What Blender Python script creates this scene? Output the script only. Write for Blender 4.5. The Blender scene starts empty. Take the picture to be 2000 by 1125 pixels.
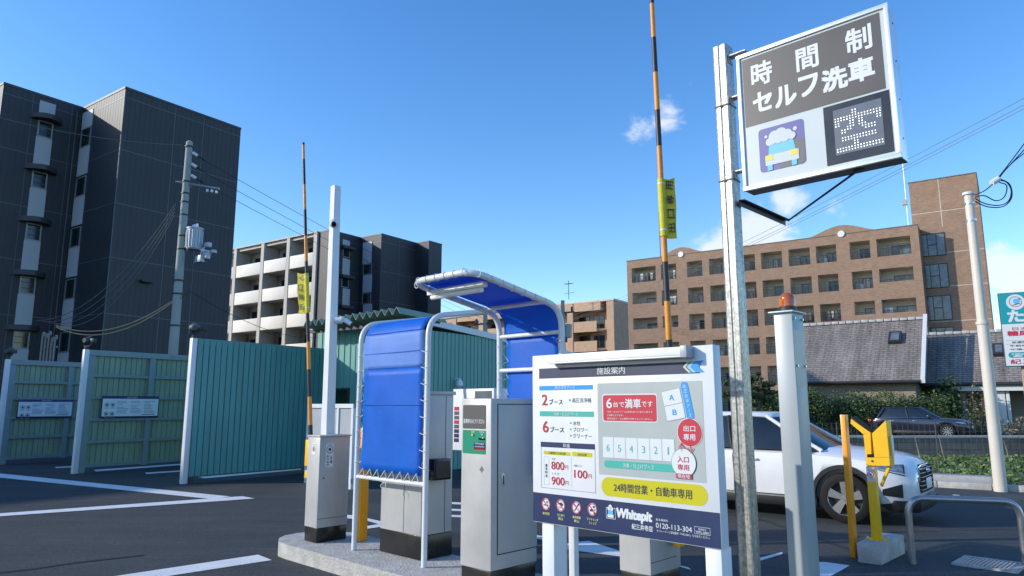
import bpy, bmesh, math, random
import numpy as np
from mathutils import Vector, Matrix
random.seed(7)
R = math.radians
C = bpy.context.scene.collection
# ------------------------------------------------------------ camera model / survey helpers
FPX = 1380.0; EYE = 1.6; PITCH = R(9.4)
cp, sp = math.cos(PITCH), math.sin(PITCH)
def ray(px, py):
    cx = (px-1000)/FPX; cy = (562.5-py)/FPX
    return (cx, cp-cy*sp, sp+cy*cp)
def G(px, py, z=0.0):
    d = ray(px, py); t = (z-EYE)/d[2]; return (d[0]*t, d[1]*t, z)
def PY(px, py, Y):
    d = ray(px, py); t = Y/d[1]; return (d[0]*t, Y, EYE+d[2]*t)
class Fr:
    """a site frame: origin on plan, rotation about z"""
    def __init__(s, O, deg):
        s.O = (O[0], O[1]); s.deg = deg; s.c, s.s = math.cos(R(deg)), math.sin(R(deg))
    def loc(s, w):
        x, y = w[0]-s.O[0], w[1]-s.O[1]; return (x*s.c+y*s.s, -x*s.s+y*s.c)
    def wor(s, x, y, z=0.0): return (s.O[0]+x*s.c-y*s.s, s.O[1]+x*s.s+y*s.c, z)
    def _d(s, px, py):
        d = ray(px, py); return d[0]*s.c+d[1]*s.s, -d[0]*s.s+d[1]*s.c, d[2], s.loc((0, 0))
    def onY(s, px, py, yc=0.0):
        dx, dy, dz, c = s._d(px, py); t = (yc-c[1])/dy; return (c[0]+dx*t, EYE+dz*t)
    def onX(s, px, py, xc=0.0):
        dx, dy, dz, c = s._d(px, py); t = (xc-c[0])/dx; return (c[1]+dy*t, EYE+dz*t)
LANE, SITE = -44, -35
# ------------------------------------------------------------ materials
MATS = {}
def mat(name, col, rough=0.6, metal=0.0, var=0.0, vscale=6.0, bump=0.0, bscale=40.0, emit=None, estr=1.0, coat=0.0, trans=0.0, spec=0.5, stretch=None, col2=None, detail=6.0):
    m = bpy.data.materials.new(name); m.use_nodes = True; nt = m.node_tree; N = nt.nodes; L = nt.links
    b = N['Principled BSDF']; b.inputs['Base Color'].default_value = (*col, 1); b.inputs['Roughness'].default_value = rough
    b.inputs['Metallic'].default_value = metal; b.inputs['Specular IOR Level'].default_value = spec
    if coat: b.inputs['Coat Weight'].default_value = coat; b.inputs['Coat Roughness'].default_value = 0.05
    if trans: b.inputs['Transmission Weight'].default_value = trans
    if emit: b.inputs['Emission Color'].default_value = (*emit, 1); b.inputs['Emission Strength'].default_value = estr
    tc = N.new('ShaderNodeTexCoord'); vec = tc.outputs['Object']
    if stretch:
        mp = N.new('ShaderNodeMapping'); mp.inputs['Scale'].default_value = stretch; L.new(vec, mp.inputs['Vector']); vec = mp.outputs['Vector']
    if var:
        n = N.new('ShaderNodeTexNoise'); n.inputs['Scale'].default_value = vscale; n.inputs['Detail'].default_value = detail; n.inputs['Roughness'].default_value = 0.62
        L.new(vec, n.inputs['Vector'])
        r = N.new('ShaderNodeValToRGB'); a = [max(0, c*(1-var)) for c in col]; z = list(col2) if col2 else [min(1, c*(1+var)) for c in col]
        r.color_ramp.elements[0].color = (*a, 1); r.color_ramp.elements[1].color = (*z, 1)
        r.color_ramp.elements[0].position = 0.3; r.color_ramp.elements[1].position = 0.7
        L.new(n.outputs['Fac'], r.inputs['Fac']); L.new(r.outputs['Color'], b.inputs['Base Color'])
        mr = N.new('ShaderNodeMapRange'); mr.inputs['To Min'].default_value = max(0.02, rough-0.08); mr.inputs['To Max'].default_value = min(1, rough+0.1)
        L.new(n.outputs['Fac'], mr.inputs['Value']); L.new(mr.outputs['Result'], b.inputs['Roughness'])
    if bump:
        n2 = N.new('ShaderNodeTexNoise'); n2.inputs['Scale'].default_value = bscale; n2.inputs['Detail'].default_value = 8
        L.new(vec, n2.inputs['Vector']); bp = N.new('ShaderNodeBump'); bp.inputs['Strength'].default_value = bump; bp.inputs['Distance'].default_value = 0.02
        L.new(n2.outputs['Fac'], bp.inputs['Height']); L.new(bp.outputs['Normal'], b.inputs['Normal'])
    MATS[name] = m; return m
def nodes(name):
    nt = MATS[name].node_tree; return nt, nt.nodes, nt.links, nt.nodes['Principled BSDF']
mat('white_paint', (0.66, 0.69, 0.72), 0.4, var=0.05, vscale=3)
mat('white_steel', (0.68, 0.71, 0.74), 0.35, var=0.04, vscale=4)
mat('fixture', (0.82, 0.83, 0.80), 0.4, var=0.03)
mat('grey_cabinet', (0.42, 0.43, 0.43), 0.4, metal=0.1, var=0.05, vscale=2.5, bump=0.02, bscale=300)
mat('grey_column', (0.36, 0.40, 0.41), 0.38, var=0.05, vscale=2, bump=0.03, bscale=400)
mat('silver', (0.46, 0.46, 0.45), 0.45, metal=0.12, var=0.09, vscale=3, bump=0.03, bscale=350)
mat('steel', (0.62, 0.63, 0.64), 0.3, metal=0.9, var=0.08)
mat('tube_steel', (0.36, 0.37, 0.38), 0.32, metal=0.85, var=0.1)
mat('dark_metal', (0.03, 0.032, 0.035), 0.5, var=0.2)
mat('black_gloss', (0.012, 0.012, 0.014), 0.18, var=0.3, vscale=8)
mat('rubber', (0.010, 0.010, 0.011), 0.7, var=0.3, vscale=20, spec=0.25)
mat('plinth', (0.014, 0.014, 0.014), 0.28, var=0.4, vscale=3)
mat('yellow', (0.86, 0.49, 0.008), 0.38, var=0.05, vscale=5)
mat('amber_post', (0.86, 0.33, 0.006), 0.35, var=0.06, vscale=6)
mat('arm_orange', (0.72, 0.28, 0.03), 0.45, var=0.1, vscale=9)
mat('arm_black', (0.02, 0.02, 0.024), 0.45, var=0.2)
mat('banner_yellow', (0.62, 0.55, 0.03), 0.65, var=0.1, vscale=8)
mat('board_white', (0.62, 0.67, 0.69), 0.35, var=0.02)
mat('navy', (0.010, 0.025, 0.095), 0.4, var=0.05)
mat('navy_title', (0.02, 0.033, 0.085), 0.4, var=0.05)
mat('map_grey', (0.37, 0.42, 0.42), 0.4, var=0.02)
mat('sign_blue', (0.0, 0.28, 0.72), 0.4)
mat('sign_green', (0.05, 0.40, 0.34), 0.4)
mat('sign_red', (0.48, 0.02, 0.05), 0.4)
mat('sign_yellow', (0.52, 0.48, 0.004), 0.4)
mat('ink', (0.03, 0.035, 0.045), 0.5)
mat('soft_ink', (0.25, 0.32, 0.42), 0.5)
mat('ink_white', (0.64, 0.68, 0.72), 0.4)
mat('ink_yellow', (0.75, 0.72, 0.25), 0.4)
mat('chev_light', (0.20, 0.50, 0.68), 0.4)
mat('chev_pale', (0.55, 0.55, 0.47), 0.4)
mat('sign_grey', (0.062, 0.060, 0.060), 0.4, var=0.05, vscale=2)
mat('sign_face', (0.50, 0.56, 0.58), 0.3, var=0.02, vscale=1.5)
mat('frame_alu', (0.80, 0.82, 0.84), 0.3, metal=0.5, var=0.04)
mat('box_under', (0.11, 0.12, 0.13), 0.5, var=0.1)
mat('purple', (0.075, 0.08, 0.30), 0.4)
mat('charcoal', (0.09, 0.09, 0.11), 0.4)
mat('sky_ink', (0.09, 0.45, 0.78), 0.4)
mat('ink_gold', (0.72, 0.56, 0.05), 0.4)
mat('screen_black', (0.02, 0.022, 0.027), 0.22, var=0.2, vscale=4)
mat('screen_grey', (0.10, 0.12, 0.16), 0.3, var=0.08, vscale=5)
mat('led', (0.9, 0.9, 0.9), 0.4, emit=(1, 0.97, 1), estr=1.1)
mat('machine_grey', (0.105, 0.105, 0.10), 0.35)
mat('machine_green', (0.01, 0.26, 0.15), 0.35)
mat('lens', (0.01, 0.01, 0.012), 0.06)
mat('teal', (0.075, 0.275, 0.28), 0.45, var=0.14, vscale=1.0, stretch=(5, 5, .5), bump=0.05, bscale=3)
mat('teal_light', (0.13, 0.34, 0.30), 0.5, var=0.14, vscale=1.0, stretch=(5, 5, .5))
mat('booth_back', (0.245, 0.325, 0.235), 0.55, var=0.14, vscale=1.0, stretch=(5, 5, .5))
mat('booth_frame', (0.22, 0.28, 0.29), 0.5, metal=0.1, var=0.1)
mat('cladding_trim', (0.08, 0.10, 0.12), 0.5)
mat('spandrel', (0.43, 0.46, 0.49), 0.5, var=0.03)
mat('glass_dark', (0.012, 0.02, 0.022), 0.08, var=0.4, vscale=0.8, spec=0.6)
mat('glass_pale', (0.12, 0.15, 0.17), 0.15, var=0.6, vscale=1.2, spec=0.6)
mat('window_frame', (0.06, 0.065, 0.07), 0.45)
mat('window_alu', (0.26, 0.29, 0.30), 0.4, metal=0.3)
mat('awning', (0.045, 0.045, 0.055), 0.5, var=0.15)
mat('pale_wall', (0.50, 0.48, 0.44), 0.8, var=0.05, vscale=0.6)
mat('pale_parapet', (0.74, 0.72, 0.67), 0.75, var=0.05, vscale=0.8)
mat('dark_wall', (0.16, 0.15, 0.14), 0.8, var=0.3, vscale=0.9)  # dark grey-brown tone for partitions and copings
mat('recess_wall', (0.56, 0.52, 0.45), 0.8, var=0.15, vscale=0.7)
mat('concrete', (0.40, 0.40, 0.39), 0.85, var=0.12, vscale=3, bump=0.3, bscale=60)
mat('concrete_light', (0.44, 0.43, 0.40), 0.88, var=0.22, vscale=7, bump=0.7, bscale=45, detail=12)
mat('pole_concrete', (0.30, 0.35, 0.34), 0.75, var=0.1, vscale=2, bump=0.1)
mat('pole_cream', (0.62, 0.58, 0.50), 0.5, var=0.05, vscale=2)
mat('transformer', (0.42, 0.46, 0.52), 0.45, metal=0.2, var=0.06)
mat('porcelain', (0.75, 0.78, 0.82), 0.2)
mat('cable', (0.02, 0.022, 0.025), 0.7)
mat('cable_grey', (0.17, 0.19, 0.18), 0.7)
mat('cable_tan', (0.55, 0.40, 0.22), 0.6)
mat('pipe', (0.26, 0.25, 0.235), 0.6, var=0.1)
mat('paint_white', (0.76, 0.77, 0.76), 0.65, var=0.1, vscale=5, col2=(0.80, 0.80, 0.79), bump=0.15, bscale=120)
mat('tarp_line', (0.02, 0.10, 0.45), 0.4)
mat('rope', (0.70, 0.68, 0.64), 0.8)
mat('car_white', (0.74, 0.75, 0.76), 0.3, coat=0.6, var=0.02)
mat('car_navy', (0.010, 0.012, 0.024), 0.2, coat=1.0, var=0.05)
mat('car_glass', (0.012, 0.018, 0.024), 0.04, spec=0.7, var=0.3, vscale=2)
mat('car_black', (0.014, 0.015, 0.016), 0.45, var=0.2)
mat('chrome', (0.75, 0.76, 0.78), 0.15, metal=1.0)
mat('rim', (0.55, 0.56, 0.58), 0.25, metal=0.85)
mat('headlamp', (0.16, 0.20, 0.25), 0.08, var=0.6, vscale=14)
mat('tail_red', (0.5, 0.05, 0.04), 0.2)
mat('hose_dark', (0.03, 0.03, 0.03), 0.6)
mat('soil', (0.12, 0.10, 0.07), 0.95, var=0.3, vscale=8)
mat('leaf_dark', (0.030, 0.055, 0.018), 0.6, var=0.5, vscale=3)
mat('leaf_mid', (0.060, 0.105, 0.028), 0.6, var=0.4, vscale=3)
mat('leaf_light', (0.12, 0.19, 0.05), 0.6, var=0.4, vscale=3)
mat('leaf_dry', (0.26, 0.22, 0.15), 0.7, var=0.3, vscale=3)
mat('bark', (0.10, 0.07, 0.05), 0.9, var=0.3, bump=0.4)
mat('clinic_teal', (0.0, 0.30, 0.36), 0.4)
mat('clinic_white', (0.66, 0.68, 0.70), 0.4)
mat('clinic_red', (0.50, 0.02, 0.07), 0.4)
mat('wood_post', (0.40, 0.33, 0.24), 0.8, var=0.2, stretch=(8, 8, 1))
mat('panel_grey', (0.38, 0.41, 0.44), 0.35, var=0.05)
mat('house_wall', (0.30, 0.29, 0.27), 0.85, var=0.1, vscale=2)
mat('house_white', (0.62, 0.64, 0.62), 0.6, var=0.03)
mat('roof_verge', (0.42, 0.43, 0.44), 0.6)
mat('mesh_wire', (0.06, 0.07, 0.07), 0.5)
mat('amber_lens', (0.75, 0.20, 0.03), 0.08, trans=0.55, coat=0.5)
mat('amber_core', (0.70, 0.16, 0.02), 0.3)
mat('sticker', (0.72, 0.78, 0.80), 0.4)
mat('laundry', (0.60, 0.60, 0.62), 0.8)

# asphalt
m = mat('asphalt', (0.04, 0.042, 0.045), 0.8); nt, N, L, b = nodes('asphalt')
tc = N.new('ShaderNodeTexCoord')
n1 = N.new('ShaderNodeTexNoise'); n1.inputs['Scale'].default_value = 0.35; n1.inputs['Detail'].default_value = 8; n1.inputs['Roughness'].default_value = 0.65
n2 = N.new('ShaderNodeTexNoise'); n2.inputs['Scale'].default_value = 95; n2.inputs['Detail'].default_value = 4
mp = N.new('ShaderNodeMapping'); mp.inputs['Rotation'].default_value = (0, 0, R(44)); mp.inputs['Scale'].default_value = (0.25, 2.2, 1)
n3 = N.new('ShaderNodeTexNoise'); n3.inputs['Scale'].default_value = 0.9; n3.inputs['Detail'].default_value = 9; n3.inputs['Roughness'].default_value = 0.7
for n in (n1, n2): L.new(tc.outputs['Object'], n.inputs['Vector'])
L.new(tc.outputs['Object'], mp.inputs['Vector']); L.new(mp.outputs['Vector'], n3.inputs['Vector'])
mx = N.new('ShaderNodeMix'); mx.data_type = 'FLOAT'; mx.inputs[0].default_value = 0.5; L.new(n1.outputs['Fac'], mx.inputs[2]); L.new(n3.outputs['Fac'], mx.inputs[3])
r = N.new('ShaderNodeValToRGB'); r.color_ramp.elements[0].position = 0.36; r.color_ramp.elements[1].position = 0.66
r.color_ramp.elements[0].color = (0.020, 0.025, 0.026, 1); r.color_ramp.elements[1].color = (0.062, 0.065, 0.064, 1)
L.new(mx.outputs[0], r.inputs['Fac'])
m2 = N.new('ShaderNodeMix'); m2.data_type = 'RGBA'; m2.blend_type = 'MULTIPLY'; m2.inputs[0].default_value = 0.6
r2 = N.new('ShaderNodeValToRGB'); r2.color_ramp.elements[0].position = 0.3; r2.color_ramp.elements[1].position = 0.75
r2.color_ramp.elements[0].color = (0.55, 0.55, 0.55, 1); r2.color_ramp.elements[1].color = (1.35, 1.35, 1.35, 1)
L.new(n2.outputs['Fac'], r2.inputs['Fac']); L.new(r.outputs['Color'], m2.inputs[6]); L.new(r2.outputs['Color'], m2.inputs[7]); L.new(m2.outputs[2], b.inputs['Base Color'])
bp = N.new('ShaderNodeBump'); bp.inputs['Strength'].default_value = 0.5; bp.inputs['Distance'].default_value = 0.01; L.new(n2.outputs['Fac'], bp.inputs['Height']); L.new(bp.outputs['Normal'], b.inputs['Normal'])

nt, N, L, b = nodes('paint_white'); src = b.inputs['Base Color'].links[0].from_socket
tc = N.new('ShaderNodeTexCoord'); n5 = N.new('ShaderNodeTexNoise'); n5.inputs['Scale'].default_value = 38; n5.inputs['Detail'].default_value = 9; n5.inputs['Roughness'].default_value = 0.75; L.new(tc.outputs['Object'], n5.inputs['Vector'])
n6 = N.new('ShaderNodeTexNoise'); n6.inputs['Scale'].default_value = 1.6; L.new(tc.outputs['Object'], n6.inputs['Vector'])
a5 = N.new('ShaderNodeMath'); a5.operation = 'MULTIPLY_ADD'; L.new(n6.outputs['Fac'], a5.inputs[0]); a5.inputs[1].default_value = 0.35; L.new(n5.outputs['Fac'], a5.inputs[2])
r5 = N.new('ShaderNodeMapRange'); r5.inputs['From Min'].default_value = 0.77; r5.inputs['From Max'].default_value = 0.84; r5.inputs['To Max'].default_value = 0.75; L.new(a5.outputs[0], r5.inputs['Value'])
x5 = N.new('ShaderNodeMix'); x5.data_type = 'RGBA'; x5.inputs[7].default_value = (0.10, 0.10, 0.10, 1); L.new(r5.outputs['Result'], x5.inputs[0]); L.new(src, x5.inputs[6]); L.new(x5.outputs[2], b.inputs['Base Color'])
# dusty scuffs and aggregate on the asphalt
nt, N, L, b = nodes('asphalt'); src = b.inputs['Base Color'].links[0].from_socket
tc = N.new('ShaderNodeTexCoord'); mp = N.new('ShaderNodeMapping'); mp.inputs['Rotation'].default_value = (0, 0, R(38)); mp.inputs['Scale'].default_value = (0.5, 3.5, 1); L.new(tc.outputs['Object'], mp.inputs['Vector'])
n7 = N.new('ShaderNodeTexNoise'); n7.inputs['Scale'].default_value = 1.3; n7.inputs['Detail'].default_value = 12; n7.inputs['Roughness'].default_value = 0.78; n7.inputs['Distortion'].default_value = 0.6; L.new(mp.outputs['Vector'], n7.inputs['Vector'])
r7 = N.new('ShaderNodeMapRange'); r7.inputs['From Min'].default_value = 0.56; r7.inputs['From Max'].default_value = 0.74; r7.inputs['To Max'].default_value = 0.55; L.new(n7.outputs['Fac'], r7.inputs['Value'])
x7 = N.new('ShaderNodeMix'); x7.data_type = 'RGBA'; x7.inputs[7].default_value = (0.115, 0.115, 0.11, 1); L.new(r7.outputs['Result'], x7.inputs[0]); L.new(src, x7.inputs[6])
v7 = N.new('ShaderNodeTexVoronoi'); v7.inputs['Scale'].default_value = 55; L.new(tc.outputs['Object'], v7.inputs['Vector'])
r8 = N.new('ShaderNodeMapRange'); r8.inputs['From Min'].default_value = 0.0; r8.inputs['From Max'].default_value = 1.0; r8.inputs['To Min'].default_value = 0.6; r8.inputs['To Max'].default_value = 1.5; L.new(v7.outputs['Color'], r8.inputs['Value'])
s8 = N.new('ShaderNodeVectorMath'); s8.operation = 'SCALE'; L.new(x7.outputs[2], s8.inputs[0]); L.new(r8.outputs['Result'], s8.inputs['Scale']); L.new(s8.outputs['Vector'], b.inputs['Base Color'])
# dark cladding with fine vertical ribs
def ribbed(name, col, col2, scale, rough=0.55):
    mat(name, col, rough); nt, N, L, b = nodes(name)
    tc = N.new('ShaderNodeTexCoord'); sx = N.new('ShaderNodeSeparateXYZ'); L.new(tc.outputs['Object'], sx.inputs[0])
    ad = N.new('ShaderNodeMath'); ad.operation = 'ADD'; L.new(sx.outputs['X'], ad.inputs[0]); L.new(sx.outputs['Y'], ad.inputs[1])
    mu = N.new('ShaderNodeMath'); mu.operation = 'MULTIPLY'; mu.inputs[1].default_value = scale; L.new(ad.outputs[0], mu.inputs[0])
    fr = N.new('ShaderNodeMath'); fr.operation = 'FRACT'; L.new(mu.outputs[0], fr.inputs[0])
    rp = N.new('ShaderNodeValToRGB'); e = rp.color_ramp.elements; e[0].position = 0.0; e[0].color = (0, 0, 0, 1); e[1].position = 0.25; e[1].color = (1, 1, 1, 1)
    L.new(fr.outputs[0], rp.inputs['Fac'])
    mx = N.new('ShaderNodeMix'); mx.data_type = 'RGBA'; mx.inputs[6].default_value = (*col2, 1); mx.inputs[7].default_value = (*col, 1)
    L.new(rp.outputs['Color'], mx.inputs[0])
    ns = N.new('ShaderNodeTexNoise'); ns.inputs['Scale'].default_value = 0.6; ns.inputs['Detail'].default_value = 6; L.new(tc.outputs['Object'], ns.inputs['Vector'])
    mr = N.new('ShaderNodeMapRange'); mr.inputs['To Min'].default_value = 0.8; mr.inputs['To Max'].default_value = 1.2; L.new(ns.outputs['Fac'], mr.inputs['Value'])
    vm = N.new('ShaderNodeVectorMath'); vm.operation = 'SCALE'; L.new(mx.outputs[2], vm.inputs[0]); L.new(mr.outputs['Result'], vm.inputs['Scale']); L.new(vm.outputs['Vector'], b.inputs['Base Color'])
    bp = N.new('ShaderNodeBump'); bp.inputs['Strength'].default_value = 0.4; bp.inputs['Distance'].default_value = 0.02; L.new(rp.outputs['Color'], bp.inputs['Height']); L.new(bp.outputs['Normal'], b.inputs['Normal'])
ribbed('dark_cladding', (0.026, 0.031, 0.040), (0.013, 0.016, 0.021), 3.3)

def bricky(name, c1, c2, mortar, sc, bw=0.5, rh=0.25, ms=0.02, rough=0.85):
    mat(name, c1, rough); nt, N, L, b = nodes(name)
    tc = N.new('ShaderNodeTexCoord'); sx = N.new('ShaderNodeSeparateXYZ'); L.new(tc.outputs['Object'], sx.inputs[0])
    ad = N.new('ShaderNodeMath'); ad.operation = 'ADD'; L.new(sx.outputs['X'], ad.inputs[0]); L.new(sx.outputs['Y'], ad.inputs[1])
    cb = N.new('ShaderNodeCombineXYZ'); L.new(ad.outputs[0], cb.inputs['X']); L.new(sx.outputs['Z'], cb.inputs['Y'])
    bt = N.new('ShaderNodeTexBrick'); bt.inputs['Scale'].default_value = sc; bt.inputs['Brick Width'].default_value = bw; bt.inputs['Row Height'].default_value = rh; bt.inputs['Mortar Size'].default_value = ms
    bt.inputs['Color1'].default_value = (*c1, 1); bt.inputs['Color2'].default_value = (*c2, 1); bt.inputs['Mortar'].default_value = (*mortar, 1)
    L.new(cb.outputs[0], bt.inputs['Vector'])
    ns = N.new('ShaderNodeTexNoise'); ns.inputs['Scale'].default_value = 1.3; ns.inputs['Detail'].default_value = 10; ns.inputs['Roughness'].default_value = 0.7; L.new(tc.outputs['Object'], ns.inputs['Vector'])
    mr = N.new('ShaderNodeMapRange'); mr.inputs['To Min'].default_value = 0.72; mr.inputs['To Max'].default_value = 1.28; L.new(ns.outputs['Fac'], mr.inputs['Value'])
    vm = N.new('ShaderNodeVectorMath'); vm.operation = 'SCALE'; L.new(bt.outputs['Color'], vm.inputs[0]); L.new(mr.outputs['Result'], vm.inputs['Scale']); L.new(vm.outputs['Vector'], b.inputs['Base Color'])
    bp = N.new('ShaderNodeBump'); bp.inputs['Strength'].default_value = 0.3; bp.inputs['Distance'].default_value = 0.02; L.new(bt.outputs['Fac'], bp.inputs['Height']); bp.invert = True; L.new(bp.outputs['Normal'], b.inputs['Normal'])
bricky('brown_brick', (0.31, 0.20, 0.135), (0.25, 0.158, 0.105), (0.34, 0.24, 0.175), 1.4)
bricky('peach_brick', (0.50, 0.33, 0.22), (0.44, 0.29, 0.19), (0.50, 0.36, 0.26), 1.4)
bricky('house_brick', (0.34, 0.28, 0.21), (0.24, 0.20, 0.16), (0.30, 0.27, 0.23), 4)
bricky('block_wall', (0.17, 0.155, 0.14), (0.12, 0.112, 0.105), (0.07, 0.065, 0.06), 1.0, 0.5, 0.22, 0.012)
# slate roof: rows of thin shingles with stain streaks
mat('slate', (0.13, 0.12, 0.12), 0.8); nt, N, L, b = nodes('slate')
tc = N.new('ShaderNodeTexCoord'); sx = N.new('ShaderNodeSeparateXYZ'); L.new(tc.outputs['Object'], sx.inputs[0])
cb = N.new('ShaderNodeCombineXYZ'); L.new(sx.outputs['X'], cb.inputs['X']); L.new(sx.outputs['Z'], cb.inputs['Y'])
bt = N.new('ShaderNodeTexBrick'); bt.inputs['Scale'].default_value = 1.0; bt.inputs['Brick Width'].default_value = 0.45; bt.inputs['Row Height'].default_value = 0.13; bt.inputs['Mortar Size'].default_value = 0.022
bt.inputs['Color1'].default_value = (0.27, 0.235, 0.205, 1); bt.inputs['Color2'].default_value = (0.215, 0.185, 0.165, 1); bt.inputs['Mortar'].default_value = (0.11, 0.095, 0.085, 1)
L.new(cb.outputs[0], bt.inputs['Vector'])
mp = N.new('ShaderNodeMapping'); mp.inputs['Scale'].default_value = (1.6, 0.2, 0.25); L.new(tc.outputs['Object'], mp.inputs['Vector'])
ns = N.new('ShaderNodeTexNoise'); ns.inputs['Scale'].default_value = 1.2; ns.inputs['Detail'].default_value = 9; ns.inputs['Roughness'].default_value = 0.7; L.new(mp.outputs['Vector'], ns.inputs['Vector'])
mr = N.new('ShaderNodeMapRange'); mr.inputs['From Min'].default_value = 0.3; mr.inputs['From Max'].default_value = 0.7; mr.inputs['To Min'].default_value = 0.5; mr.inputs['To Max'].default_value = 1.5; L.new(ns.outputs['Fac'], mr.inputs['Value'])
vm = N.new('ShaderNodeVectorMath'); vm.operation = 'SCALE'; L.new(bt.outputs['Color'], vm.inputs[0]); L.new(mr.outputs['Result'], vm.inputs['Scale']); L.new(vm.outputs['Vector'], b.inputs['Base Color'])
bp = N.new('ShaderNodeBump'); bp.inputs['Strength'].default_value = 0.6; bp.inputs['Distance'].default_value = 0.03; bp.invert = True; L.new(bt.outputs['Fac'], bp.inputs['Height']); L.new(bp.outputs['Normal'], b.inputs['Normal'])
# galvanised steel with spangle and run marks
mat('galvanised', (0.45, 0.47, 0.46), 0.42, metal=0.65); nt, N, L, b = nodes('galvanised')
tc = N.new('ShaderNodeTexCoord')
vo = N.new('ShaderNodeTexVoronoi'); vo.inputs['Scale'].default_value = 55; L.new(tc.outputs['Object'], vo.inputs['Vector'])
mp = N.new('ShaderNodeMapping'); mp.inputs['Scale'].default_value = (26, 26, 1.3); L.new(tc.outputs['Object'], mp.inputs['Vector'])
ns = N.new('ShaderNodeTexNoise'); ns.inputs['Scale'].default_value = 1.0; ns.inputs['Detail'].default_value = 10; ns.inputs['Roughness'].default_value = 0.7; L.new(mp.outputs['Vector'], ns.inputs['Vector'])
mx = N.new('ShaderNodeMix'); mx.data_type = 'FLOAT'; mx.inputs[0].default_value = 0.72; L.new(vo.outputs['Color'], mx.inputs[2]); L.new(ns.outputs['Fac'], mx.inputs[3])
r = N.new('ShaderNodeValToRGB'); r.color_ramp.elements[0].position = 0.3; r.color_ramp.elements[1].position = 0.68
r.color_ramp.elements[0].color = (0.15, 0.17, 0.17, 1); r.color_ramp.elements[1].color = (0.52, 0.52, 0.49, 1)
L.new(mx.outputs[0], r.inputs['Fac']); L.new(r.outputs['Color'], b.inputs['Base Color'])
# blue PVC tarpaulin: lets a little light through
def tarp(name, col, rough, tr):
    mat(name, col, rough, var=0.10, vscale=4, bump=0.10, bscale=14, spec=0.4)
    nt, N, L, b = nodes(name); out = N['Material Output']
    t = N.new('ShaderNodeBsdfTranslucent'); t.inputs['Color'].default_value = (*[min(1, c*1.4) for c in col], 1)
    ms = N.new('ShaderNodeMixShader'); ms.inputs[0].default_value = tr; L.new(b.outputs[0], ms.inputs[1]); L.new(t.outputs[0], ms.inputs[2]); L.new(ms.outputs[0], out.inputs['Surface'])
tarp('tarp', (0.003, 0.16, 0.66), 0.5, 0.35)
tarp('tarp_sunlit', (0.17, 0.34, 0.74), 0.5, 0.35)  # paler copy of the sheet colour, sunlight on the upper band baked in
# low green field
mat('field', (0.07, 0.13, 0.035), 0.9, var=0.6, vscale=5, bump=0.5, bscale=12)

# ------------------------------------------------------------ mesh builder
def frame_of(p, q):
    d = (Vector(q)-Vector(p)).normalized(); a = Vector((0, 0, 1)) if abs(d.z) < 0.9 else Vector((1, 0, 0))
    u = d.cross(a).normalized(); return u, d.cross(u).normalized(), d
TXT = {}
def glyphs(s, bold, font_shear=0.0):
    k = (s, bold, font_shear)
    if k not in TXT:
        c = bpy.data.curves.new('t', 'FONT'); c.body = s; c.size = 1; c.offset = bold; c.shear = font_shear; c.resolution_u = 3
        o = bpy.data.objects.new('t', c); C.objects.link(o); me = o.to_mesh()
        v = [(a.co.x, a.co.y) for a in me.vertices]; f = [tuple(p.vertices) for p in me.polygons]
        o.to_mesh_clear(); bpy.data.objects.remove(o); bpy.data.curves.remove(c)
        xs = [a[0] for a in v]; ys = [a[1] for a in v]
        TXT[k] = (v, f, min(xs), max(xs), min(ys), max(ys))
    return TXT[k]
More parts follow.
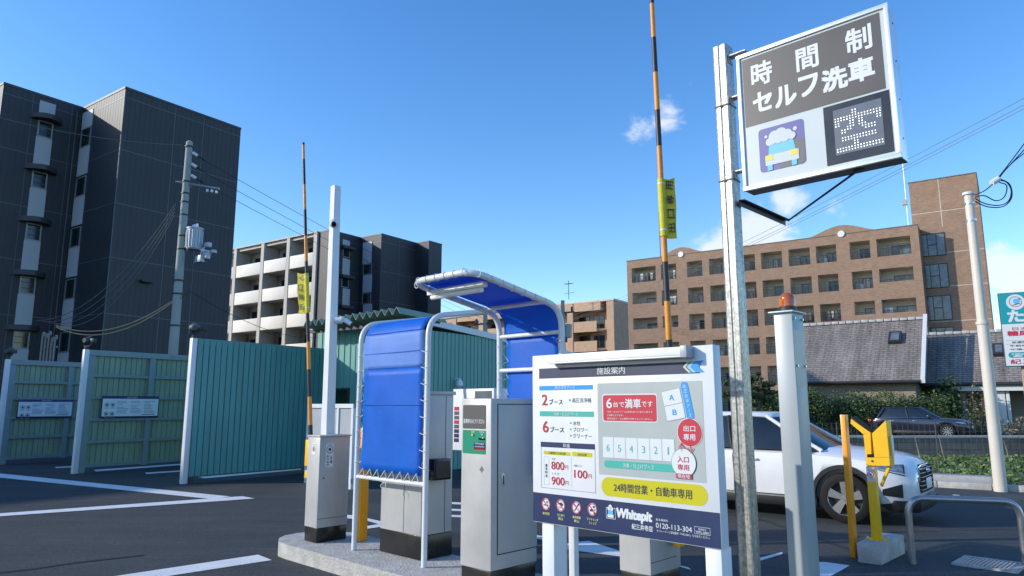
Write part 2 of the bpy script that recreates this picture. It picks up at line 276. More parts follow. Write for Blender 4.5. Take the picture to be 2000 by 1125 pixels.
class MB:
    def __init__(s): s.v = []; s.f = []; s.m = []; s.M = None
    def add(s, vs, fs, mt):
        o = len(s.v)
        for v in vs:
            v = Vector(v); s.v.append(tuple(s.M @ v) if s.M is not None else tuple(v))
        for f in fs: s.f.append(tuple(i+o for i in f)); s.m.append(mt)
        return s
    def box(s, x0, x1, y0, y1, z0, z1, mt, b=0.0):
        if x1 < x0: x0, x1 = x1, x0
        if y1 < y0: y0, y1 = y1, y0
        if z1 < z0: z0, z1 = z1, z0
        if b:
            bm = bmesh.new(); bmesh.ops.create_cube(bm, size=1)
            for v in bm.verts: v.co = Vector(((x0+x1)/2+v.co.x*(x1-x0), (y0+y1)/2+v.co.y*(y1-y0), (z0+z1)/2+v.co.z*(z1-z0)))
            bmesh.ops.bevel(bm, geom=bm.edges[:], offset=b, segments=2, affect='EDGES', profile=0.5)
            bm.verts.index_update(); s.add([v.co[:] for v in bm.verts], [tuple(v.index for v in f.verts) for f in bm.faces], mt); bm.free(); return s
        v = [(x, y, z) for z in (z0, z1) for y in (y0, y1) for x in (x0, x1)]
        return s.add(v, [(0, 2, 3, 1), (4, 5, 7, 6), (0, 1, 5, 4), (2, 6, 7, 3), (0, 4, 6, 2), (1, 3, 7, 5)], mt)
    def quad(s, a, b, c, d, mt): return s.add([a, b, c, d], [(0, 1, 2, 3)], mt)
    def cyl(s, p, q, r, mt, n=16, r2=None, cap=True):
        r2 = r if r2 is None else r2; u, w, d = frame_of(p, q); vs = []
        for c0, rr in ((Vector(p), r), (Vector(q), r2)):
            for i in range(n):
                a = 2*math.pi*i/n; vs.append(c0+(u*math.cos(a)+w*math.sin(a))*rr)
        fs = [(i, (i+1) % n, n+(i+1) % n, n+i) for i in range(n)]
        if cap: fs += [tuple(range(n))[::-1], tuple(range(n, 2*n))]
        return s.add(vs, fs, mt)
    def tube(s, pts, r, mt, n=12, cap=True):
        pts = [Vector(p) for p in pts]; vs = []; d0 = (pts[1]-pts[0]).normalized()
        a = Vector((0, 0, 1)) if abs(d0.z) < 0.9 else Vector((1, 0, 0)); u = d0.cross(a).normalized()
        for i, p in enumerate(pts):
            d = (pts[min(i+1, len(pts)-1)]-pts[max(i-1, 0)]).normalized()
            u = (u-d*u.dot(d)).normalized(); w = d.cross(u); rr = r[i] if isinstance(r, (list, tuple)) else r
            for k in range(n):
                t = 2*math.pi*k/n; vs.append(p+(u*math.cos(t)+w*math.sin(t))*rr)
        fs = [(i*n+k, i*n+(k+1) % n, (i+1)*n+(k+1) % n, (i+1)*n+k) for i in range(len(pts)-1) for k in range(n)]
        if cap: fs += [tuple(range(n))[::-1], tuple(range((len(pts)-1)*n, len(pts)*n))]
        return s.add(vs, fs, mt)
    def prism(s, poly, z0, z1, mt, top=None):
        n = len(poly); vs = [(x, y, z0) for x, y in poly]+[(x, y, z1) for x, y in poly]
        s.add(vs, [(i, (i+1) % n, n+(i+1) % n, n+i) for i in range(n)]+[tuple(range(n))[::-1]], mt)
        return s.add([(x, y, z1) for x, y in poly], [tuple(range(n))], top or mt)
    def lathe(s, prof, c, mt, axis='z', n=24, a0=0, a1=2*math.pi):
        vs = []; full = abs(a1-a0-2*math.pi) < 1e-6; nn = n if full else n+1
        for h, r in prof:
            for i in range(nn):
                a = a0+(a1-a0)*i/n; x, y = r*math.cos(a), r*math.sin(a)
                vs.append({'z': (c[0]+x, c[1]+y, c[2]+h), 'y': (c[0]+x, c[1]+h, c[2]+y), 'x': (c[0]+h, c[1]+x, c[2]+y)}[axis])
        fs = [(j*nn+i, j*nn+(i+1) % nn, (j+1)*nn+(i+1) % nn, (j+1)*nn+i) for j in range(len(prof)-1) for i in range(n)]
        return s.add(vs, fs, mt)
    def xz(s, pts, y, mt):            # flat polygon on the plane local y
        return s.add([(x, y, z) for x, z in pts], [tuple(range(len(pts)))], mt)
    def disc(s, x, z, r, y, mt, n=24, rz=None): return s.xz([(x+r*math.cos(2*math.pi*i/n), z+(rz or r)*math.sin(2*math.pi*i/n)) for i in range(n)], y, mt)
    def ring(s, x, z, r, w, y, mt, n=28):
        vs = []
        for i in range(n):
            a = 2*math.pi*i/n; vs += [(x+r*math.cos(a), y, z+r*math.sin(a)), (x+(r-w)*math.cos(a), y, z+(r-w)*math.sin(a))]
        return s.add(vs, [(2*i, 2*i+1, (2*i+3) % (2*n), (2*i+2) % (2*n)) for i in range(n)], mt)
    def rrect(s, x0, x1, z0, z1, rad, y, mt, n=6):
        P = []
        for cx, cz, a in ((x1-rad, z1-rad, 0), (x0+rad, z1-rad, 90), (x0+rad, z0+rad, 180), (x1-rad, z0+rad, 270)):
            P += [(cx+rad*math.cos(R(a+90*i/n)), cz+rad*math.sin(R(a+90*i/n))) for i in range(n+1)]
        return s.xz(P, y, mt)
    def text(s, st, x0, x1, z0, z1, y, mt, bold=0.0, shear=0.0, rot=0, quadxf=None):
        v, f, a0, a1, b0, b1 = glyphs(st, 0.0, shear); bw = bold*1.5/(1 if len(st) else 1); h_ = z1-z0
        if rot: h_ = abs(x1-x0)
        o = bw*h_; offs = [(0, 0)] if bold < 0.003 else ([(-o/2, 0), (o/2, 0)] if bold < 0.009 else [(-o, -o), (o, -o), (-o, o), (o, o), (0, 0)] if bold > 0.025 else [(-o*.7, -o*.7), (o*.7, o*.7), (o*.7, -o*.7), (-o*.7, o*.7)])
        for k, (ox, oz) in enumerate(offs):
            vs = []
            for a, b in v:
                u = (a-a0)/(a1-a0); w = (b-b0)/(b1-b0)
                if rot == 90: u, w = 1-w, u          # turned anticlockwise
                if rot == -90: u, w = w, 1-u
                vs.append((x0+(x1-x0)*u+ox, y-0.00015*k, z0+(z1-z0)*w+oz))
            s.add(vs, f, mt)
        return s
    def build(s, name, parent=None, smooth=True, angle=0.6, label=None, loc=None):
        me = bpy.data.meshes.new(name); me.from_pydata(s.v, [], s.f)
        names = list(dict.fromkeys(s.m))
        for n in names: me.materials.append(MATS[n])
        me.polygons.foreach_set('material_index', [names.index(n) for n in s.m]); me.update()
        if smooth: me.shade_smooth(); me.set_sharp_from_angle(angle=angle)
        o = bpy.data.objects.new(name, me); C.objects.link(o)
        if parent: o.parent = parent
        if loc: o.location = loc
        if label: o['label'] = label
        return o
def rot(o, deg): o.rotation_euler.z = R(deg); return o
def tag(o, label=None, cat=None, group=None, kind=None):
    if label: o['label'] = label
    if cat: o['category'] = cat
    if group: o['group'] = group
    if kind: o['kind'] = kind
    return o
def thing(name, label, cat, fr=None, group=None, z=0.0):
    o = bpy.data.objects.new(name, None); C.objects.link(o); o.empty_display_size = 0.2
    if fr: o.location = (fr.O[0], fr.O[1], z); o.rotation_euler.z = R(fr.deg)
    return tag(o, label, cat, group)
def struct(o, label=None): o['kind'] = 'structure'; (label and o.__setitem__('label', label)); return o
def copy_tree(o, parent=None):
    c = o.copy(); C.objects.link(c)
    if parent: c.parent = parent
    for ch in list(o.children): copy_tree(ch, c)
    return c
def arc(c, r, a0, a1, n, f): return [f(c[0]+r*math.cos(R(a0+(a1-a0)*i/n)), c[1]+r*math.sin(R(a0+(a1-a0)*i/n))) for i in range(n+1)]
def catenary(a, b, sag, n=16):
    a, b = Vector(a), Vector(b); return [a.lerp(b, i/n)-Vector((0, 0, sag*4*(i/n)*(1-i/n))) for i in range(n+1)]
# ------------------------------------------------------------ camera, sun, sky
cam = bpy.data.cameras.new('camera'); co = bpy.data.objects.new('camera', cam); C.objects.link(co)
co.location = (0, 0, EYE); co.rotation_euler = (math.pi/2+PITCH, 0, 0); cam.sensor_width = 36; cam.lens = 36*FPX/2000; cam.clip_end = 3000; cam.clip_start = 0.05
bpy.context.scene.camera = co
SUN_AZ, SUN_EL = -95.0, 22.5       # clockwise from +Y
sd = Vector((math.sin(R(SUN_AZ))*math.cos(R(SUN_EL)), math.cos(R(SUN_AZ))*math.cos(R(SUN_EL)), math.sin(R(SUN_EL))))
sl = bpy.data.lights.new('sun', 'SUN'); sl.energy = 2.3; sl.angle = R(0.5); sl.color = (1.0, 0.93, 0.82)
so = bpy.data.objects.new('sun', sl); C.objects.link(so); so.rotation_euler = (-sd).to_track_quat('-Z', 'Y').to_euler()
W = bpy.data.worlds.new('World'); bpy.context.scene.world = W; W.use_nodes = True; nt = W.node_tree; N = nt.nodes; L = nt.links
bg = N['Background']; bg.inputs['Strength'].default_value = 0.15
sk = N.new('ShaderNodeTexSky'); sk.sky_type = 'NISHITA'; sk.sun_disc = False; sk.sun_elevation = R(SUN_EL); sk.sun_rotation = R(SUN_AZ)
sk.air_density = 1.0; sk.dust_density = 0.3; sk.ozone_density = 2.2
tc = N.new('ShaderNodeTexCoord')
def dirof(px, py): return Vector(ray(px, py)).normalized()
prev = None
for px, py, rad, amt in ((1480, 455, 0.085, 1.05), (1400, 490, 0.06, 1.0), (1535, 400, 0.055, 0.95), (1305, 215, 0.05, 0.62), (1240, 250, 0.04, 0.62), (1345, 165, 0.03, 0.6), (1985, 545, 0.075, 1.0), (1945, 510, 0.05, 0.9), (1640, 400, 0.05, .5), (2120, 500, 0.12, 1.0), (-300, 500, 0.15, 1.0)):
    ds = N.new('ShaderNodeVectorMath'); ds.operation = 'DISTANCE'; L.new(tc.outputs['Generated'], ds.inputs[0]); ds.inputs[1].default_value = dirof(px, py)
    mr = N.new('ShaderNodeMapRange'); mr.inputs['From Min'].default_value = 0; mr.inputs['From Max'].default_value = rad; mr.inputs['To Min'].default_value = amt; mr.inputs['To Max'].default_value = 0
    L.new(ds.outputs['Value'], mr.inputs['Value'])
    if prev is None: prev = mr.outputs['Result']
    else:
        mm = N.new('ShaderNodeMath'); mm.operation = 'MAXIMUM'; L.new(prev, mm.inputs[0]); L.new(mr.outputs['Result'], mm.inputs[1]); prev = mm.outputs[0]
mp = N.new('ShaderNodeMapping'); mp.inputs['Rotation'].default_value = (0, R(35), 0); mp.inputs['Scale'].default_value = (1, 1, 1.5); L.new(tc.outputs['Generated'], mp.inputs['Vector'])
cn = N.new('ShaderNodeTexNoise'); cn.inputs['Scale'].default_value = 17; cn.inputs['Detail'].default_value = 12; cn.inputs['Roughness'].default_value = 0.62; cn.inputs['Distortion'].default_value = 0.3; L.new(mp.outputs['Vector'], cn.inputs['Vector'])
a1 = N.new('ShaderNodeMath'); a1.operation = 'MULTIPLY_ADD'; L.new(prev, a1.inputs[0]); a1.inputs[1].default_value = 0.62; L.new(cn.outputs['Fac'], a1.inputs[2])
cm = N.new('ShaderNodeMapRange'); cm.interpolation_type = 'SMOOTHSTEP'; cm.inputs['From Min'].default_value = 0.73; cm.inputs['From Max'].default_value = 1.02; cm.inputs['To Max'].default_value = 0.8; L.new(a1.outputs[0], cm.inputs['Value'])
hs = N.new('ShaderNodeHueSaturation'); hs.inputs['Saturation'].default_value = 1.3; hs.inputs['Hue'].default_value = 0.507; L.new(sk.outputs['Color'], hs.inputs['Color'])
cmix = N.new('ShaderNodeMix'); cmix.data_type = 'RGBA'; cmix.inputs[7].default_value = (3.6, 3.75, 4.0, 1); L.new(cm.outputs['Result'], cmix.inputs[0]); L.new(hs.outputs['Color'], cmix.inputs[6])
L.new(cmix.outputs[2], bg.inputs['Color'])
vs_ = bpy.context.scene.view_settings; vs_.view_transform = 'Standard'; vs_.look = 'None'; vs_.exposure = 0.85; vs_.gamma = 1
bpy.context.scene.cycles.max_bounces = 8
# ------------------------------------------------------------ ground and markings
g = MB(); g.quad((-900, -300, 0), (900, -300, 0), (900, 1500, 0), (-900, 1500, 0), 'asphalt'); struct(g.build('ground', smooth=False))
def sheet(name, pts, mt, z=0.004, label=None):
    b_ = MB(); b_.add([(x, y, z) for x, y in pts], [tuple(range(len(pts)))], mt); return struct(b_.build(name, smooth=False), label)
def gp(*pp): return [G(x, y)[:2] for x, y in pp]
def line(pp, label): return sheet('parking_line', gp(*pp), 'paint_white', 0.004, label)
line([(-60, 919), (450, 970), (414, 975), (-60, 927)], 'long white line running across the lot in the shade')
struct(MB().add([(x, y, 0.008) for x, y in gp((-60, 1007.8), (474, 970), (497, 974.5), (430, 979.5), (-60, 1013.5))], [(0, 1, 2, 3, 4)], 'paint_white').build('parking_line', smooth=False), 'white line meeting the shaded line at a point')
line([(231, 1125), (504, 1084), (531, 1094.5), (333, 1125), (200, 1150), (60, 1153)], 'thick bright white line at the bottom left')
line([(183, 918), (358, 905.5), (420, 902), (420, 904.5), (358, 908), (188, 921)], 'thin white bay line below the nearer green wall')
line([(283, 923.5), (360, 918.5), (450, 912), (450, 914), (360, 921), (286, 926)], 'thin white bay line beside the teal wall post')
line([(386, 932), (588, 915.5), (588, 917.5), (400, 934.5)], 'thin white bay line along the foot of the teal wall')
line([(107, 912.5), (160, 909.5), (160, 911.5), (110, 914.5)], 'short white bay line between the two green walls')
line([(715, 1012), (760, 1022), (760, 1030), (715, 1017)], 'white line crossing behind the island')
line([(715, 1028), (760, 1021), (760, 1027), (712, 1034)], 'white line behind the orange bollard')
line([(678, 1006), (698, 1007), (698, 1014), (678, 1013)], 'white dash behind the canopy post')
for k, yy in enumerate((981, 994, 1006)):
    line([(880, yy), (905, yy+1), (905, yy+5), (880, yy+4)], ('topmost', 'middle', 'lowest')[k]+' of the white dashes left of the ticket machine')
line([(1108, 1061), (1150, 1057), (1215, 1078), (1215, 1088), (1108, 1074)], 'broad white marking under the information board')
line([(1040, 1045), (1100, 1052), (1100, 1060), (1040, 1052)], 'white dash between ticket machine and board leg')
line([(1323, 1104), (1345, 1109), (1350, 1114), (1323, 1106)], 'thin white mark beside the right board leg')
line([(1560, 1100), (1612, 1098.5), (1660, 1105), (1607, 1135), (1560, 1135)], 'white arrow tip right of the warning lamp column')
line([(1480, 1091), (1528, 1079), (1528, 1083), (1484, 1096)], 'faint white line between galvanised pole and lamp column')
mat('seam_tar', (0.012, 0.012, 0.013), 0.7, var=0.3)
for k, pp in enumerate((((-40, 1122), (60, 1111), (150, 1098), (280, 1084), (283, 1085.5), (150, 1100.5), (60, 1113.5), (-40, 1125)), ((1480, 1012), (1600, 1050), (1680, 1080), (1676, 1082), (1596, 1052), (1480, 1014.5)))):
    sheet('paving_seam', gp(*pp), 'seam_tar', 0.004, ('thin dark asphalt seam at the bottom left corner', 'thin dark asphalt seam left of the amber post')[k])
# kerb, ledge, field, wall and mesh fence on the far side of the road
K0 = Fr(G(1831, 952), SITE)
kb = MB()
for i in range(-9, 8): kb.box(i*0.9+0.006, (i+1)*0.9-0.006, 0, 0.16, -0.02, 0.12, 'concrete_light', 0.012)
struct(rot(kb.build('kerb', loc=(*K0.O, 0)), SITE), 'pale kerb stones along the far edge of the lot')
fd = [K0.wor(-9, 0.15)[:2], K0.wor(9, 0.15)[:2], (40, 10), (40, 22.4), (-4, 22.4)]
sheet('field', fd, 'field', 0.03)
lg = MB(); lg.box(-8, 0.9, 0.55, 0.95, 0.0, 0.2, 'concrete_light', 0.02); lg.box(1.95, 7.5, 0.55, 0.95, 0, 0.2, 'concrete_light', 0.02); lg.box(-8, 0.9, 0.5, 0.549, 0.0, 0.13, 'concrete', 0.01)
struct(rot(lg.build('ledge', loc=(*K0.O, 0)), SITE), 'low concrete ledge behind the kerb')
gt = MB()
for i in range(20000):
    x = random.uniform(4, 22); y = random.uniform(12, 22.3); lx, ly = K0.loc((x, y))
    if ly < 1.0: continue
    h = random.uniform(0.04, 0.13); a = random.uniform(0, 6.28); w = random.uniform(0.015, 0.04); dx, dy = math.cos(a)*w, math.sin(a)*w; ox, oy = random.uniform(-.08, .08), random.uniform(-.08, .08)
    gt.add([(x-dx, y-dy, 0.02), (x+dx, y+dy, 0.02), (x+dx+ox, y+dy+oy, h), (x-dx+ox, y-dy+oy, h)], [(0, 1, 2, 3)], random.choice(['leaf_mid', 'leaf_light', 'leaf_light', 'leaf_mid']))
tag(gt.build('ground_cover', smooth=False), 'low leafy ground cover in the plot below the block wall', 'ground cover', kind='stuff')
bw = MB(); bw.box(-6, 40, 22.5, 22.8, -0.05, 0.58, 'block_wall'); bw.box(-6, 40, 22.47, 22.83, 0.58, 0.65, 'concrete', 0.01)
tag(bw.build('retaining_wall', smooth=False), 'low dark block wall running below the parked black car', 'wall')
fe = thing('mesh_fence', 'thin dark wire mesh fence along the ledge beyond the white car', 'fence', K0)
for i in range(-4, 5):
    MB().cyl((i*1.9, 0.75, 0.15), (i*1.9, 0.75, 1.22), 0.011, 'mesh_wire', 8).build('post', fe)
fw = MB()
for i in range(int(16/0.1)): x = -7.6+i*0.1; fw.cyl((x, 0.75, 0.2), (x, 0.75, 1.2), 0.0038, 'mesh_wire', 3, cap=False)
for k in range(9): fw.cyl((-7.6, 0.752, 0.22+k*0.122), (8, 0.752, 0.22+k*0.122), 0.0042, 'mesh_wire', 3, cap=False)
fw.build('wire_panel', fe)
# ============================================================ BUILDINGS
def poly_walls(parent, foot, z0, z1, mt, cap, name='wall', roofmt='concrete'):
    MB().prism(foot, z0, z1, mt, roofmt).build(name, parent, smooth=False)
    pb = MB()                                   # thin metal coping proud of the wall head
    n = len(foot)
    for i in range(n):
        a, b = Vector(foot[i]), Vector(foot[(i+1) % n]); d = (b-a).normalized(); nn = Vector((d.y, -d.x))
        p = [a+nn*0.03-d*0.03, b+nn*0.03+d*0.03, b-nn*0.25, a-nn*0.25]
        pb.prism([tuple(q) for q in p], z1-0.02, z1+0.1+0.001*i, cap)
    pb.build('parapet', parent, smooth=False)
def window(parent, fr_mb, pane_mb):
    f = fr_mb.build('window', parent, smooth=False); pane_mb.build('pane', f, smooth=False); return f
def win_x(parent, x, y0, y1, z0, z1, side=1, fm='window_alu', pm='glass_dark', mull=0):
    """window on a wall plane local x = const, outward +x"""
    t = 0.07; f = MB()
    for a in ((y0, y1, z0, z0+t), (y0, y1, z1-t, z1), (y0, y0+t, z0+t, z1-t), (y1-t, y1, z0+t, z1-t)): f.box(x+0.004, x+0.06*side, *a, fm)
    for k in range(mull): zz = z0+(z1-z0)*(k+1)/(mull+1); f.box(x+0.005, x+0.045*side, y0+t, y1-t, zz-0.015, zz+0.015, 'window_frame')
    p = MB().box(x+0.002, x+0.02*side, y0+t, y1-t, z0+t, z1-t, pm); return window(parent, f, p)
def win_y(parent, y, x0, x1, z0, z1, fm='window_alu', pm='glass_dark', bars=(), hb=()):
    """window on a wall plane local y = const, outward -y"""
    t = 0.07; f = MB()
    for a in ((x0, x1, z0, z0+t), (x0, x1, z1-t, z1), (x0, x0+t, z0+t, z1-t), (x1-t, x1, z0+t, z1-t)): f.box(a[0], a[1], y-0.06, y-0.004, a[2], a[3], fm)
    for b in bars: f.box(x0+(x1-x0)*b-0.03, x0+(x1-x0)*b+0.03, y-0.055, y-0.005, z0+t, z1-t, fm)
    for (b0, b1, h) in hb: f.box(x0+(x1-x0)*b0, x0+(x1-x0)*b1, y-0.052, y-0.006, z0+(z1-z0)*h-0.04, z0+(z1-z0)*h+0.04, fm)
    p = MB().box(x0+t, x1-t, y-0.02, y-0.002, z0+t, z1-t, pm); return window(parent, f, p)
# ---- dark apartment block on the left
C0 = PY(245, 172, 37.4); A = Fr(C0, SITE); HA = C0[2]
bA = thing('apartment_building', 'tall dark clad apartment block with stacked pale panels, filling the left', 'building', A)
yR = A.onX(470, 257)[0]; xi = A.onY(163, 211)[0]; yW = A.onX(8, 160, xi)[0]
x2 = xi-5.0
foot = [(0, 0), (0, yR), (-16, yR), (-30, yR), (-30, -75), (x2, -75), (x2, yW), (xi, yW), (xi, 0)]
poly_walls(bA, foot, 0, HA, 'dark_cladding', 'awning', roofmt='concrete')
lv = [A.onX(*q)[1] for q in ((246, 190), (234, 291), (225, 395.6), (216, 502), (205, 611.7))]; lv.append(lv[-1]-3.05)
tr = MB()
for z in lv:
    tr.box(0.0, 0.012, 0.03, yR, z-0.025, z+0.025, 'cladding_trim'); tr.box(xi, xi+0.012, yW, -0.03, z-0.025, z+0.025, 'cladding_trim')
    tr.box(xi+0.03, 0.03, -0.012, 0, z-0.024, z+0.024, 'cladding_trim')
for y in (A.onX(343, 208)[0], A.onX(398, 231)[0], 0.0, yR-0.05): tr.box(0.001, 0.014, y, y+0.05, 0, HA-0.1, 'cladding_trim')
for y in (A.onX(108, 200, xi)[0], A.onX(65, 190, xi)[0], -0.6): tr.box(xi+0.001, xi+0.014, y, y+0.035, 0, HA-0.1, 'cladding_trim')
tr.build('cladding_joint', bA, smooth=False)
wy0, wy1 = A.onX(69.5, 270, xi)[0], A.onX(101, 275, xi)[0]
za = A.onX(88, 232, xi)[1]
MB().box(xi+0.002, xi+0.05, wy0, wy1, za+0.15, za+1.0, 'spandrel').build('panel', bA, smooth=False)
for k in range(6):
    z = za-3.03*k
    aw = MB(); pts = [(xi, wy0-0.45)]+[(xi+0.75*math.sin(math.pi*i/12)**0.8 if 0 < i < 12 else xi, wy0-0.45+(wy1-wy0+0.9)*i/12) for i in range(13)]+[(xi, wy1+0.45)]
    aw.prism(pts[1:-1], z-0.16, z+0.12, 'awning'); aw.build('awning', bA)
    win_x(bA, xi, wy0+0.02, wy1-0.02, z-1.15, z-0.17, mull=2)
    MB().box(xi+0.002, xi+0.05, wy0, wy1, z-2.88, z-1.16, 'spandrel').build('panel', bA, smooth=False)
px0, px1 = A.onY(164, 218)[0], A.onY(183, 218)[0]; zt = A.onY(170, 219)[1]
MB().box(px0, px1, -0.05, -0.002, zt-1.05, zt, 'spandrel').build('panel', bA, smooth=False)
for k in range(6):
    z = zt-1.05-3.03*k
    win_y(bA, 0, px0+0.02, px1-0.02, z-1.2, z-0.01)
    MB().box(px0, px1, -0.05, -0.002, z-2.93, z-1.21, 'spandrel').build('panel', bA, smooth=False)
vent = MB(); v0 = A.onX(272, 549)[0]; vent.box(0.02, 0.3, v0, v0+0.65, A.onX(280, 549)[1]-0.09, A.onX(280, 549)[1]+0.05, 'arm_black', 0.02); vent.build('wall_vent', bA)
dp = MB()
for y in (-0.35,): dp.cyl((xi+0.12, y, 0), (xi+0.12, y, HA-0.3), 0.05, 'window_frame', 10)
dp.build('downpipe', bA)
def bez0(p):
    out = [Vector(p[0])]
    for i in range(1, len(p)-1):
        a, b, c = map(Vector, (p[i-1], p[i], p[i+1])); s_ = b+(a-b).normalized()*.06; e_ = b+(c-b).normalized()*.06
        out += [s_*(1-t)**2+b*2*t*(1-t)+e_*t*t for t in (0, .33, .66, 1)]
    return out+[Vector(p[-1])]
# service risers standing behind the booths
rs = Fr(PY(92, 690, 30), SITE); rt = thing('cable_riser', 'cluster of pale vertical conduits with cables, before the dark block', 'conduit', rs)
rz = PY(92, 648, 30)[2]
for i in range(5):
    x = -0.62+i*0.31; e_ = rz-0.08*(i % 2)-0.2*(i > 2); m_ = MB(); m_.tube(bez0([(x, 0, 0), (x, 0, e_), (x+0.16, 0, e_), (x+0.16, 0, e_-0.16)]), 0.036, 'pipe', 10); m_.build('pipe', rt)
MB().box(-0.72, 0.68, 0.06, 0.10, rz-0.7, rz-0.64, 'window_alu').build('bracket', rt)
# ---- far building with white balconies
Bc = PY(644, 450, 66); B = Fr(Bc, SITE); HB = Bc[2]
bB = thing('apartment_building', 'apartment block with long white balconies on its left and dark stair walls', 'building', B)
xp = B.onY(620, 455)[0]; xl = -30.0
yb = B.onX(704, 466)[0]; xb = B.onY(745, 459, yb)[0]; yc = B.onX(813, 475, xb)[0]; xc = B.onY(838, 474, yc)[0]; yd = B.onX(863, 482, xc)[0]
# dark masses
poly_walls(bB, [(xp+0.25, 0), (0, 0), (0, yb), (xb, yb), (xb, yc), (xc, yc), (xc, yd), (-6, yd), (xp+0.25, yd)], 0, HB, 'dark_cladding', 'awning')
piers = [B.onY(x, 470)[0] for x in (517.5, 567)]; pw = 0.24
FB = 2.93
bal = MB(); ww = MB()
ww.box(xl, xp, 1.7, 14, 0, HB-0.05, 'recess_wall'); ww.build('wall', bB, smooth=False)
fl = MB()
for k in range(7):
    z = HB-0.02-FB*k; fl.box(xl, xp-0.02, 0.0, 1.69, z-0.28, z-(0.003 if k == 0 else 0), 'pale_wall')
fl.box(xl, xp+0.2, -0.25, 14, HB, HB+0.12, 'pale_wall')
fl.build('floor_slab', bB, smooth=False)
edges = [xl, -26.5, -21.5, piers[0]-4.75, piers[0], piers[1], xp+0.0]
pr = MB()
for x in edges[1:]: pr.box(x-pw, x+pw, -0.22, 1.6, 0, HB-0.01, 'pale_wall')
pr.build('pier', bB, smooth=False)
for k in range(6):
    z = HB-FB*(k+1)
    for a, b_ in zip(edges[:-1], edges[1:]):
        if b_ < -17.5: continue
        MB().box(a+pw+0.1, b_-pw-0.04, -0.2, -0.06, z-0.26, z+1.02, 'pale_parapet', 0.02).build('balcony', bB)
        c = MB(); c.box(b_-pw-0.25, b_-pw-0.04, 0.0, 1.6, z+0.0, z+FB-0.3, 'dark_wall'); c.build('partition', bB, smooth=False)
        w_ = (b_-a)*0.4; win_y(bB, 1.7, a+0.9, a+0.9+w_, z+0.05, z+2.1, 'window_frame', 'glass_dark', bars=(0.5,))
for col, (p0, p1, zz) in enumerate((((669, 683), None, [(469, 480), (505, 537), (564, 596)]), ((710, 727), None, [(473, 515), (537, 571), (594, 625)]))):
    for (t0, t1) in zz:
        if col == 0: a, b_ = B.onX(p0[0], t0, 0)[0], B.onX(p0[1], t0, 0)[0]; MB().box(0.002, 0.06, a, b_, B.onX(676, t1)[1], B.onX(676, t0)[1], 'spandrel').build('panel', bB, smooth=False)
        else: a, b_ = B.onY(p0[0], t0, yb)[0], B.onY(p0[1], t0, yb)[0]; MB().box(a, b_, yb-0.06, yb-0.002, B.onY(718, t1, yb)[1], B.onY(718, t0, yb)[1], 'spandrel').build('panel', bB, smooth=False)
a, b_ = B.onX(664, 500)[0], B.onX(688, 500)[0]
for t0 in (484, 541, 600): z = B.onX(676, t0)[1]; MB().box(0.002, 0.55, a, b_, z-0.18, z+0.1, 'awning').build('awning', bB, smooth=False)
for t0, t1 in ((483, 503), (540, 562)): win_x(bB, 0, B.onX(669, 490)[0], B.onX(683, 490)[0], B.onX(676, t1)[1], B.onX(676, t0)[1])
for t0, t1 in ((516, 536), (572, 593)): win_y(bB, yb, B.onY(710, 520, yb)[0], B.onY(727, 520, yb)[0], B.onY(718, t1, yb)[1], B.onY(718, t0, yb)[1])
tb = MB()
for k in range(6):
    z = HB-0.7-FB*k
    tb.box(0, 0.015, 0.02, yb-0.02, z-0.04, z+0.01, 'cladding_trim'); tb.box(xb, xb+0.015, yb, yc-0.02, z-0.04, z+0.01, 'cladding_trim'); tb.box(0.02, xb, yb-0.015, yb, z-0.04, z+0.01, 'cladding_trim')
tb.box(xb+0.001, xb+0.02, (yb+yc)/2, (yb+yc)/2+0.05, 0, HB-0.2, 'cladding_trim'); tb.build('cladding_joint', bB, smooth=False)
# ---- generic facade with recessed openings
def facade(mb, x0, x1, z0, z1, ops, dep, mw, mr, y=0.0):
    xs = sorted(set([x0, x1]+[o[0] for o in ops]+[o[1] for o in ops])); zs = sorted(set([z0, z1]+[o[2] for o in ops]+[o[3] for o in ops]))
    for i in range(len(xs)-1):
        cx = (xs[i]+xs[i+1])/2; run = None
        for j in range(len(zs)-1):
            cz = (zs[j]+zs[j+1])/2; inside = any(o[0] < cx < o[1] and o[2] < cz < o[3] for o in ops)
            if not inside: run = zs[j] if run is None else run
            if (inside or j == len(zs)-2) and run is not None:
                e = zs[j] if inside else zs[j+1]
                mb.quad((xs[i], y, run), (xs[i+1], y, run), (xs[i+1], y, e), (xs[i], y, e), mw); run = None
    for a, b_, c, d in ops:
        mb.quad((a, y, c), (b_, y, c), (b_, y+dep, c), (a, y+dep, c), mw); mb.quad((a, y, d), (a, y+dep, d), (b_, y+dep, d), (b_, y, d), mr)
        mb.quad((a, y, c), (a, y+dep, c), (a, y+dep, d), (a, y, d), mr); mb.quad((b_, y, c), (b_, y, d), (b_, y+dep, d), (b_, y+dep, c), mr)
        mb.quad((a, y+dep, c), (b_, y+dep, c), (b_, y+dep, d), (a, y+dep, d), mr)
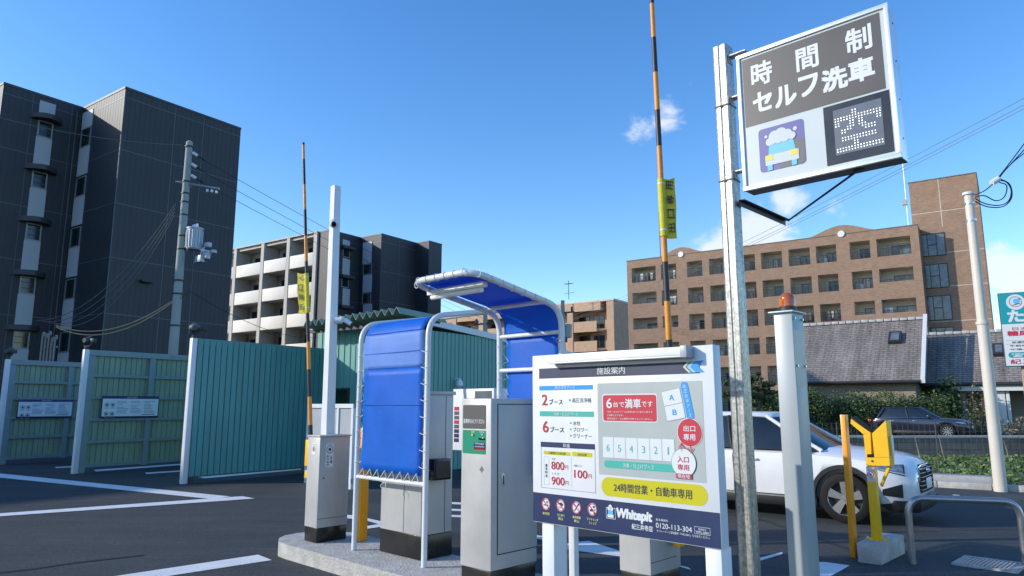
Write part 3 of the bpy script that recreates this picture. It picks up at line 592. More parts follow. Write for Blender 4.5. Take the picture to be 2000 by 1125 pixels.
# ---- brown brick block on the right
Dc = PY(1500, 475, 73); D = Fr(Dc, SITE); HD = D.onY(1500, 476)[1]
bD = thing('apartment_building', 'brown brick apartment block with rows of recessed balconies and a taller stair tower', 'building', D)
XL, XR = D.onY(1224, 511)[0], D.onY(1792, 438)[0]
cols = [(1234, 1281, 'rail'), (1291, 1321, 'rail'), (1342, 1372, 'rail'), (1384, 1424, 'rail'), (1444, 1474, 'rail'), (1486, 1527, 'rail'), (1540, 1582, 'rail'), (1594, 1634, 'rail'), (1659, 1699, 'rail'), (1712, 1779, 'rail')]
cx = [(D.onY(a, 500)[0], D.onY(b, 500)[0]) for a, b, _ in cols]
cx = [(D.onY(a, {0: 540, 1: 535, 2: 530}.get(i, 500 if i < 8 else 480))[0], D.onY(b, {0: 540, 1: 535, 2: 530}.get(i, 500 if i < 8 else 480))[0]) for i, (a, b, _) in enumerate(cols)]
zt0 = D.onY(1505, 492)[1]; zb0 = D.onY(1505, 527)[1]
FD = D.onY(1505, 492)[1]-D.onY(1512, 546)[1]
short = {(1, 0), (2, 0), (2, 1), (1, 9), (2, 9), (2, 8)}     # low openings over a solid parapet
ops = []
for r_ in range(6):
    for i, (a, b) in enumerate(cx):
        top = zt0-FD*r_; bot = zb0-FD*r_+0.15
        if (r_, i) in short: bot += 0.45
        if bot < 0.3: continue
        ops.append((a, b, bot, top, r_, i))
w = MB(); facade(w, XL, XR, 0, HD-0.002, [o[:4] for o in ops], 1.5, 'brown_brick', 'recess_wall')
w.quad((XL, 0, 0), (XL, 14, 0), (XL, 14, HD), (XL, 0, HD), 'brown_brick'); w.quad((XR, 0, 0), (XR, 14, 0), (XR, 14, HD), (XR, 0, HD), 'brown_brick'); w.quad((XL, 0, HD), (XR, 0, HD), (XR, 14, HD), (XL, 14, HD), 'concrete')
w.quad((XL, 14, 0), (XR, 14, 0), (XR, 14, HD), (XL, 14, HD), 'brown_brick')
w.build('wall', bD, smooth=False)
for px_, half, rise, mz in ((1330, 2.3, 0.85, 497), (1643, 2.8, 0.95, 457)):
    gx = D.onY(px_, mz)[0]; pts = [(gx-half*1.35, HD-0.6)]
    for i in range(21):
        t = -1+2*i/20; pts.append((gx+half*1.35*t, HD+rise*(0.5+0.5*math.cos(math.pi*t))))
    pts.append((gx+half*1.35, HD-0.6)); gm = MB(); n = len(pts)
    gm.add([(x, -0.006, z) for x, z in pts]+[(x, 0.35, z) for x, z in pts], [tuple(range(n)), tuple(range(n, 2*n))[::-1]]+[(i, (i+1) % n, n+(i+1) % n, n+i) for i in range(n)], 'brown_brick')
    gm.build('gable', bD, smooth=False)
    md = MB(); mz_ = D.onY(px_, mz)[1]; md.lathe([(0.0, 0.0), (-0.12, 0.001), (-0.12, 0.10), (-0.10, 0.13), (-0.10, 0.18), (-0.12, 0.2), (-0.12, 0.31), (0.0, 0.35)], (gx, -0.006, mz_), 'porcelain', axis='y', n=20); md.build('medallion', bD)
cop = MB(); cop.box(XL-0.05, XR+0.05, -0.05, 0.3, HD, HD+0.08, 'dark_wall'); cop.build('coping', bD, smooth=False)
for (a, b, c, d, r_, i) in ops:
    wx0 = a+(b-a)*0.38; wx1 = b-0.02*(b-a)
    low = (r_, i) in short
    win_y(bD, 1.5, wx0, wx1, c+0.02, min(d-0.55, c+2.0), 'window_frame', 'glass_pale' if (r_*7+i*3) % 4 else 'glass_dark', bars=(0.5,))
    rl = MB(); h = 0.25 if low else 1.05; zr = c+h
    rl.box(a+0.01, b-0.01, 0.02, 0.07, zr-0.05, zr, 'dark_metal'); rl.box(a+0.01, b-0.01, 0.02, 0.07, c+0.04, c+0.08, 'dark_metal')
    if not low: rl.box(a+0.01, b-0.01, 0.02, 0.07, zr-0.3, zr-0.26, 'dark_metal')
    n = max(3, int((b-a)/0.13))
    for k in range(n+1): xx = a+0.03+(b-a-0.06)*k/n; rl.box(xx-0.011, xx+0.011, 0.03, 0.06, c+0.08, zr-0.05 if low else zr-0.3, 'dark_metal')
    for k in range(4): xx = a+0.03+(b-a-0.06)*k/3; rl.box(xx-0.025, xx+0.025, 0.02, 0.07, c+0.02, zr, 'dark_metal')
    rl.build('railing', bD, smooth=False)
    if (r_*5+i*2) % 7 == 0: ac = MB(); ac.box(a+0.12, a+0.85, 0.75, 1.05, c+0.02, c+0.6, 'sticker', 0.02); ac.cyl((a+0.4, 0.75, c+0.32), (a+0.4, 0.742, c+0.32), 0.22, 'window_alu', 14); ac.build('air_conditioner', bD)
    if (r_*3+i*5) % 6 == 1 and not low: cu = MB(); cu.box(wx0+0.1, wx0+(wx1-wx0)*random.uniform(.35, .9), 1.42, 1.445, c+0.1, min(d-0.62, c+1.93), 'laundry'); cu.build('curtain', bD, smooth=False)
    if (r_, i) in {(0, 0), (0, 1), (1, 1), (2, 6), (2, 7), (1, 4)}:
        lb = MB()
        for k in range(4): xx = a+0.25+k*(b-a-0.5)/4; lb.box(xx, xx+random.uniform(0.18, 0.35), 0.5, 0.54, d-1.4-random.uniform(0, .3), d-0.65, random.choice(['laundry', 'recess_wall', 'dark_wall']))
        lb.build('laundry', bD, smooth=False)
# stair tower, set back behind the balcony front
yt = 2.2; t0 = D.onY(1774, 357, yt)[0]; t1 = D.onY(1900, 339, yt)[0]; HT = D.onY(1840, 348, yt)[1]
tw = MB(); tw.box(t0, t1+0.25, yt, yt+8, HD+0.001, HT, 'brown_brick'); tw.box(XR+0.002, t1+0.25, yt+0.001, yt+8, 0, HD, 'brown_brick'); tw.build('stair_tower', bD, smooth=False)
tc_ = MB(); tc_.box(t0-0.05, t1+0.3, yt-0.05, yt+8.05, HT, HT+0.09, 'dark_wall')
jx = D.onY(1834, 380, yt)[0]; tc_.box(jx, jx+0.06, yt-0.012, yt-0.001, HD, HT-0.02, 'recess_wall')
for py_ in (412, 494, 560, 628): z = D.onY(1840, py_, yt)[1]; tc_.box(t0 if z > HD else XR+0.05, t1+0.25, yt-0.013, yt-0.001, z-0.03, z+0.03, 'recess_wall')
tc_.build('band', bD, smooth=False)
for (q0, q1) in ((456, 500), (516, 563), (578, 626), (640, 690)):
    a = D.onY(1797, 500, yt)[0]; b_ = D.onY(1848, 490, yt)[0]; z1_ = D.onY(1822, q0, yt)[1]; z0_ = D.onY(1826, q1, yt)[1]
    win_y(bD, yt, a, b_, z0_, z1_, 'dark_metal', 'glass_pale', bars=(0.33, 0.67), hb=((0.33, 0.67, 0.5),))
am = MB(); am.cyl((XL+2.6, 4, HD), (XL+2.6, 4, HD+6.6), 0.045, 'dark_metal', 6); am.build('mast', bD)
am = MB(); q = D.onY(1770, 357, yt+1); am.cyl((q[0]-0.15, yt+1, HD), (q[0]-0.15, yt+1, HT+2.6), 0.035, 'steel', 6); am.box(q[0]-0.5, q[0]-0.1, yt+0.8, yt+1.2, HD+2.9, HD+3.4, 'concrete'); am.build('mast', bD)
# ---- peach block in the distance, centre
Cc = PY(1198, 586, 105); Cf = Fr(Cc, SITE); HC = Cc[2]
bC = thing('apartment_building', 'distant peach coloured apartment block seen between blue canopy and brown block', 'building', Cf)
XC = -46.0; sy = Cf.onX(1231, 593)[0]
w = MB(); w.box(XC, 0, 1.4, 12+sy, 0, HC-0.05, 'peach_brick'); w.box(-1.2, 0.0, 0.0, 1.39, 0, HC-0.05, 'peach_brick'); w.build('wall', bC, smooth=False)
MB().box(XC, 0.1, -0.1, 12+sy, HC-0.04, HC+0.25, 'recess_wall').build('roof', bC, smooth=False)
MB().box(XC, -1.9, -0.6, 1.39, HC-1.4, HC-0.05, 'peach_brick').build('fascia', bC, smooth=False)
ce = [Cf.onY(x, 640)[0] for x in (893, 946, 1000, 1055, 1120)]+[-1.9]
for x in ce[:-1]: MB().box(x-0.7, x+0.3, -0.7, 1.38, 0, HC-0.055, 'peach_brick').build('pier', bC, smooth=False)
for k in range(5):
    z = HC-3.0*(k+1)-1.1
    for a, b_ in zip(ce[:-1], ce[1:]):
        MB().box(a+0.31, b_-0.71 if b_ > -2 or True else b_, -0.62, -0.45, z-0.5, z+1.1, 'peach_brick').build('balcony', bC, smooth=False)
        MB().box(a+0.31, b_-0.71, -0.44, 1.38, z-0.4, z-0.1, 'recess_wall').build('floor_slab', bC, smooth=False)
        for u in (0.25, 0.75):
            xx = a+(b_-a)*u; win_y(bC, 1.4, xx-1.0, xx+0.9, z+0.1, z+2.1, 'window_frame', 'glass_dark', bars=(0.5,))
an = thing('television_antenna', 'thin rooftop aerial on the distant peach block', 'antenna', Fr(PY(1111, 592, 106), SITE), z=HC+0.25)
MB().cyl((0, 0, 0), (0, 0, 2.9), 0.05, 'window_frame', 6).build('mast', an)
el = MB(); el.cyl((-0.8, 0, 0.9), (1.0, 0, 1.0), 0.03, 'window_frame', 5)
for i in range(5): el.cyl((-0.6+i*0.3, -0.5, 2.4), (-0.6+i*0.3, 0.5, 2.4), 0.025, 'window_frame', 5)
el.cyl((-0.7, 0, 2.4), (0.7, 0, 2.4), 0.03, 'window_frame', 5); el.build('crossbar', an)
# ---- houses with slate roofs
def house(name, label, P, pxl, zr_px, ridge_px, wallm, win_px, xl_pad=0.0, dark=False):
    pass
E1 = PY(1798, 741, 40); E = Fr(E1, SITE); ze = E1[2]
xe0 = E.onY(1532, 749)[0]
rd = 5.2; zr = E.onY(1790, 623.5, rd)[1]
hE = thing('house', 'low house with a wide grey slate roof, small roof light and white verge', 'house', E)
MB().box(xe0+0.3, -0.35, 0.6, 10, 0, ze-0.05, 'house_brick').build('wall', hE, smooth=False)
rf = MB(); rf.add([(xe0, 0, ze), (0, 0, ze), (0, rd, zr), (xe0, rd, zr), (0, 2*rd, ze), (xe0, 2*rd, ze)], [(0, 1, 2, 3), (3, 2, 4, 5)], 'slate'); rf.add([(xe0, 0, ze-0.16), (0, 0, ze-0.16), (0, 2*rd, ze-0.16), (xe0, 2*rd, ze-0.16)], [(0, 1, 2, 3)], 'house_wall')
rf.add([(0, 0, ze-0.16), (0, 2*rd, ze-0.16), (0, rd, zr-0.05)], [(0, 1, 2)], 'house_wall'); rfo = rf.build('roof', hE, smooth=False)
rk = MB(); rk.cyl((xe0, rd, zr+0.02), (0, rd, zr+0.02), 0.10, 'slate', 8)
for i in range(int(-xe0/0.45)): rk.box(-i*0.45-0.40, -i*0.45, rd-0.16, rd+0.1, zr-0.03, zr+0.13+0.02*(i % 2), 'roof_verge', 0.01)
rk.build('ridge_tiles', rfo)
vg = MB(); vg.add([(0.0, -0.1, ze-0.2), (0.22, -0.1, ze-0.2), (0.22, rd, zr+0.12), (0.0, rd, zr+0.12), (0.0, -0.1, ze+0.05), (0.22, -0.1, ze+0.05), (0.22, rd, zr+0.30), (0, rd, zr+0.30)], [(0, 1, 2, 3), (4, 7, 6, 5), (0, 4, 5, 1), (1, 5, 6, 2), (3, 2, 6, 7), (0, 3, 7, 4)], 'house_white'); vg.build('verge_board', rfo, smooth=False)
MB().tube([(xe0, -0.08, ze-0.1), (0, -0.08, ze-0.1)], 0.09, 'dark_metal', 8).build('gutter', hE)
def rooflight(fr, parent, p0, p1, q0, q1, ye, rd_, ze_, zr_):
    s_ = (zr_-ze_)/rd_
    def hit(px, py):
        d = ray(px, py); c = fr.loc((0, 0)); dx = d[0]*fr.c+d[1]*fr.s; dy = -d[0]*fr.s+d[1]*fr.c
        t = (ze_+s_*(c[1]-ye)-EYE)/(d[2]-s_*dy); return c[0]+dx*t, c[1]+dy*t, EYE+d[2]*t
    a = hit(p0, q1); b_ = hit(p1, q0); x0, x1, y0, y1 = a[0], b_[0], a[1], b_[1]
    nrm = Vector((0, -s_, 1)).normalized()
    def P(x, y, o): v = Vector((x, y, ze_+s_*(y-ye)))+nrm*o; return tuple(v)
    f = MB(); f.add([P(x0, y0, -.05), P(x1, y0, -.05), P(x1, y1, -.05), P(x0, y1, -.05), P(x0, y0, .22), P(x1, y0, .22), P(x1, y1, .22), P(x0, y1, .22)], [(4, 5, 6, 7), (0, 1, 5, 4), (1, 2, 6, 5), (2, 3, 7, 6), (3, 0, 4, 7)], 'dark_metal'); fo = f.build('roof_light', parent, smooth=False)
    e = 0.13; MB().add([P(x0+e, y0+e, .226), P(x1-e, y0+e, .226), P(x1-e, y1-e, .226), P(x0+e, y1-e, .226)], [(0, 1, 2, 3)], 'glass_pale').build('pane', fo, smooth=False)
rooflight(E, rfo, 1735, 1762, 652, 673, 0, rd, ze, zr)
F1 = PY(1802, 748, 42.5); F = Fr(F1, SITE); zf = F1[2]; rdF = 4.4; zrF = F.onY(1860, 652, rdF)[1]; xf1 = 16.0; xf0 = -2.0
hF = thing('house', 'second slate roofed house with recessed porch and white column, right of the first', 'house', F)
rf = MB(); rf.add([(xf0, 0, zf), (xf1, 0, zf), (xf1, rdF, zrF), (xf0, rdF, zrF), (xf1, 2*rdF, zf), (xf0, 2*rdF, zf)], [(0, 1, 2, 3), (3, 2, 4, 5)], 'slate'); rf.add([(xf0, 0, zf-0.2), (xf1, 0, zf-0.2), (xf1, 2*rdF, zf-0.2), (xf0, 2*rdF, zf-0.2)], [(0, 1, 2, 3)], 'house_wall'); rfo2 = rf.build('roof', hF, smooth=False)
rk = MB()
for i in range(40): rk.box(xf0+i*0.45, xf0+i*0.45+0.41, rdF-0.16, rdF+0.1, zrF-0.03, zrF+0.13+0.03*(i % 2), 'roof_verge', 0.01)
rk.build('ridge_tiles', rfo2)
rooflight(F, rfo2, 1940, 1962, 676, 697, 0, rdF, zf, zrF)
MB().tube([(xf0, -0.08, zf-0.12), (xf1, -0.08, zf-0.12)], 0.10, 'dark_metal', 8).build('gutter', hF)
wl = MB(); wl.box(xf0, xf1, 3.2, 8, 0, zf-0.21, 'house_wall'); a = F.onY(1832, 800, 1.2)[0]; b_ = F.onY(1888, 800, 1.2)[0]; wl.box(a, b_, 1.2, 3.19, 0, zf-0.45, 'pale_wall'); wl.build('wall', hF, smooth=False)
fs = MB(); a = F.onY(1858, 752, 0.1)[0]; fs.box(a, xf1, 0.02, 0.12, zf-0.5, zf-0.22, 'house_white'); fs.build('fascia', hF, smooth=False)
for (u0, u1, nm) in ((1947, 1966, 'column'), (1968, 1975, 'column')):
    a, b_ = F.onY(u0, 800, 0.3)[0], F.onY(u1, 800, 0.3)[0]; MB().box(a, b_, 0.3, 0.3+(0.5 if u0 == 1947 else 0.25), 0, zf-0.51, 'house_white', 0.01).build('column', hF)
bx = MB(); a, b_ = F.onY(1978, 830, 1.0)[0], F.onY(2040, 830, 1.0)[0]; bx.box(a, b_, 1.0, 1.8, 0, F.onY(1990, 812, 1.0)[1], 'house_brick'); bx.build('planter_wall', hF, smooth=False)
# ---- shed with corrugated roof behind the booths
W3 = G(358, 945); w3 = Fr(W3, SITE); ys = w3.onX(632, 684)[0]
S = Fr(w3.wor(0, ys), SITE)
def ribwall(mb, axis, a0, a1, z0, z1, off, out, mt, pitch=0.19, dep=0.022, flip=1):
    """box-rib cladding: ribs along `axis`, face toward +/- the other axis"""
    pts = []; n = max(1, int(round((a1-a0)/pitch))); p = (a1-a0)/n
    for i in range(n): s_ = a0+i*p; pts += [(s_, off), (s_+p*0.78, off), (s_+p*0.84, off-out*dep), (s_+p*0.94, off-out*dep)]
    pts.append((a1, off)); vs = []
    for t, o in pts: zz = z1(t) if callable(z1) else z1; vs += [(t, o, z0), (t, o, zz)] if axis == 'x' else [(o, t, z0), (o, t, zz)]
    mb.add(vs, [(2*i, 2*i+2, 2*i+3, 2*i+1) for i in range(len(pts)-1)], mt)
shd = thing('shed', 'pale teal ribbed shed with a corrugated roof overhang, behind the blue canopies', 'shed', S)
x0s = w3.onY(622, 640, ys)[0]; x1s = w3.onY(770, 640, ys)[0]; zs_ = w3.onY(700, 640, ys)[1]
dx0, dx1 = w3.onY(648, 770, ys)[0], w3.onY(683, 770, ys)[0]; dz1 = w3.onY(665, 758, ys)[1]
zsr = S.onX(960, 657, x1s); Ls = 9.0
slope = (w3.onX(966, 657, x1s)[1]-w3.onX(848, 630, x1s)[1])/(w3.onX(966, 657, x1s)[0]-w3.onX(848, 630, x1s)[0])
w = MB()
ribwall(w, 'x', x0s, dx0, 0, zs_-0.02, 0, -1, 'teal_light'); ribwall(w, 'x', dx1, x1s, 0, zs_-0.02, 0, -1, 'teal_light'); ribwall(w, 'x', dx0, dx1, dz1, zs_-0.02, 0, -1, 'teal_light')
w.box(x0s+0.01, x1s-0.03, 0.03, 0.06, dz1, zs_-0.25, 'teal'); w.box(x0s+0.01, dx0-0.01, 0.03, 0.06, 0, zs_-0.25, 'teal'); w.box(dx1+0.01, x1s-0.03, 0.03, 0.06, 0, zs_-0.25, 'teal')
zside = lambda y: 3.64-0.0588*(y-1.4)
ribwall(w, 'y', 0.0, Ls, 0, lambda y: min(zs_-0.03, zside(y)-0.03), x1s, 1, 'teal_light', 0.16); w.box(x1s-0.06, x1s-0.03, 0.0, Ls, 0, zside(Ls)-0.05, 'teal')
w.box(x0s-0.0, x0s+0.04, 0.0, Ls, 0, zs_-0.42, 'teal_light'); w.box(x0s, x1s, Ls, Ls+0.04, 0, zs_-0.42, 'teal_light'); w.build('wall', shd, smooth=False)
dr = MB()
for a in ((dx0, dx0+0.05, 0, dz1), (dx1-0.05, dx1, 0, dz1), (dx0+0.05, dx1-0.05, dz1-0.05, dz1)): dr.box(a[0], a[1], -0.04, 0.02, a[2], a[3], 'dark_metal')
dr.box(dx0, dx1, 0.8, 0.83, 0, dz1, 'dark_metal'); dr.build('doorway', shd, smooth=False)
def roof_z(y, x): return zs_+0.05+slope*y*0.6
rf = MB(); pts = []; e0 = w3.onY(592, 628, ys-0.7)[0]; e1 = w3.onY(775, 603, ys-0.7)[0]+0.1; n = 14; vs = []
for i in range(2*n+1):
    x = e0+(e1-e0)*i/(2*n); zz = 0.10 if i % 2 else -0.06
    for yy in (-0.7, 0.9): vs += [(x, yy, roof_z(yy, x)+zz+0.10*(i/(2*n))), (x, yy, roof_z(yy, x)+zz+0.012+0.10*(i/(2*n)))]
rf.add(vs, [f_ for i in range(2*n) for f_ in ((4*i, 4*i+4, 4*i+6, 4*i+2), (4*i+1, 4*i+3, 4*i+7, 4*i+5), (4*i, 4*i+1, 4*i+5, 4*i+4))], 'booth_back'); rf.build('roof', shd, smooth=False)
MB().box(e0-0.05, e1, -0.45, -0.35, zs_-0.10, zs_-0.02, 'dark_metal').build('eaves_beam', shd, smooth=False)
fa = MB(); q_ = [(y, zside(y)) for y in (-0.1, Ls)]
fa.add([(x_, y, z+dz) for (y, z) in q_ for dz in (-0.10, 0.06) for x_ in (x1s-0.12, x1s+0.05)], [(0, 1, 3, 2), (4, 6, 7, 5), (0, 4, 5, 1), (2, 3, 7, 6), (1, 5, 7, 3), (0, 2, 6, 4)], 'white_paint')
fa.add([(x0s, 0.9, zside(.9)-.02), (x1s-.13, .9, zside(.9)-.02), (x1s-.13, Ls, zside(Ls)-.02), (x0s, Ls, zside(Ls)-.02)], [(0, 1, 2, 3)], 'booth_back'); fa.build('fascia', shd, smooth=False)
wlz = S.onX(888, 747, x1s); wl = MB(); wl.cyl((x1s, wlz[0], wlz[1]+0.08), (x1s+0.16, wlz[0], wlz[1]+0.08), 0.03, 'white_paint', 8); wl.lathe([(0, 0.03), (-0.06, 0.08), (-0.16, 0.09), (-0.22, 0.03)], (x1s+0.16, wlz[0], wlz[1]+0.08), 'porcelain', 'z', 12); wl.build('wall_lamp', shd)
# ============================================================ WASH BOOTHS
def booth_wall(O, H, Lw, label, teal=False, board=None, grp='partition walls of the wash booths'):
    fr = Fr(O, SITE); t = thing('booth_wall', label, 'booth wall', fr, grp)
    MB().box(-0.055, 0.055, -0.06, 0.06, 0, H, 'white_paint', 0.006).build('end_post', t)
    MB().box(-0.06, 0.06, 0.061, Lw, H-0.14, H-0.001, 'booth_frame' if not teal else 'teal').build('top_rail', t)
    s = MB()
    if teal: ribwall(s, 'y', 0.062, Lw, 0.14, H-0.03, 0.075, 1, 'teal', 0.145, 0.025); s.box(0.0, 0.04, 0.07, Lw, 0.14, H-0.15, 'teal')
    else:
        ribwall(s, 'y', 0.062, Lw, 0.18, H-0.14, -0.02, 1, 'booth_back', 0.135, 0.02); s.box(-0.06, -0.045, 0.07, Lw, 0.18, H-0.15, 'teal')
    s.build('cladding', t, smooth=False)
    if not teal:
        ri = MB()
        for z in (0.16, 0.72, 1.25, 1.78, H-0.62): ri.box(0.0, 0.055, 0.12, Lw, z-0.035, z+0.035, 'booth_frame')
        ri.build('rail', t, smooth=False)
        MB().box(0.0, 0.058, 0.061, 0.20, 0, H-0.15, 'booth_frame').build('post', t, smooth=False)
        for y in (1.62, 3.2): MB().box(-0.01, 0.075, y-0.06, y+0.06, 0.1, H-0.15, 'booth_frame').build('post', t, smooth=False)
    else: MB().box(-0.03, 0.07, 0.062, 0.17, 0, 0.139, 'dark_metal').build('foot', t, smooth=False)
    return fr
w3f = booth_wall(W3, 3.0, ys-0.02, 'teal ribbed booth wall with a white end post, nearest the shed', True)
W2 = G(145, 925); w2f = booth_wall(W2, 2.93, 4.2, 'pale green booth wall with an info panel, left of the teal wall')
W1 = G(-8, 908); w1f = booth_wall(W1, 2.85, 4.2, 'pale green booth wall cut by the left photo edge')
bk = MB(); bf = Fr(w3.wor(-14, 6.0), SITE); bk.box(0, 13.2, 0, 0.1, 0, 2.7, 'booth_back'); tag(rot(bk.build('rear_wall', smooth=False, loc=(*bf.O, 0)), SITE), 'green rear wall closing the wash booths', 'wall')
def rule_board(fr, q, label):
    a, zt_ = fr.onX(q[0], q[1], 0.09); b_, _ = fr.onX(q[2], q[1], 0.09); _, zb_ = fr.onX(q[0], q[3], 0.09)
    t = thing('rules_board', label, 'notice board', Fr(fr.wor(0.08, a), SITE+90), 'rules boards on the booth walls'); wd = b_-a; h = zt_-zb_
    MB().box(0, wd, -0.02, 0.0, zb_, zt_, 'navy', 0.003).build('panel', t)
    p = MB(); y = -0.023; p.xz([(0.015, zb_+0.045), (wd-0.015, zb_+0.045), (wd-0.015, zt_-0.07), (0.015, zt_-0.07)], y, 'sticker')
    p.text('施設利用案内', wd*0.42, wd*0.6, zt_-0.055, zt_-0.018, y-0.001, 'ink_white'); 
    for i in range(2):
        for j in range(2):
            cx_, cz = 0.12+i*0.14, zt_-0.22-j*0.22; p.ring(cx_, cz, 0.055, 0.01, y-0.002, 'ink'); p.disc(cx_, cz, 0.028, y-0.002, 'ink', 10); p.box(cx_-0.05, cx_+0.05, y-0.002, y-0.0015, cz-0.085, cz-0.07, 'soft_ink')
    random.seed(3)
    for c_ in range(3):
        for k in range(9):
            if random.random() < 0.12: continue
            xx = 0.36+c_*0.30*(wd/1.25); zz = zt_-0.13-k*(h-0.2)/9.5; ln = random.uniform(0.12, 0.26)*(wd/1.25); p.box(xx, xx+ln, y-0.002, y-0.0015, zz-0.008, zz+0.006, 'soft_ink')
    p.box(wd*0.7, wd*0.93, y-0.002, y-0.0015, zb_+0.075, zb_+0.09, 'ink'); p.build('printed_sheet', t, smooth=False)
rule_board(w2f, (200, 773, 311, 817), 'blue edged rules board on the wall next to the teal one')
rule_board(w1f, (36, 780, 143, 817), 'blue edged rules board on the leftmost booth wall')
def floodlight(fr, z, label, yaw):
    t = thing('floodlight', label, 'floodlight', Fr(fr.wor(0, 0), SITE+yaw), 'floodlights on the booth wall posts', z=z)
    b_ = MB(); b_.cyl((0, 0, 0), (0, 0, 0.07), 0.05, 'dark_metal', 12); b_.tube([(-0.09, 0, 0.2), (-0.09, 0, 0.08), (0.09, 0, 0.08), (0.09, 0, 0.2)], 0.012, 'dark_metal', 8); b_.build('bracket', t)
    h = MB(); h.lathe([(-0.09, 0.0), (-0.09, 0.055), (-0.03, 0.075), (0.05, 0.11), (0.06, 0.115), (0.06, 0.1)], (0, 0.0, 0.22), 'window_frame', 'y', 16); ho = h.build('lamp_head', t)
    MB().lathe([(0.055, 0), (0.055, 0.1)], (0, 0, 0.22), 'glass_pale', 'y', 16).build('lens', ho)
    s = MB(); s.box(0.13, 0.24, -0.05, 0.05, 0.16, 0.26, 'dark_metal', 0.01); s.box(0.1, 0.14, -0.01, 0.01, 0.1, 0.2, 'dark_metal'); s.build('sensor', t)
floodlight(w3f, 3.0, 'dark floodlight on the post of the teal wall', 60)
floodlight(w2f, 2.93, 'dark floodlight on the post of the green wall beside the teal one', 20)
floodlight(w1f, 2.85, 'dark floodlight on the leftmost wall post at the photo edge', 20)
# grey panelled screen behind the entry gate
Z = Fr(PY(594, 930, 15.2), LANE); zs1 = Z.onY(640, 789)[1]; xz1 = Z.onY(690, 800)[0]
sc = thing('panel_screen', 'white framed screen of grey panels standing behind the entry gate', 'screen', Z)
f = MB()
for x in (0, xz1*0.33, xz1*0.66, xz1-0.07): f.box(x, x+0.07, 0, 0.07, 0.0, zs1, 'white_paint')
f.box(0, xz1, -0.005, 0.075, zs1-0.08, zs1+0.002, 'white_paint'); f.box(0.0, xz1, -0.004, 0.074, 0.1, 0.2, 'white_paint'); f.build('frame', sc, smooth=False)
MB().box(0.03, xz1-0.03, 0.03, 0.05, 0.2, zs1-0.08, 'panel_grey').build('infill', sc, smooth=False)
# ============================================================ UTILITY POLES, WIRES
up = PY(345, 600, 27); U = Fr(up, SITE); zt_ = PY(360, 278, 27)[2]
ut = thing('utility_pole', 'grey concrete utility pole with transformer rising before the dark block', 'utility pole', U)
m_ = MB(); m_.cyl((0, 0, 0), (0, 0, zt_), 0.20, 'pole_concrete', 20, r2=0.125); m_.cyl((0, 0, zt_), (0, 0, zt_+0.06), 0.128, 'concrete', 20, r2=0.06); m_.build('shaft', ut)
def uz(py, x=350): return PY(x, py, 27)[2]
for py in (287, 355, 378, 395, 420, 461, 487, 548, 574, 636):
    bd = MB(); bd.cyl((0, 0, uz(py)-0.03), (0, 0, uz(py)+0.03), 0.165 if py < 500 else 0.2, 'dark_metal', 20); bd.build('band', ut)
cam_dir = -1
wr = Vector((U.c, -U.s, 0)); rx = U.c; ry = -U.s       # world +x in local coordinates
def lx(px, py, Y=27): q = PY(px, py, Y); l = U.loc(q); return (l[0], l[1], q[2])
ar = MB(); ar.tube([lx(343, 355), lx(428, 369)], 0.05, 'galvanised', 8); ar.tube([lx(360, 376), lx(378, 361)], 0.025, 'galvanised', 6)
for x, y in ((405, 370), (414, 371), (423, 373)): p_ = lx(x, y); ar.cyl(p_, (p_[0], p_[1], p_[2]-0.1), 0.05, 'porcelain', 8)
ar.build('crossarm', ut)
for (x, y) in ((381, 300), (379, 322), (378, 344)):
    i_ = MB(); a = lx(x-14, y-8); b_ = lx(x-4, y-1); c_ = lx(x+6, y+5); d_ = lx(x+18, y+13); i_.tube([a, b_], 0.015, 'steel', 6)
    for k in range(3):
        q = Vector(b_).lerp(Vector(c_), k/3); q2 = Vector(b_).lerp(Vector(c_), k/3+0.22); i_.cyl(q, q2, 0.075, 'porcelain', 12, r2=0.05)
    i_.tube([c_, d_], 0.04, 'cable', 6); i_.build('insulator', ut)
tf = MB(); q = lx(378, 488); q1 = lx(378, 446); hh = q1[2]-q[2]
tf.lathe([(0, 0.0), (0.0, 0.24), (0.05, 0.28), (hh-0.06, 0.29), (hh-0.05, 0.32), (hh, 0.32), (hh+0.03, 0.1), (hh+0.03, 0)], q, 'transformer', 'z', 28)
for k in range(16):
    a = 2*math.pi*k/16; tf.box(q[0]+0.30*math.cos(a)-0.012, q[0]+0.30*math.cos(a)+0.012, q[1]+0.30*math.sin(a)-0.012, q[1]+0.30*math.sin(a)+0.012, q[2]+0.08, q[2]+hh-0.1, 'transformer')
tfo = tf.build('transformer', ut); bs = MB()
for k in (-1, 0, 1): bs.cyl((q[0]+k*0.15, q[1], q[2]+hh), (q[0]+k*0.15, q[1], q[2]+hh+0.16), 0.04, 'porcelain', 8)
bs.build('bushing', tfo)
br = MB(); br.box(*sorted((0, q[0])), q[1]-0.05, q[1]+0.05, q[2]+0.02, q[2]+0.08, 'galvanised'); br.box(*sorted((0, q[0])), q[1]-0.05, q[1]+0.05, q[2]+hh-0.2, q[2]+hh-0.14, 'galvanised'); br.build('bracket', ut)
q = lx(358, 425); MB().box(q[0]-0.04, q[0]+0.04, q[1]-0.05, q[1]+0.05, lx(358, 440)[2], lx(358, 411)[2], 'sticker').build('number_plate', ut)
for (x, y, s) in ((406, 478, .14), (390, 505, .2), (402, 500, .17), (407, 493, .12), (417, 491, .1)):
    q = lx(x, y); f_ = MB(); f_.box(q[0]-s, q[0]+s, q[1]-0.1, q[1]+0.1, q[2]-s*0.8, q[2]+s*0.6, 'transformer', 0.03); f_.tube([q, lx(394, 488), (0.1, 0, lx(390, 482)[2])], 0.025, 'porcelain', 6); f_.build('connector_box', ut)
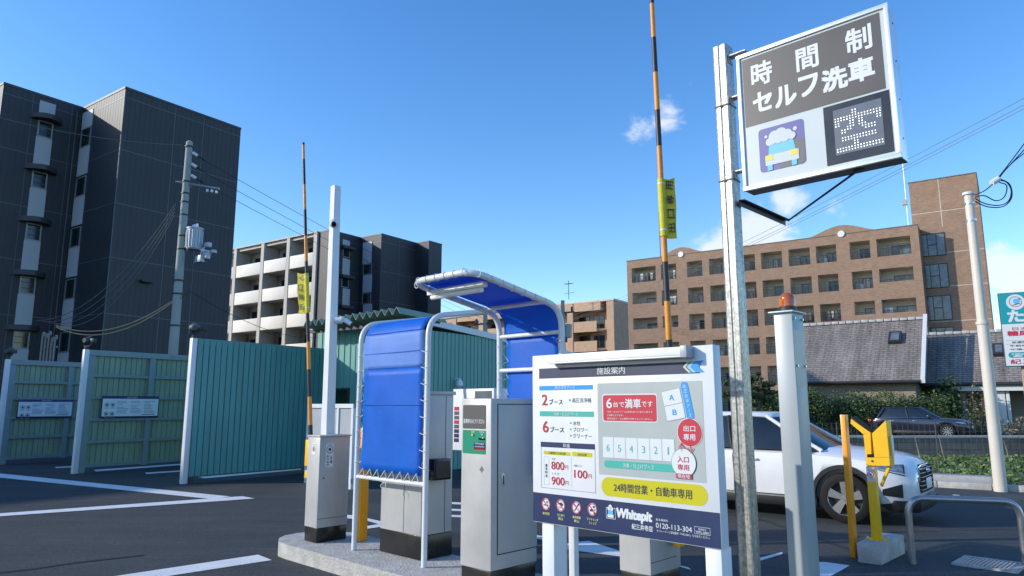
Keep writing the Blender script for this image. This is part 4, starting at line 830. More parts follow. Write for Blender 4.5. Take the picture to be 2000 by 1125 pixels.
# insulators for service cables
def wire(name, label, pts, r, mt, grp='overhead wires'):
    m_ = MB(); m_.tube(pts, r, mt, 6); return tag(m_.build(name), label, 'cable', grp)
for k, (x0, y0, x1, y1) in enumerate(((398, 313, 1000, 628), (396, 335, 1000, 646), (396, 357, 1000, 655))):
    wire('power_cable', ('uppermost', 'middle', 'lowest')[k]+' of three black wires running right from the utility pole', catenary(PY(x0, y0, 27), PY(x1, y1, 74), 0.35), 0.010, 'cable')
wire('service_wire', 'thin wire crossing the dark block to the pole top', catenary(PY(-40, 219, 24), PY(357, 283, 26.9), 0.25), 0.010, 'cable_grey')
for k in range(4):
    a = PY(343-k*1.0, 398+k*8, 26.8); b_ = PY(72+k*12, 626+k*2, 30)
    wire('service_cable', ('topmost', 'second', 'third', 'lowest')[k]+' grey cable swooping from pole to the conduits', catenary(a, b_, 1.15+0.1*k, 20), 0.013, 'cable_grey')
for k in range(2):
    wire('tan_cable', ('upper', 'lower')[k]+' tan sheathed cable sagging between pole and conduits', catenary(PY(336, 588+k*3, 26.9), PY(110, 636+k*3, 29.8), 0.62+0.1*k, 20), 0.022, 'cable_tan')
wire('service_wire', 'dark wire leaving the pole towards the balcony block', catenary(PY(352, 583, 26.9), PY(372, 569, 27), 0.0, 3)+catenary(PY(372, 569, 27), PY(700, 632, 60), 1.5)[1:], 0.012, 'cable')
for k, (dy, dx) in enumerate(((0, 0), (14, 0), (22, 12))):
    wire('power_cable', ('highest', 'middle', 'lowest')[k]+' long wire crossing the sky behind the hanging sign', catenary(PY(2120, 128+dy, 26), PY(1100, 622+dy*0.4, 98), 0.9), 0.013, 'cable_grey')
for k, (py) in enumerate((590, 607, 620)):
    pass
# far pole behind the canopies
def far_pole(x, ytop, Y, label, tr_):
    q = PY(x, ytop, Y); fr = Fr(q, SITE); t = thing('utility_pole', label, 'utility pole', fr); MB().cyl((0, 0, 0), (0, 0, q[2]), 0.2, 'pole_concrete', 12, r2=0.13).build('shaft', t)
    MB().box(-0.9, 0.9, -0.05, 0.05, q[2]-0.9, q[2]-0.8, 'window_frame').build('crossarm', t)
    for k in range(3):
        m_ = MB(); m_.cyl((-0.7+0.7*k, 0, q[2]-0.8), (-0.7+0.7*k, 0, q[2]-0.5), 0.07, 'window_frame', 8); m_.build('insulator', t)
    if tr_: MB().lathe([(0, 0), (0, 0.26), (0.9, 0.28), (0.95, 0.0)], (0.5, -0.2, q[2]-2.6), 'window_alu', 'z', 14).build('transformer', t)
far_pole(1099, 587, 48, 'distant utility pole showing beside the right canopy post', True)
far_pole(948, 606, 44, 'distant utility pole glimpsed between the two blue canopies', True)
# right hand street pole
RP = Fr(G(1955, 960), SITE); rpz = PY(1901, 381, RP.O[1])[2]
rp = thing('street_pole', 'cream steel pole with looping cables at its top, right of the brown block', 'pole', RP)
m_ = MB(); m_.cyl((0, 0, 0), (0, 0, rpz*0.55), 0.112, 'pole_cream', 24, r2=0.1); m_.cyl((0, 0, rpz*0.55), (0, 0, rpz), 0.092, 'pole_cream', 24, r2=0.08); m_.build('shaft', rp)
m_ = MB(); m_.cyl((0, 0, rpz), (0, 0, rpz+0.05), 0.11, 'white_paint', 24); m_.build('cap', rp)
m_ = MB(); m_.cyl((0, 0, rpz*0.55-0.02), (0, 0, rpz*0.55+0.04), 0.116, 'pole_cream', 24); m_.cyl((0, 0, rpz-0.55), (0, 0, rpz-0.5), 0.094, 'steel', 24); m_.cyl((0, 0, rpz-0.2), (0, 0, rpz-0.16), 0.094, 'steel', 24); m_.build('collar', rp)
RY = RP.O[1]
P_ = lambda x, y: PY(x, y, RY)
for k, pts in enumerate((((1905, 381), (1940, 358), (2010, 268)), ((1905, 388), (1925, 398), (1952, 401), (1970, 392), (1975, 372), (1966, 356), (1948, 349), (1960, 336), (2010, 282)), ((1905, 394), (1930, 404), (1960, 403), (1976, 385), (1972, 360), (1952, 349)), ((1905, 385), (1922, 382), (1945, 392), (1962, 384), (1966, 362), (1950, 352), (1975, 320), (2010, 292)))):
    ctl = [Vector(P_(*p)) for p in pts]; sm = []
    for i in range(len(ctl)-1):
        p0, p1, p2, p3 = ctl[max(i-1, 0)], ctl[i], ctl[i+1], ctl[min(i+2, len(ctl)-1)]
        for j in range(6): t = j/6; sm.append(0.5*((2*p1)+(-p0+p2)*t+(2*p0-5*p1+4*p2-p3)*t*t+(-p0+3*p1-3*p2+p3)*t**3))
    sm.append(ctl[-1]); wire('pole_cable', ('straight stay wire from the cream pole top', 'black cable looping widest beside the cream pole', 'black cable coil at the cream pole with no upward run', 'black cable looping inside the widest one by the cream pole')[k], sm, 0.011, 'cable', 'cables at the cream pole')
m_ = MB(); q = P_(1941, 354); m_.cyl((q[0]-0.05, q[1], q[2]-0.04), (q[0]+0.1, q[1], q[2]+0.05), 0.06, 'porcelain', 10); tag(m_.build('insulator_clamp'), 'small white clamp on the wires right of the cream pole', 'insulator')
# ============================================================ TRAFFIC ISLAND
IS = Fr(G(828, 1108, .15), LANE)
ip = [(-2.18, -0.26), (-2.28, -0.2), (-2.38, -0.08), (-2.42, 0.1), (-2.36, 0.32), (-2.2, 0.48), (-2.0, 0.55), (4.5, 0.55), (4.5, -0.33), (-1.9, -0.33), (-2.08, -0.31)]
m_ = MB(); m_.prism(ip, -0.05, 0.148, 'concrete_light'); io = rot(m_.build('traffic_island', smooth=False, loc=(*IS.O, 0)), LANE)
bv = io.modifiers.new('b', 'BEVEL'); bv.width = 0.02; bv.segments = 2; bv.limit_method = 'ANGLE'
struct(io, 'raised concrete island with a rounded tip carrying the machines')
# ============================================================ BLUE CANOPIES
def bez(p, n=8, k=0.16):        # rounded polyline
    out = [Vector(p[0])]
    for i in range(1, len(p)-1):
        a, b, c = Vector(p[i-1]), Vector(p[i]), Vector(p[i+1]); r_ = min(k, (b-a).length*0.45, (c-b).length*0.45)
        s_ = b+(a-b).normalized()*r_; e_ = b+(c-b).normalized()*r_
        for j in range(n+1): t = j/n; out.append(s_*(1-t)**2+b*2*t*(1-t)+e_*t*t)
    out.append(Vector(p[-1])); return out
TR = 0.027
# --- wall canopy (left): wall on plane y=0, roof folding to +y
cw = 1.12; hw = 2.44; rl = 1.02; rz_ = 0.16
cn1 = thing('canopy', 'white tube canopy with a tall blue sheet on the left of the island', 'canopy', IS, 'blue sheet canopies over the machines')
fr_ = MB()
path = [(-cw, 0, 0.15), (-cw, 0, hw), (-cw, rl, hw+rz_), (0, rl, hw+rz_), (0, 0, hw), (0, 0, 0.15)]
fr_.tube(bez(path, 10, 0.20), TR, 'white_steel', 16); fr_.build('tube_frame', cn1)
cb_ = MB(); cb_.cyl((-cw, 0, 0.875), (0, 0, 0.875), 0.021, 'white_steel', 14); cb_.build('crossbar', cn1)
def sheet_strip(mb, xs0, xs1, prof, mt, wob=0.003, seed=1):
    rnd = random.Random(seed); n = 10; vs = []
    for (y, z) in prof:
        for i in range(n+1):
            u = i/n; e = 0.008*math.sin(z*11+i)*(1 if i in (0, n) else 0)
            vs.append((xs0+(xs1-xs0)*u+(e), y+wob*math.sin(u*6+z*5)+0.004*rnd.uniform(-1, 1)*0.4, z))
    k = len(prof); mb.add(vs, [(j*(n+1)+i, j*(n+1)+i+1, (j+1)*(n+1)+i+1, (j+1)*(n+1)+i) for j in range(k-1) for i in range(n)], mt)
def arcprof(y0, z0, r_, sgn, n=8): return [(y0+sgn*(r_-r_*math.cos(math.pi/2*i/n)), z0+r_*math.sin(math.pi/2*i/n)) for i in range(n+1)]
sgap = 0.045
m_ = MB(); zl = IS.onY(770, 765)[1]; zp = IS.onY(765, 719, 0)[1]
bend1 = [(v.y, v.z) for v in bez([(0, 0, 1.2), (0, 0, hw), (0, rl, hw+rz_)], 14, 0.20)][1:-1]
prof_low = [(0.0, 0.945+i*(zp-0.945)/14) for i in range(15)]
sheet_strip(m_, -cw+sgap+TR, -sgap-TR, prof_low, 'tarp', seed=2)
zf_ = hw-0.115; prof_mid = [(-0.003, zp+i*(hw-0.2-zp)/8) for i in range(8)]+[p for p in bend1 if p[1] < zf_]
sheet_strip(m_, -cw+sgap+TR, -sgap-TR, prof_mid, 'tarp_sunlit', seed=3)
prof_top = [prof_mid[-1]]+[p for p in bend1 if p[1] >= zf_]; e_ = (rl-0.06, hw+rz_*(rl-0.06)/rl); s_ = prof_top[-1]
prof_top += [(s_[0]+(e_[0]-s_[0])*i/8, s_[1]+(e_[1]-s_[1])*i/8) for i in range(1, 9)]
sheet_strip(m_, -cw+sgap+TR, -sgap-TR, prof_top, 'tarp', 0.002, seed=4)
for z in (1.60, 2.12): m_.box(-cw+sgap+TR+0.01, -sgap-TR-0.01, -0.011, -0.007, z-0.002, z+0.002, 'tarp' if z > 2 else 'tarp_line')
sh1 = m_.build('tarpaulin', cn1, angle=1.2); sd_ = sh1.modifiers.new('s', 'SOLIDIFY'); sd_.thickness = 0.003
lc = MB(); rnd = random.Random(5)
for side, xs in ((1, -cw), (-1, 0)):
    z = 1.0
    while z < hw-0.25:
        lc.tube([(xs, 0, z)]+[(xs+side*(sgap+TR+0.02), -0.008, z+0.03)], 0.0035, 'rope', 5)
        lc.tube([(xs+0.031*math.cos(a), 0.031*math.sin(a), z+0.004*a) for a in [i*2*math.pi/10 for i in range(11)]], 0.0035, 'rope', 5)
        lc.tube([(xs+side*(sgap+TR+0.02), 0.006, z+0.03), (xs, 0.02, z+0.14)], 0.003, 'rope', 5); z += 0.155
n_ = 8
for i in range(n_):
    x = -cw+0.12+i*(cw-0.2)/(n_-0.6)
    lc.tube([(x-0.05, 0, 0.853), (x-0.045, -0.02, 0.9), (x, -0.006, 0.965), (x+0.045, -0.02, 0.9), (x+0.05, 0, 0.853)], 0.0045, 'rope', 5)
lc.tube([(-0.62, 0, 0.86), (-0.66, -0.03, 0.82), (-0.63, -0.03, 0.79)], 0.004, 'rope', 5); lc.tube([(-0.62, 0, 0.86), (-0.57, -0.03, 0.83), (-0.58, -0.03, 0.80)], 0.004, 'rope', 5)
lc.build('lacing', cn1)
# --- second canopy: wall on y=yb2 behind the ticket machine, roof folding to -y (towards the entry lane)
xa, xb2, y2 = 0.46, 1.235, 0.50; h2 = 2.45; rl2 = 1.08; rz2 = 0.19
cn2 = thing('canopy', 'white tube canopy with blue roof sheet and tube lamp over the ticket machine', 'canopy', IS, 'blue sheet canopies over the machines')
fr_ = MB(); path = [(xa, y2, 0.15), (xa, y2, h2), (xa, y2-rl2, h2+rz2), (xb2, y2-rl2, h2+rz2), (xb2, y2, h2), (xb2, y2, 0.15)]
fr_.tube(bez(path, 10, 0.19), TR, 'white_steel', 16); fr_.build('tube_frame', cn2)
for z in (IS.onX(975, 643, xa)[1]*0+PY(0, 0, 1)[2]*0+2.24, 1.92, 0.95):
    MB().cyl((xa, y2, z), (xb2, y2, z), 0.02, 'white_steel', 14).build('crossbar', cn2)
MB().cyl((xa, y2-0.25, h2+0.03), (xb2, y2-0.25, h2+0.03), 0.02, 'white_steel', 14).build('crossbar', cn2)
m_ = MB(); prof = [(y2, 1.0+i*(h2-0.19-1.0)/14) for i in range(15)]; sheet_strip(m_, xa+sgap+TR, xb2-sgap-TR, [(y+0.03, z) for y, z in prof], 'tarp', seed=6)
tp = [(v.y, v.z) for v in bez([(0, y2, 1.2), (0, y2, h2), (0, y2-rl2, h2+rz2)], 14, 0.19)][1:-1]
tp = [(y2+0.03, h2-0.20)]+[(y+0.026-0.010*i/len(tp), z+0.018) for i, (y, z) in enumerate(tp)]; e_ = (y2-rl2+0.05, h2+rz2*(rl2-0.05)/rl2+0.02); s_ = tp[-1]
tp += [(s_[0]+(e_[0]-s_[0])*i/8, s_[1]+(e_[1]-s_[1])*i/8) for i in range(1, 9)]
sheet_strip(m_, xa+sgap+TR-0.03, xb2-sgap-TR+0.03, tp, 'tarp', 0.004, seed=7); sh2 = m_.build('tarpaulin', cn2, angle=1.2); sd_ = sh2.modifiers.new('s', 'SOLIDIFY'); sd_.thickness = 0.003
lc = MB()
for side, xs in ((1, xa), (-1, xb2)):
    z = 1.2
    while z < h2-0.2:
        lc.tube([(xs, y2, z), (xs+side*(sgap+TR+0.02), y2+0.03, z+0.03), (xs, y2+0.02, z+0.14)], 0.0035, 'rope', 5); lc.tube([(xs+0.031*math.cos(a), y2+0.031*math.sin(a), z+0.004*a) for a in [i*2*math.pi/10 for i in range(11)]], 0.0035, 'rope', 5); z += 0.155
    for k in range(7):
        t = 0.22+k*0.12; c_ = Vector((xs, y2-rl2*t, h2+rz2*t)); lc.tube([c_+Vector((0.031*math.cos(a), 0.0, 0.031*math.sin(a))) for a in [i*2*math.pi/10 for i in range(11)]], 0.0035, 'rope', 5)
for k in range(6):
    c_ = Vector((xa+0.1+k*(xb2-xa-0.2)/5, y2-rl2, h2+rz2)); lc.tube([c_+Vector((0.004*a, 0.031*math.cos(a), 0.031*math.sin(a))) for a in [i*2*math.pi/10 for i in range(11)]], 0.0035, 'rope', 5)
lc.build('lacing', cn2)
lm = MB(); ly = y2-rl2+0.22; lz = h2+rz2*0.78-0.035; lm.box(xa-0.02, xb2-0.08, ly-0.03, ly+0.03, lz-0.015, lz+0.03, 'fixture', 0.008); lm.build('lamp_housing', cn2)
m_ = MB(); m_.cyl((xa+0.02, ly, lz-0.035), (xb2-0.12, ly, lz-0.035), 0.022, 'fixture', 12); m_.build('lamp_tube', cn2)
# ============================================================ MACHINES ON THE ISLAND
# payment machine
t = thing('payment_machine', 'wide grey machine on a black plinth behind the tall blue sheet', 'payment machine', IS, z=0.15)
def bld(mb, name, par=None, **k): return mb.build(name, par or t, loc=(0, 0, -0.15), **k)
bld(MB().box(-0.885, -0.225, 0.145, 0.53, 0.152, 0.37, 'plinth', 0.004), 'plinth')
m_ = MB(); m_.box(-0.88, -0.23, 0.14, 0.53, 0.372, 1.70, 'silver', 0.008); m_.box(-0.90, -0.21, 0.12, 0.55, 1.70, 1.735, 'grey_cabinet', 0.006); bld(m_, 'cabinet')
m_ = MB(); m_.box(-0.5, -0.494, 0.1385, 0.142, 0.38, 1.69, 'dark_metal'); m_.box(-0.232, -0.2285, 0.43, 0.436, 0.38, 1.69, 'dark_metal'); bld(m_, 'seam', smooth=False)
m_ = MB(); m_.box(-0.229, -0.12, 0.20, 0.415, 0.885, 1.085, 'black_gloss', 0.008); m_.box(-0.119, -0.116, 0.22, 0.395, 0.905, 1.065, 'screen_black'); bld(m_, 'card_reader')
# ticket machine
t = thing('ticket_machine', 'tall grey ticket machine with green button panel, left of the information board', 'ticket machine', IS, z=0.15)
X0, X1, Y0, Y1 = 0.595, 0.965, -0.10, 0.46
bld(MB().box(X0+0.01, X1-0.01, Y0+0.01, Y1-0.01, 0.152, 0.27, 'plinth', 0.004), 'plinth')
m_ = MB(); m_.box(X0, X1, Y0, Y1, 0.272, 1.655, 'silver', 0.012); bld(m_, 'cabinet')
m_ = MB(); m_.box(X1-0.002, X1+0.006, Y0+0.08, Y1-0.006, 0.40, 1.60, 'grey_cabinet', 0.003); dd = bld(m_, 'door')
m_ = MB()
for a in ((Y0+0.070, Y0+0.0785, 0.39, 1.61), (Y1-0.0055, Y1-0.003, 0.39, 1.61), (Y0+0.0785, Y1-0.0055, 0.39, 0.3975), (Y0+0.0785, Y1-0.0055, 1.6025, 1.61)): m_.box(X1, X1+0.0015, *a, 'dark_metal')
m_.build('door_seam', dd, smooth=False)
m_ = MB(); m_.box(X1+0.0062, X1+0.011, Y0+0.12, Y0+0.15, 0.93, 1.04, 'steel', 0.003); m_.box(X1+0.0112, X1+0.0125, Y0+0.128, Y0+0.142, 0.95, 1.02, 'dark_metal'); m_.build('handle', dd)
m_ = MB(); yy = Y0-0.003
a0, za_ = IS.onY(905, 791, Y0); a1_, zb_ = IS.onY(949, 838, Y0); m_.rrect(a0, a1_, zb_, za_, 0.012, yy, 'machine_grey'); m_.text('駐車券をおとりください', a0+0.012, a1_-0.012, IS.onY(925, 827, Y0)[1], IS.onY(925, 818, Y0)[1], yy-0.001, 'ink_white', 0.012); bld(m_, 'display', smooth=False)
m_ = MB(); zc, zd = IS.onY(925, 840, Y0)[1], IS.onY(925, 886, Y0)[1]; m_.rrect(a0, a1_, zd, zc, 0.008, yy, 'machine_green')
u = lambda x: a0+(a1_-a0)*x; v = lambda x: zd+(zc-zd)*x
m_.text('発券', u(.38), u(.52), v(.88), v(.97), yy-0.001, 'ink_white'); m_.text('返却呼', u(.74), u(.94), v(.88), v(.97), yy-0.001, 'ink_white')
m_.box(u(.5), u(.98), yy-0.002, yy-0.001, v(.2), v(.50), 'navy'); m_.box(u(.5), u(.98), yy-0.002, yy-0.001, v(.16), v(.26), 'sign_red'); m_.text('Whitepit', u(.54), u(.95), v(.38), v(.48), yy-0.003, 'ink_white', 0.01)
m_.box(u(.55), u(.95), yy-0.003, yy-0.0021, v(.29), v(.33), 'soft_ink'); pn = bld(m_, 'button_panel', smooth=False)
m_ = MB(); m_.cyl((u(.46), yy, v(.80)), (u(.46), yy-0.012, v(.80)), 0.010, 'ink_gold', 14); m_.build('button', pn)
m_ = MB(); m_.cyl((u(.86), yy, v(.82)), (u(.86), yy-0.004, v(.82)), 0.006, 'ink_white', 12); m_.build('button', pn)
m_ = MB(); m_.box(u(.72), u(.96), yy-0.008, yy-0.001, v(.60), v(.69), 'black_gloss', 0.002); m_.build('ticket_slot', pn)
m_ = MB(); gx, gz = IS.onY(941, 917, Y0)
for i in range(-3, 4):
    for j in range(-3, 4):
        if abs(i)+abs(j) < 4: m_.cyl((gx+i*0.0075, yy+0.002, gz+j*0.0085), (gx+i*0.0075, yy, gz+j*0.0085), 0.0027, 'dark_metal', 8)
bld(m_, 'speaker_grille')
# pale notice box behind
Q = Fr(PY(885, 760, 9.0), LANE); qz1 = Q.onY(885, 760)[1]; qx = Q.onY(965, 757)[0]
t = thing('notice_box', 'pale box with red and navy notices, just behind the ticket machine', 'notice box', Q)
MB().box(0, qx, 0, 0.35, qz1-0.75, qz1, 'white_paint', 0.01).build('box', t); MB().box(qx*0.45, qx*0.95, 0.04, 0.3, 0, qz1-0.751, 'dark_metal').build('stand', t, smooth=False)
m_ = MB()
for k in range(8): zz = qz1-0.22-k*0.055; m_.box(0.03, 0.12, -0.003, -0.001, zz-0.045, zz, ['clinic_red', 'charcoal', 'charcoal', 'clinic_red', 'charcoal', 'navy', 'navy', 'navy'][k])
m_.box(qx*0.55, qx*0.95, -0.003, -0.001, qz1-0.3, qz1-0.03, 'glass_pale'); m_.build('notice', t, smooth=False)
# gate cabinets with striped arms
def gate_cabinet(name, label, ox, oy, z0, arm_side, arm_pts, banner, bpos, lean_rot, stickers, k=1.0):
    fr = Fr(IS.wor(ox, oy), LANE); t = thing('barrier_gate', label, 'barrier gate', fr, 'parking barrier gates', z=0.15)
    b = lambda mb, n, p=None, **kw: mb.build(n, p or t, **({'loc': (0, 0, -0.15)} if p is None else {}), **kw)
    b(MB().box(0.005-0.25*(k-1), 0.245, 0.005, 0.375*k, 0.152, 0.30, 'plinth', 0.003), 'plinth')
    m_ = MB(); k1 = 0.25*(k-1); m_.box(-k1, 0.25, 0, 0.38*k, 0.302, 1.255, 'silver', 0.005); m_.box(-0.012-k1, 0.262, -0.012, 0.392*k, 1.256, 1.272, 'silver', 0.004); m_.box(0.2502, 0.2535, 0.01, 0.37, 0.40, 1.24, 'silver', 0.001); b(m_, 'cabinet')
    m_ = MB(); m_.box(0.2503, 0.252, 0.005, 0.375, 0.392, 0.396, 'dark_metal'); m_.cyl((0.2536, 0.06, 0.82), (0.257, 0.06, 0.82), 0.009, 'dark_metal', 12); b(m_, 'lock', smooth=False)
    if stickers:
        m_ = MB(); m_.xz([(0.09, 1.07), (0.17, 1.07), (0.17, 1.19), (0.09, 1.19)], -0.002, 'sticker'); m_.ring(0.13, 1.125, 0.03, 0.007, -0.003, 'sign_red'); m_.text('あぶない', 0.10, 0.16, 1.165, 1.18, -0.003, 'ink'); m_.box(0.12, 0.14, -0.003, -0.0025, 1.11, 1.14, 'ink')
        m_.M = Matrix.Rotation(R(90), 4, 'Z'); m_.xz([(0.07, 0.93), (0.17, 0.93), (0.17, 1.19), (0.07, 1.19)], -0.2555, 'sticker'); m_.ring(0.12, 1.12, 0.042, 0.006, -0.257, 'ink'); m_.disc(0.12, 1.12, 0.02, -0.257, 'ink', 5); m_.text('あぶない', 0.08, 0.16, 1.17, 1.185, -0.257, 'ink'); m_.text('はさまれ', 0.085, 0.115, 0.94, 1.06, -0.257, 'ink', 0.01, rot=-90); m_.text('注意', 0.13, 0.155, 0.97, 1.05, -0.257, 'ink', 0.01, rot=-90); b(m_, 'warning_sticker', smooth=False)
    # yellow bracket + arm, in plane local x = arm_side
    ax, ay, az = arm_pts[0]; p1 = Vector(arm_pts[1]); p0 = Vector(arm_pts[0])
    m_ = MB(); m_.box(ax-0.035, ax+0.035, ay-0.05, ay+0.05, az-0.28, az+0.02, 'yellow', 0.004); m_.cyl((ax-0.04, ay, az-0.2), (ax+0.04, ay, az-0.2), 0.035, 'dark_metal', 14); m_.box(ax-0.03, ax+0.03, ay-0.045, ay+0.045, az-0.42, az-0.33, 'yellow', 0.004); b(m_, 'arm_bracket')
    L_ = (p1-p0).length; seg = MB(); d = (p1-p0).normalized()
    def at(py): return (fr.onY(bpos[4], py, p0.y)[1]-p0.z)/d.z
    cur = 0.0; ci = bpos[3]
    for nx in [at(py) for py in bpos[2]]+[L_]:
        nx = min(L_, nx); r0 = 0.026*k*(1-0.35*cur/L_); r1 = 0.026*k*(1-0.35*nx/L_)
        seg.cyl(p0+d*cur, p0+d*nx, r0, 'arm_orange' if ci % 2 == 0 else 'arm_black', 16, r2=r1, cap=False); cur = nx; ci += 1
    seg.cyl(p1, p1+d*0.03, 0.018, 'arm_black', 16); b(seg, 'boom')
    # banner
    s0, s1 = at(bpos[0]), at(bpos[1]); A_ = p0+d*s0; B_ = p0+d*s1; u = Vector(banner[1])
    bt = MB(); bt.cyl(A_, B_, 0.0275*k, 'banner_yellow', 16, cap=False)
    for e in (A_+d*0.05, B_-d*0.05): bt.cyl(e, e+d*0.012, 0.0285*k, 'ink_white', 16, cap=False)
    nrm = d.cross(u).normalized(); wd = banner[2]
    if nrm.y > 0: nrm = -nrm
    M = Matrix(((u.x, -nrm.x, d.x, A_.x), (u.y, -nrm.y, d.y, A_.y), (u.z, -nrm.z, d.z, A_.z), (0, 0, 0, 1)))
    bt.M = M; ll = s1-s0; rows = 8; vs = []
    for i in range(rows+1):
        zz = ll*i/rows; wv = 0.012*math.sin(i*1.1)
        vs += [(0.02, 0.0, zz-0.02*(1-i/rows)), (wd*0.6, wv*0.5, zz-0.02*(1-i/rows)), (wd*(0.92+0.08*i/rows), wv, zz-0.035*(1-i/rows)+0.02)]
    bt.add(vs, [f_ for i in range(rows) for f_ in ((3*i, 3*i+1, 3*i+4, 3*i+3), (3*i+1, 3*i+2, 3*i+5, 3*i+4))], 'banner_yellow')
    ch = banner[0]; cs = ll/len(ch)*0.62
    for i, c_ in enumerate(ch):
        zc_ = ll*(0.88-i*0.245); bt.text(c_, wd*0.32, wd*0.80, zc_-cs*0.5, zc_+cs*0.5, -0.016, 'ink', 0.015, rot=banner[3])
    bo = b(bt, 'banner', smooth=False)
    return fr
kf = Fr(IS.wor(-1.95, -0.09), LANE)
def kp(px, py, xc, y_): 
    # point on plane local x = xc
    y, z = kf.onX(px, py, xc); return (xc, y, z)
kf_pts = None
def onLine(fr, px, py, yc): x, z = fr.onY(px, py, yc); return (x, yc, z)
gate_cabinet('g', 'entry barrier gate with raised striped arm, its yellow banner hanging left', -1.95, -0.09, .15, -0.06, (onLine(kf, 607, 862, 0.30), onLine(kf, 592.5, 283, 0.30)), ('入口専用', (-0.87, -0.5, 0.0), 0.135, -90), (610, 534, (851, 830, 775, 722, 668, 612, 560, 510, 460, 408, 358, 308), 0, 600), 0, True)
gf0 = PY(1269, 1045, 5.72); gl = IS.loc(gf0); gfr = Fr(IS.wor(gl[0]-0.25, gl[1]), LANE)
gate_cabinet('g', 'exit barrier gate behind the information board, its arm rising past the photo top', gl[0]-0.25, gl[1], .15, 0.3, (onLine(gfr, 1322, 960, 0.30), onLine(gfr, 1270, -60, 0.30)), ('用専口出', (0.66, 0.75, 0), 0.125, 90), (463, 350, (740, 665, 590, 513, 438, 362, 285, 213, 138, 68, 0, -75), 0, 1290), 0, False, 1.16)
# camera pole
cf = Fr(IS.wor(-1.72, 0.40), LANE); t = thing('camera_pole', 'slim white square pole carrying two cameras, behind the entry gate', 'camera pole', cf, z=0.15)
q0 = PY(640, 850, cf.O[1]); q1 = PY(656, 364, cf.O[1]); l0 = cf.loc(q0); l1 = cf.loc(q1); 
m_ = MB(); b0, b1 = 0.058, 0.043; zb0_, zt1 = 0.152, q1[2]; lb = (l0[0]-(l1[0]-l0[0])*(q0[2]-0.15)/(q1[2]-q0[2]), l0[1]-(l1[1]-l0[1])*(q0[2]-0.15)/(q1[2]-q0[2]))
m_.add([(lb[0]+sx*b0, lb[1]+sy*b0, zb0_) for sx, sy in ((-1, -1), (1, -1), (1, 1), (-1, 1))]+[(l1[0]+sx*b1, l1[1]+sy*b1, zt1) for sx, sy in ((-1, -1), (1, -1), (1, 1), (-1, 1))], [(0, 1, 5, 4), (1, 2, 6, 5), (2, 3, 7, 6), (3, 0, 4, 7), (4, 5, 6, 7)], 'white_steel'); bld(m_, 'shaft', smooth=False)
lo = lambda px, py: (lambda q: (*cf.loc(q), q[2]))(PY(px, py, cf.O[1]-0.06))
c_ = Vector(lo(652, 437)); vd = Vector((*[a-b for a, b in zip(cf.loc((0, 0)), (c_.x, c_.y))], 0)).normalized()
m_ = MB(); m_.cyl(c_-vd*0.04+Vector((0, 0, .01)), c_+vd*0.01, 0.052, 'white_steel', 20); m_.cyl(c_+vd*0.01, c_+vd*0.05, 0.048, 'white_steel', 20, r2=0.03)
cmo = bld(m_, 'dome_camera'); ns_ = MB(); ns_.cyl(c_+vd*0.03-Vector((0, 0, .008)), c_+vd*0.062-Vector((0, 0, .022)), 0.030, 'lens', 18); ns_.build('lens', cmo)
a_ = Vector(lo(655, 626)); a2 = Vector(lo(668, 626)); a3 = Vector(lo(686, 633)); m_ = MB()
m_.cyl(a_, a2, 0.036, 'white_steel', 18); m_.cyl(a2-Vector((0, 0, .02)), a2+Vector((0, 0, .045)), 0.022, 'white_steel', 14); m_.cyl(Vector(lo(672, 624)), a3, 0.027, 'white_steel', 18); cmo = bld(m_, 'bullet_camera')
ns_ = MB(); dd_ = (a3-Vector(lo(672, 624))).normalized(); ns_.cyl(a3, a3+dd_*0.006, 0.022, 'lens', 16); ns_.build('lens', cmo)
# orange bollard on the island
q = IS.loc(G(704, 1056, .15)); bfz = Fr(IS.wor(*q), LANE)
t = thing('bollard', 'amber square post standing behind the tall blue sheet', 'bollard', bfz, z=0.15)
bld(MB().box(-0.05, 0.05, -0.05, 0.05, 0.152, 1.35, 'amber_post', 0.003), 'post'); m_ = MB(); m_.cyl((-0.052, 0, 0.42), (0.052, 0, 0.42), 0.008, 'steel', 8); m_.cyl((0, -0.053, 0.42), (0, 0.053, 0.42), 0.008, 'steel', 8); bld(m_, 'bolt')
# ============================================================ INFORMATION BOARD
B0 = PY(1043, 860, 5.05); BF = Fr(B0, LANE); BW = 1.385; BZ0, BZ1 = 0.81, 1.945
t = thing('information_board', 'large white facility guide board with map and prices, in the foreground', 'information board', BF)
MB().box(-0.012, BW+0.012, 0.0, 0.085, BZ0, BZ1, 'white_paint', 0.004).build('panel', t)
for x0_, x1_ in ((0.06, 0.165), (BW-0.10, BW+0.0)): MB().box(x0_, x1_, 0.012, 0.13, 0, BZ0-0.001, 'white_paint', 0.004).build('leg', t)
for x0_ in (0.07,): MB().box(x0_, x0_+0.05, 0.28, 0.33, 0, 1.5, 'white_paint', 0.003).build('brace', t)
m_ = MB(); a, z_ = BF.onY(1055, 709); lw0 = BF.onY(1057, 706, -0.12)[0]; lw1 = BF.onY(1322, 690, -0.12)[0]
lz_ = BF.onY(1057, 706, -0.12)[1]+0.02; m_.box(lw0, lw1, -0.078, -0.005, lz_-0.026, lz_+0.020, 'fixture', 0.003); m_.box(lw0+0.004, lw1-0.004, -0.076, -0.02, lz_-0.036, lz_-0.0265, 'fixture', 0.002); m_.box(lw1+0.001, lw1+0.045, -0.09, -0.005, lz_-0.04, lz_+0.03, 'panel_grey', 0.004); m_.build('lamp', t)
g_ = MB()
def cq(cx, cy): return BF.onY(1030+cx/2.4725, 670+cy/2.4725)
def LY(k): return -0.0012*k
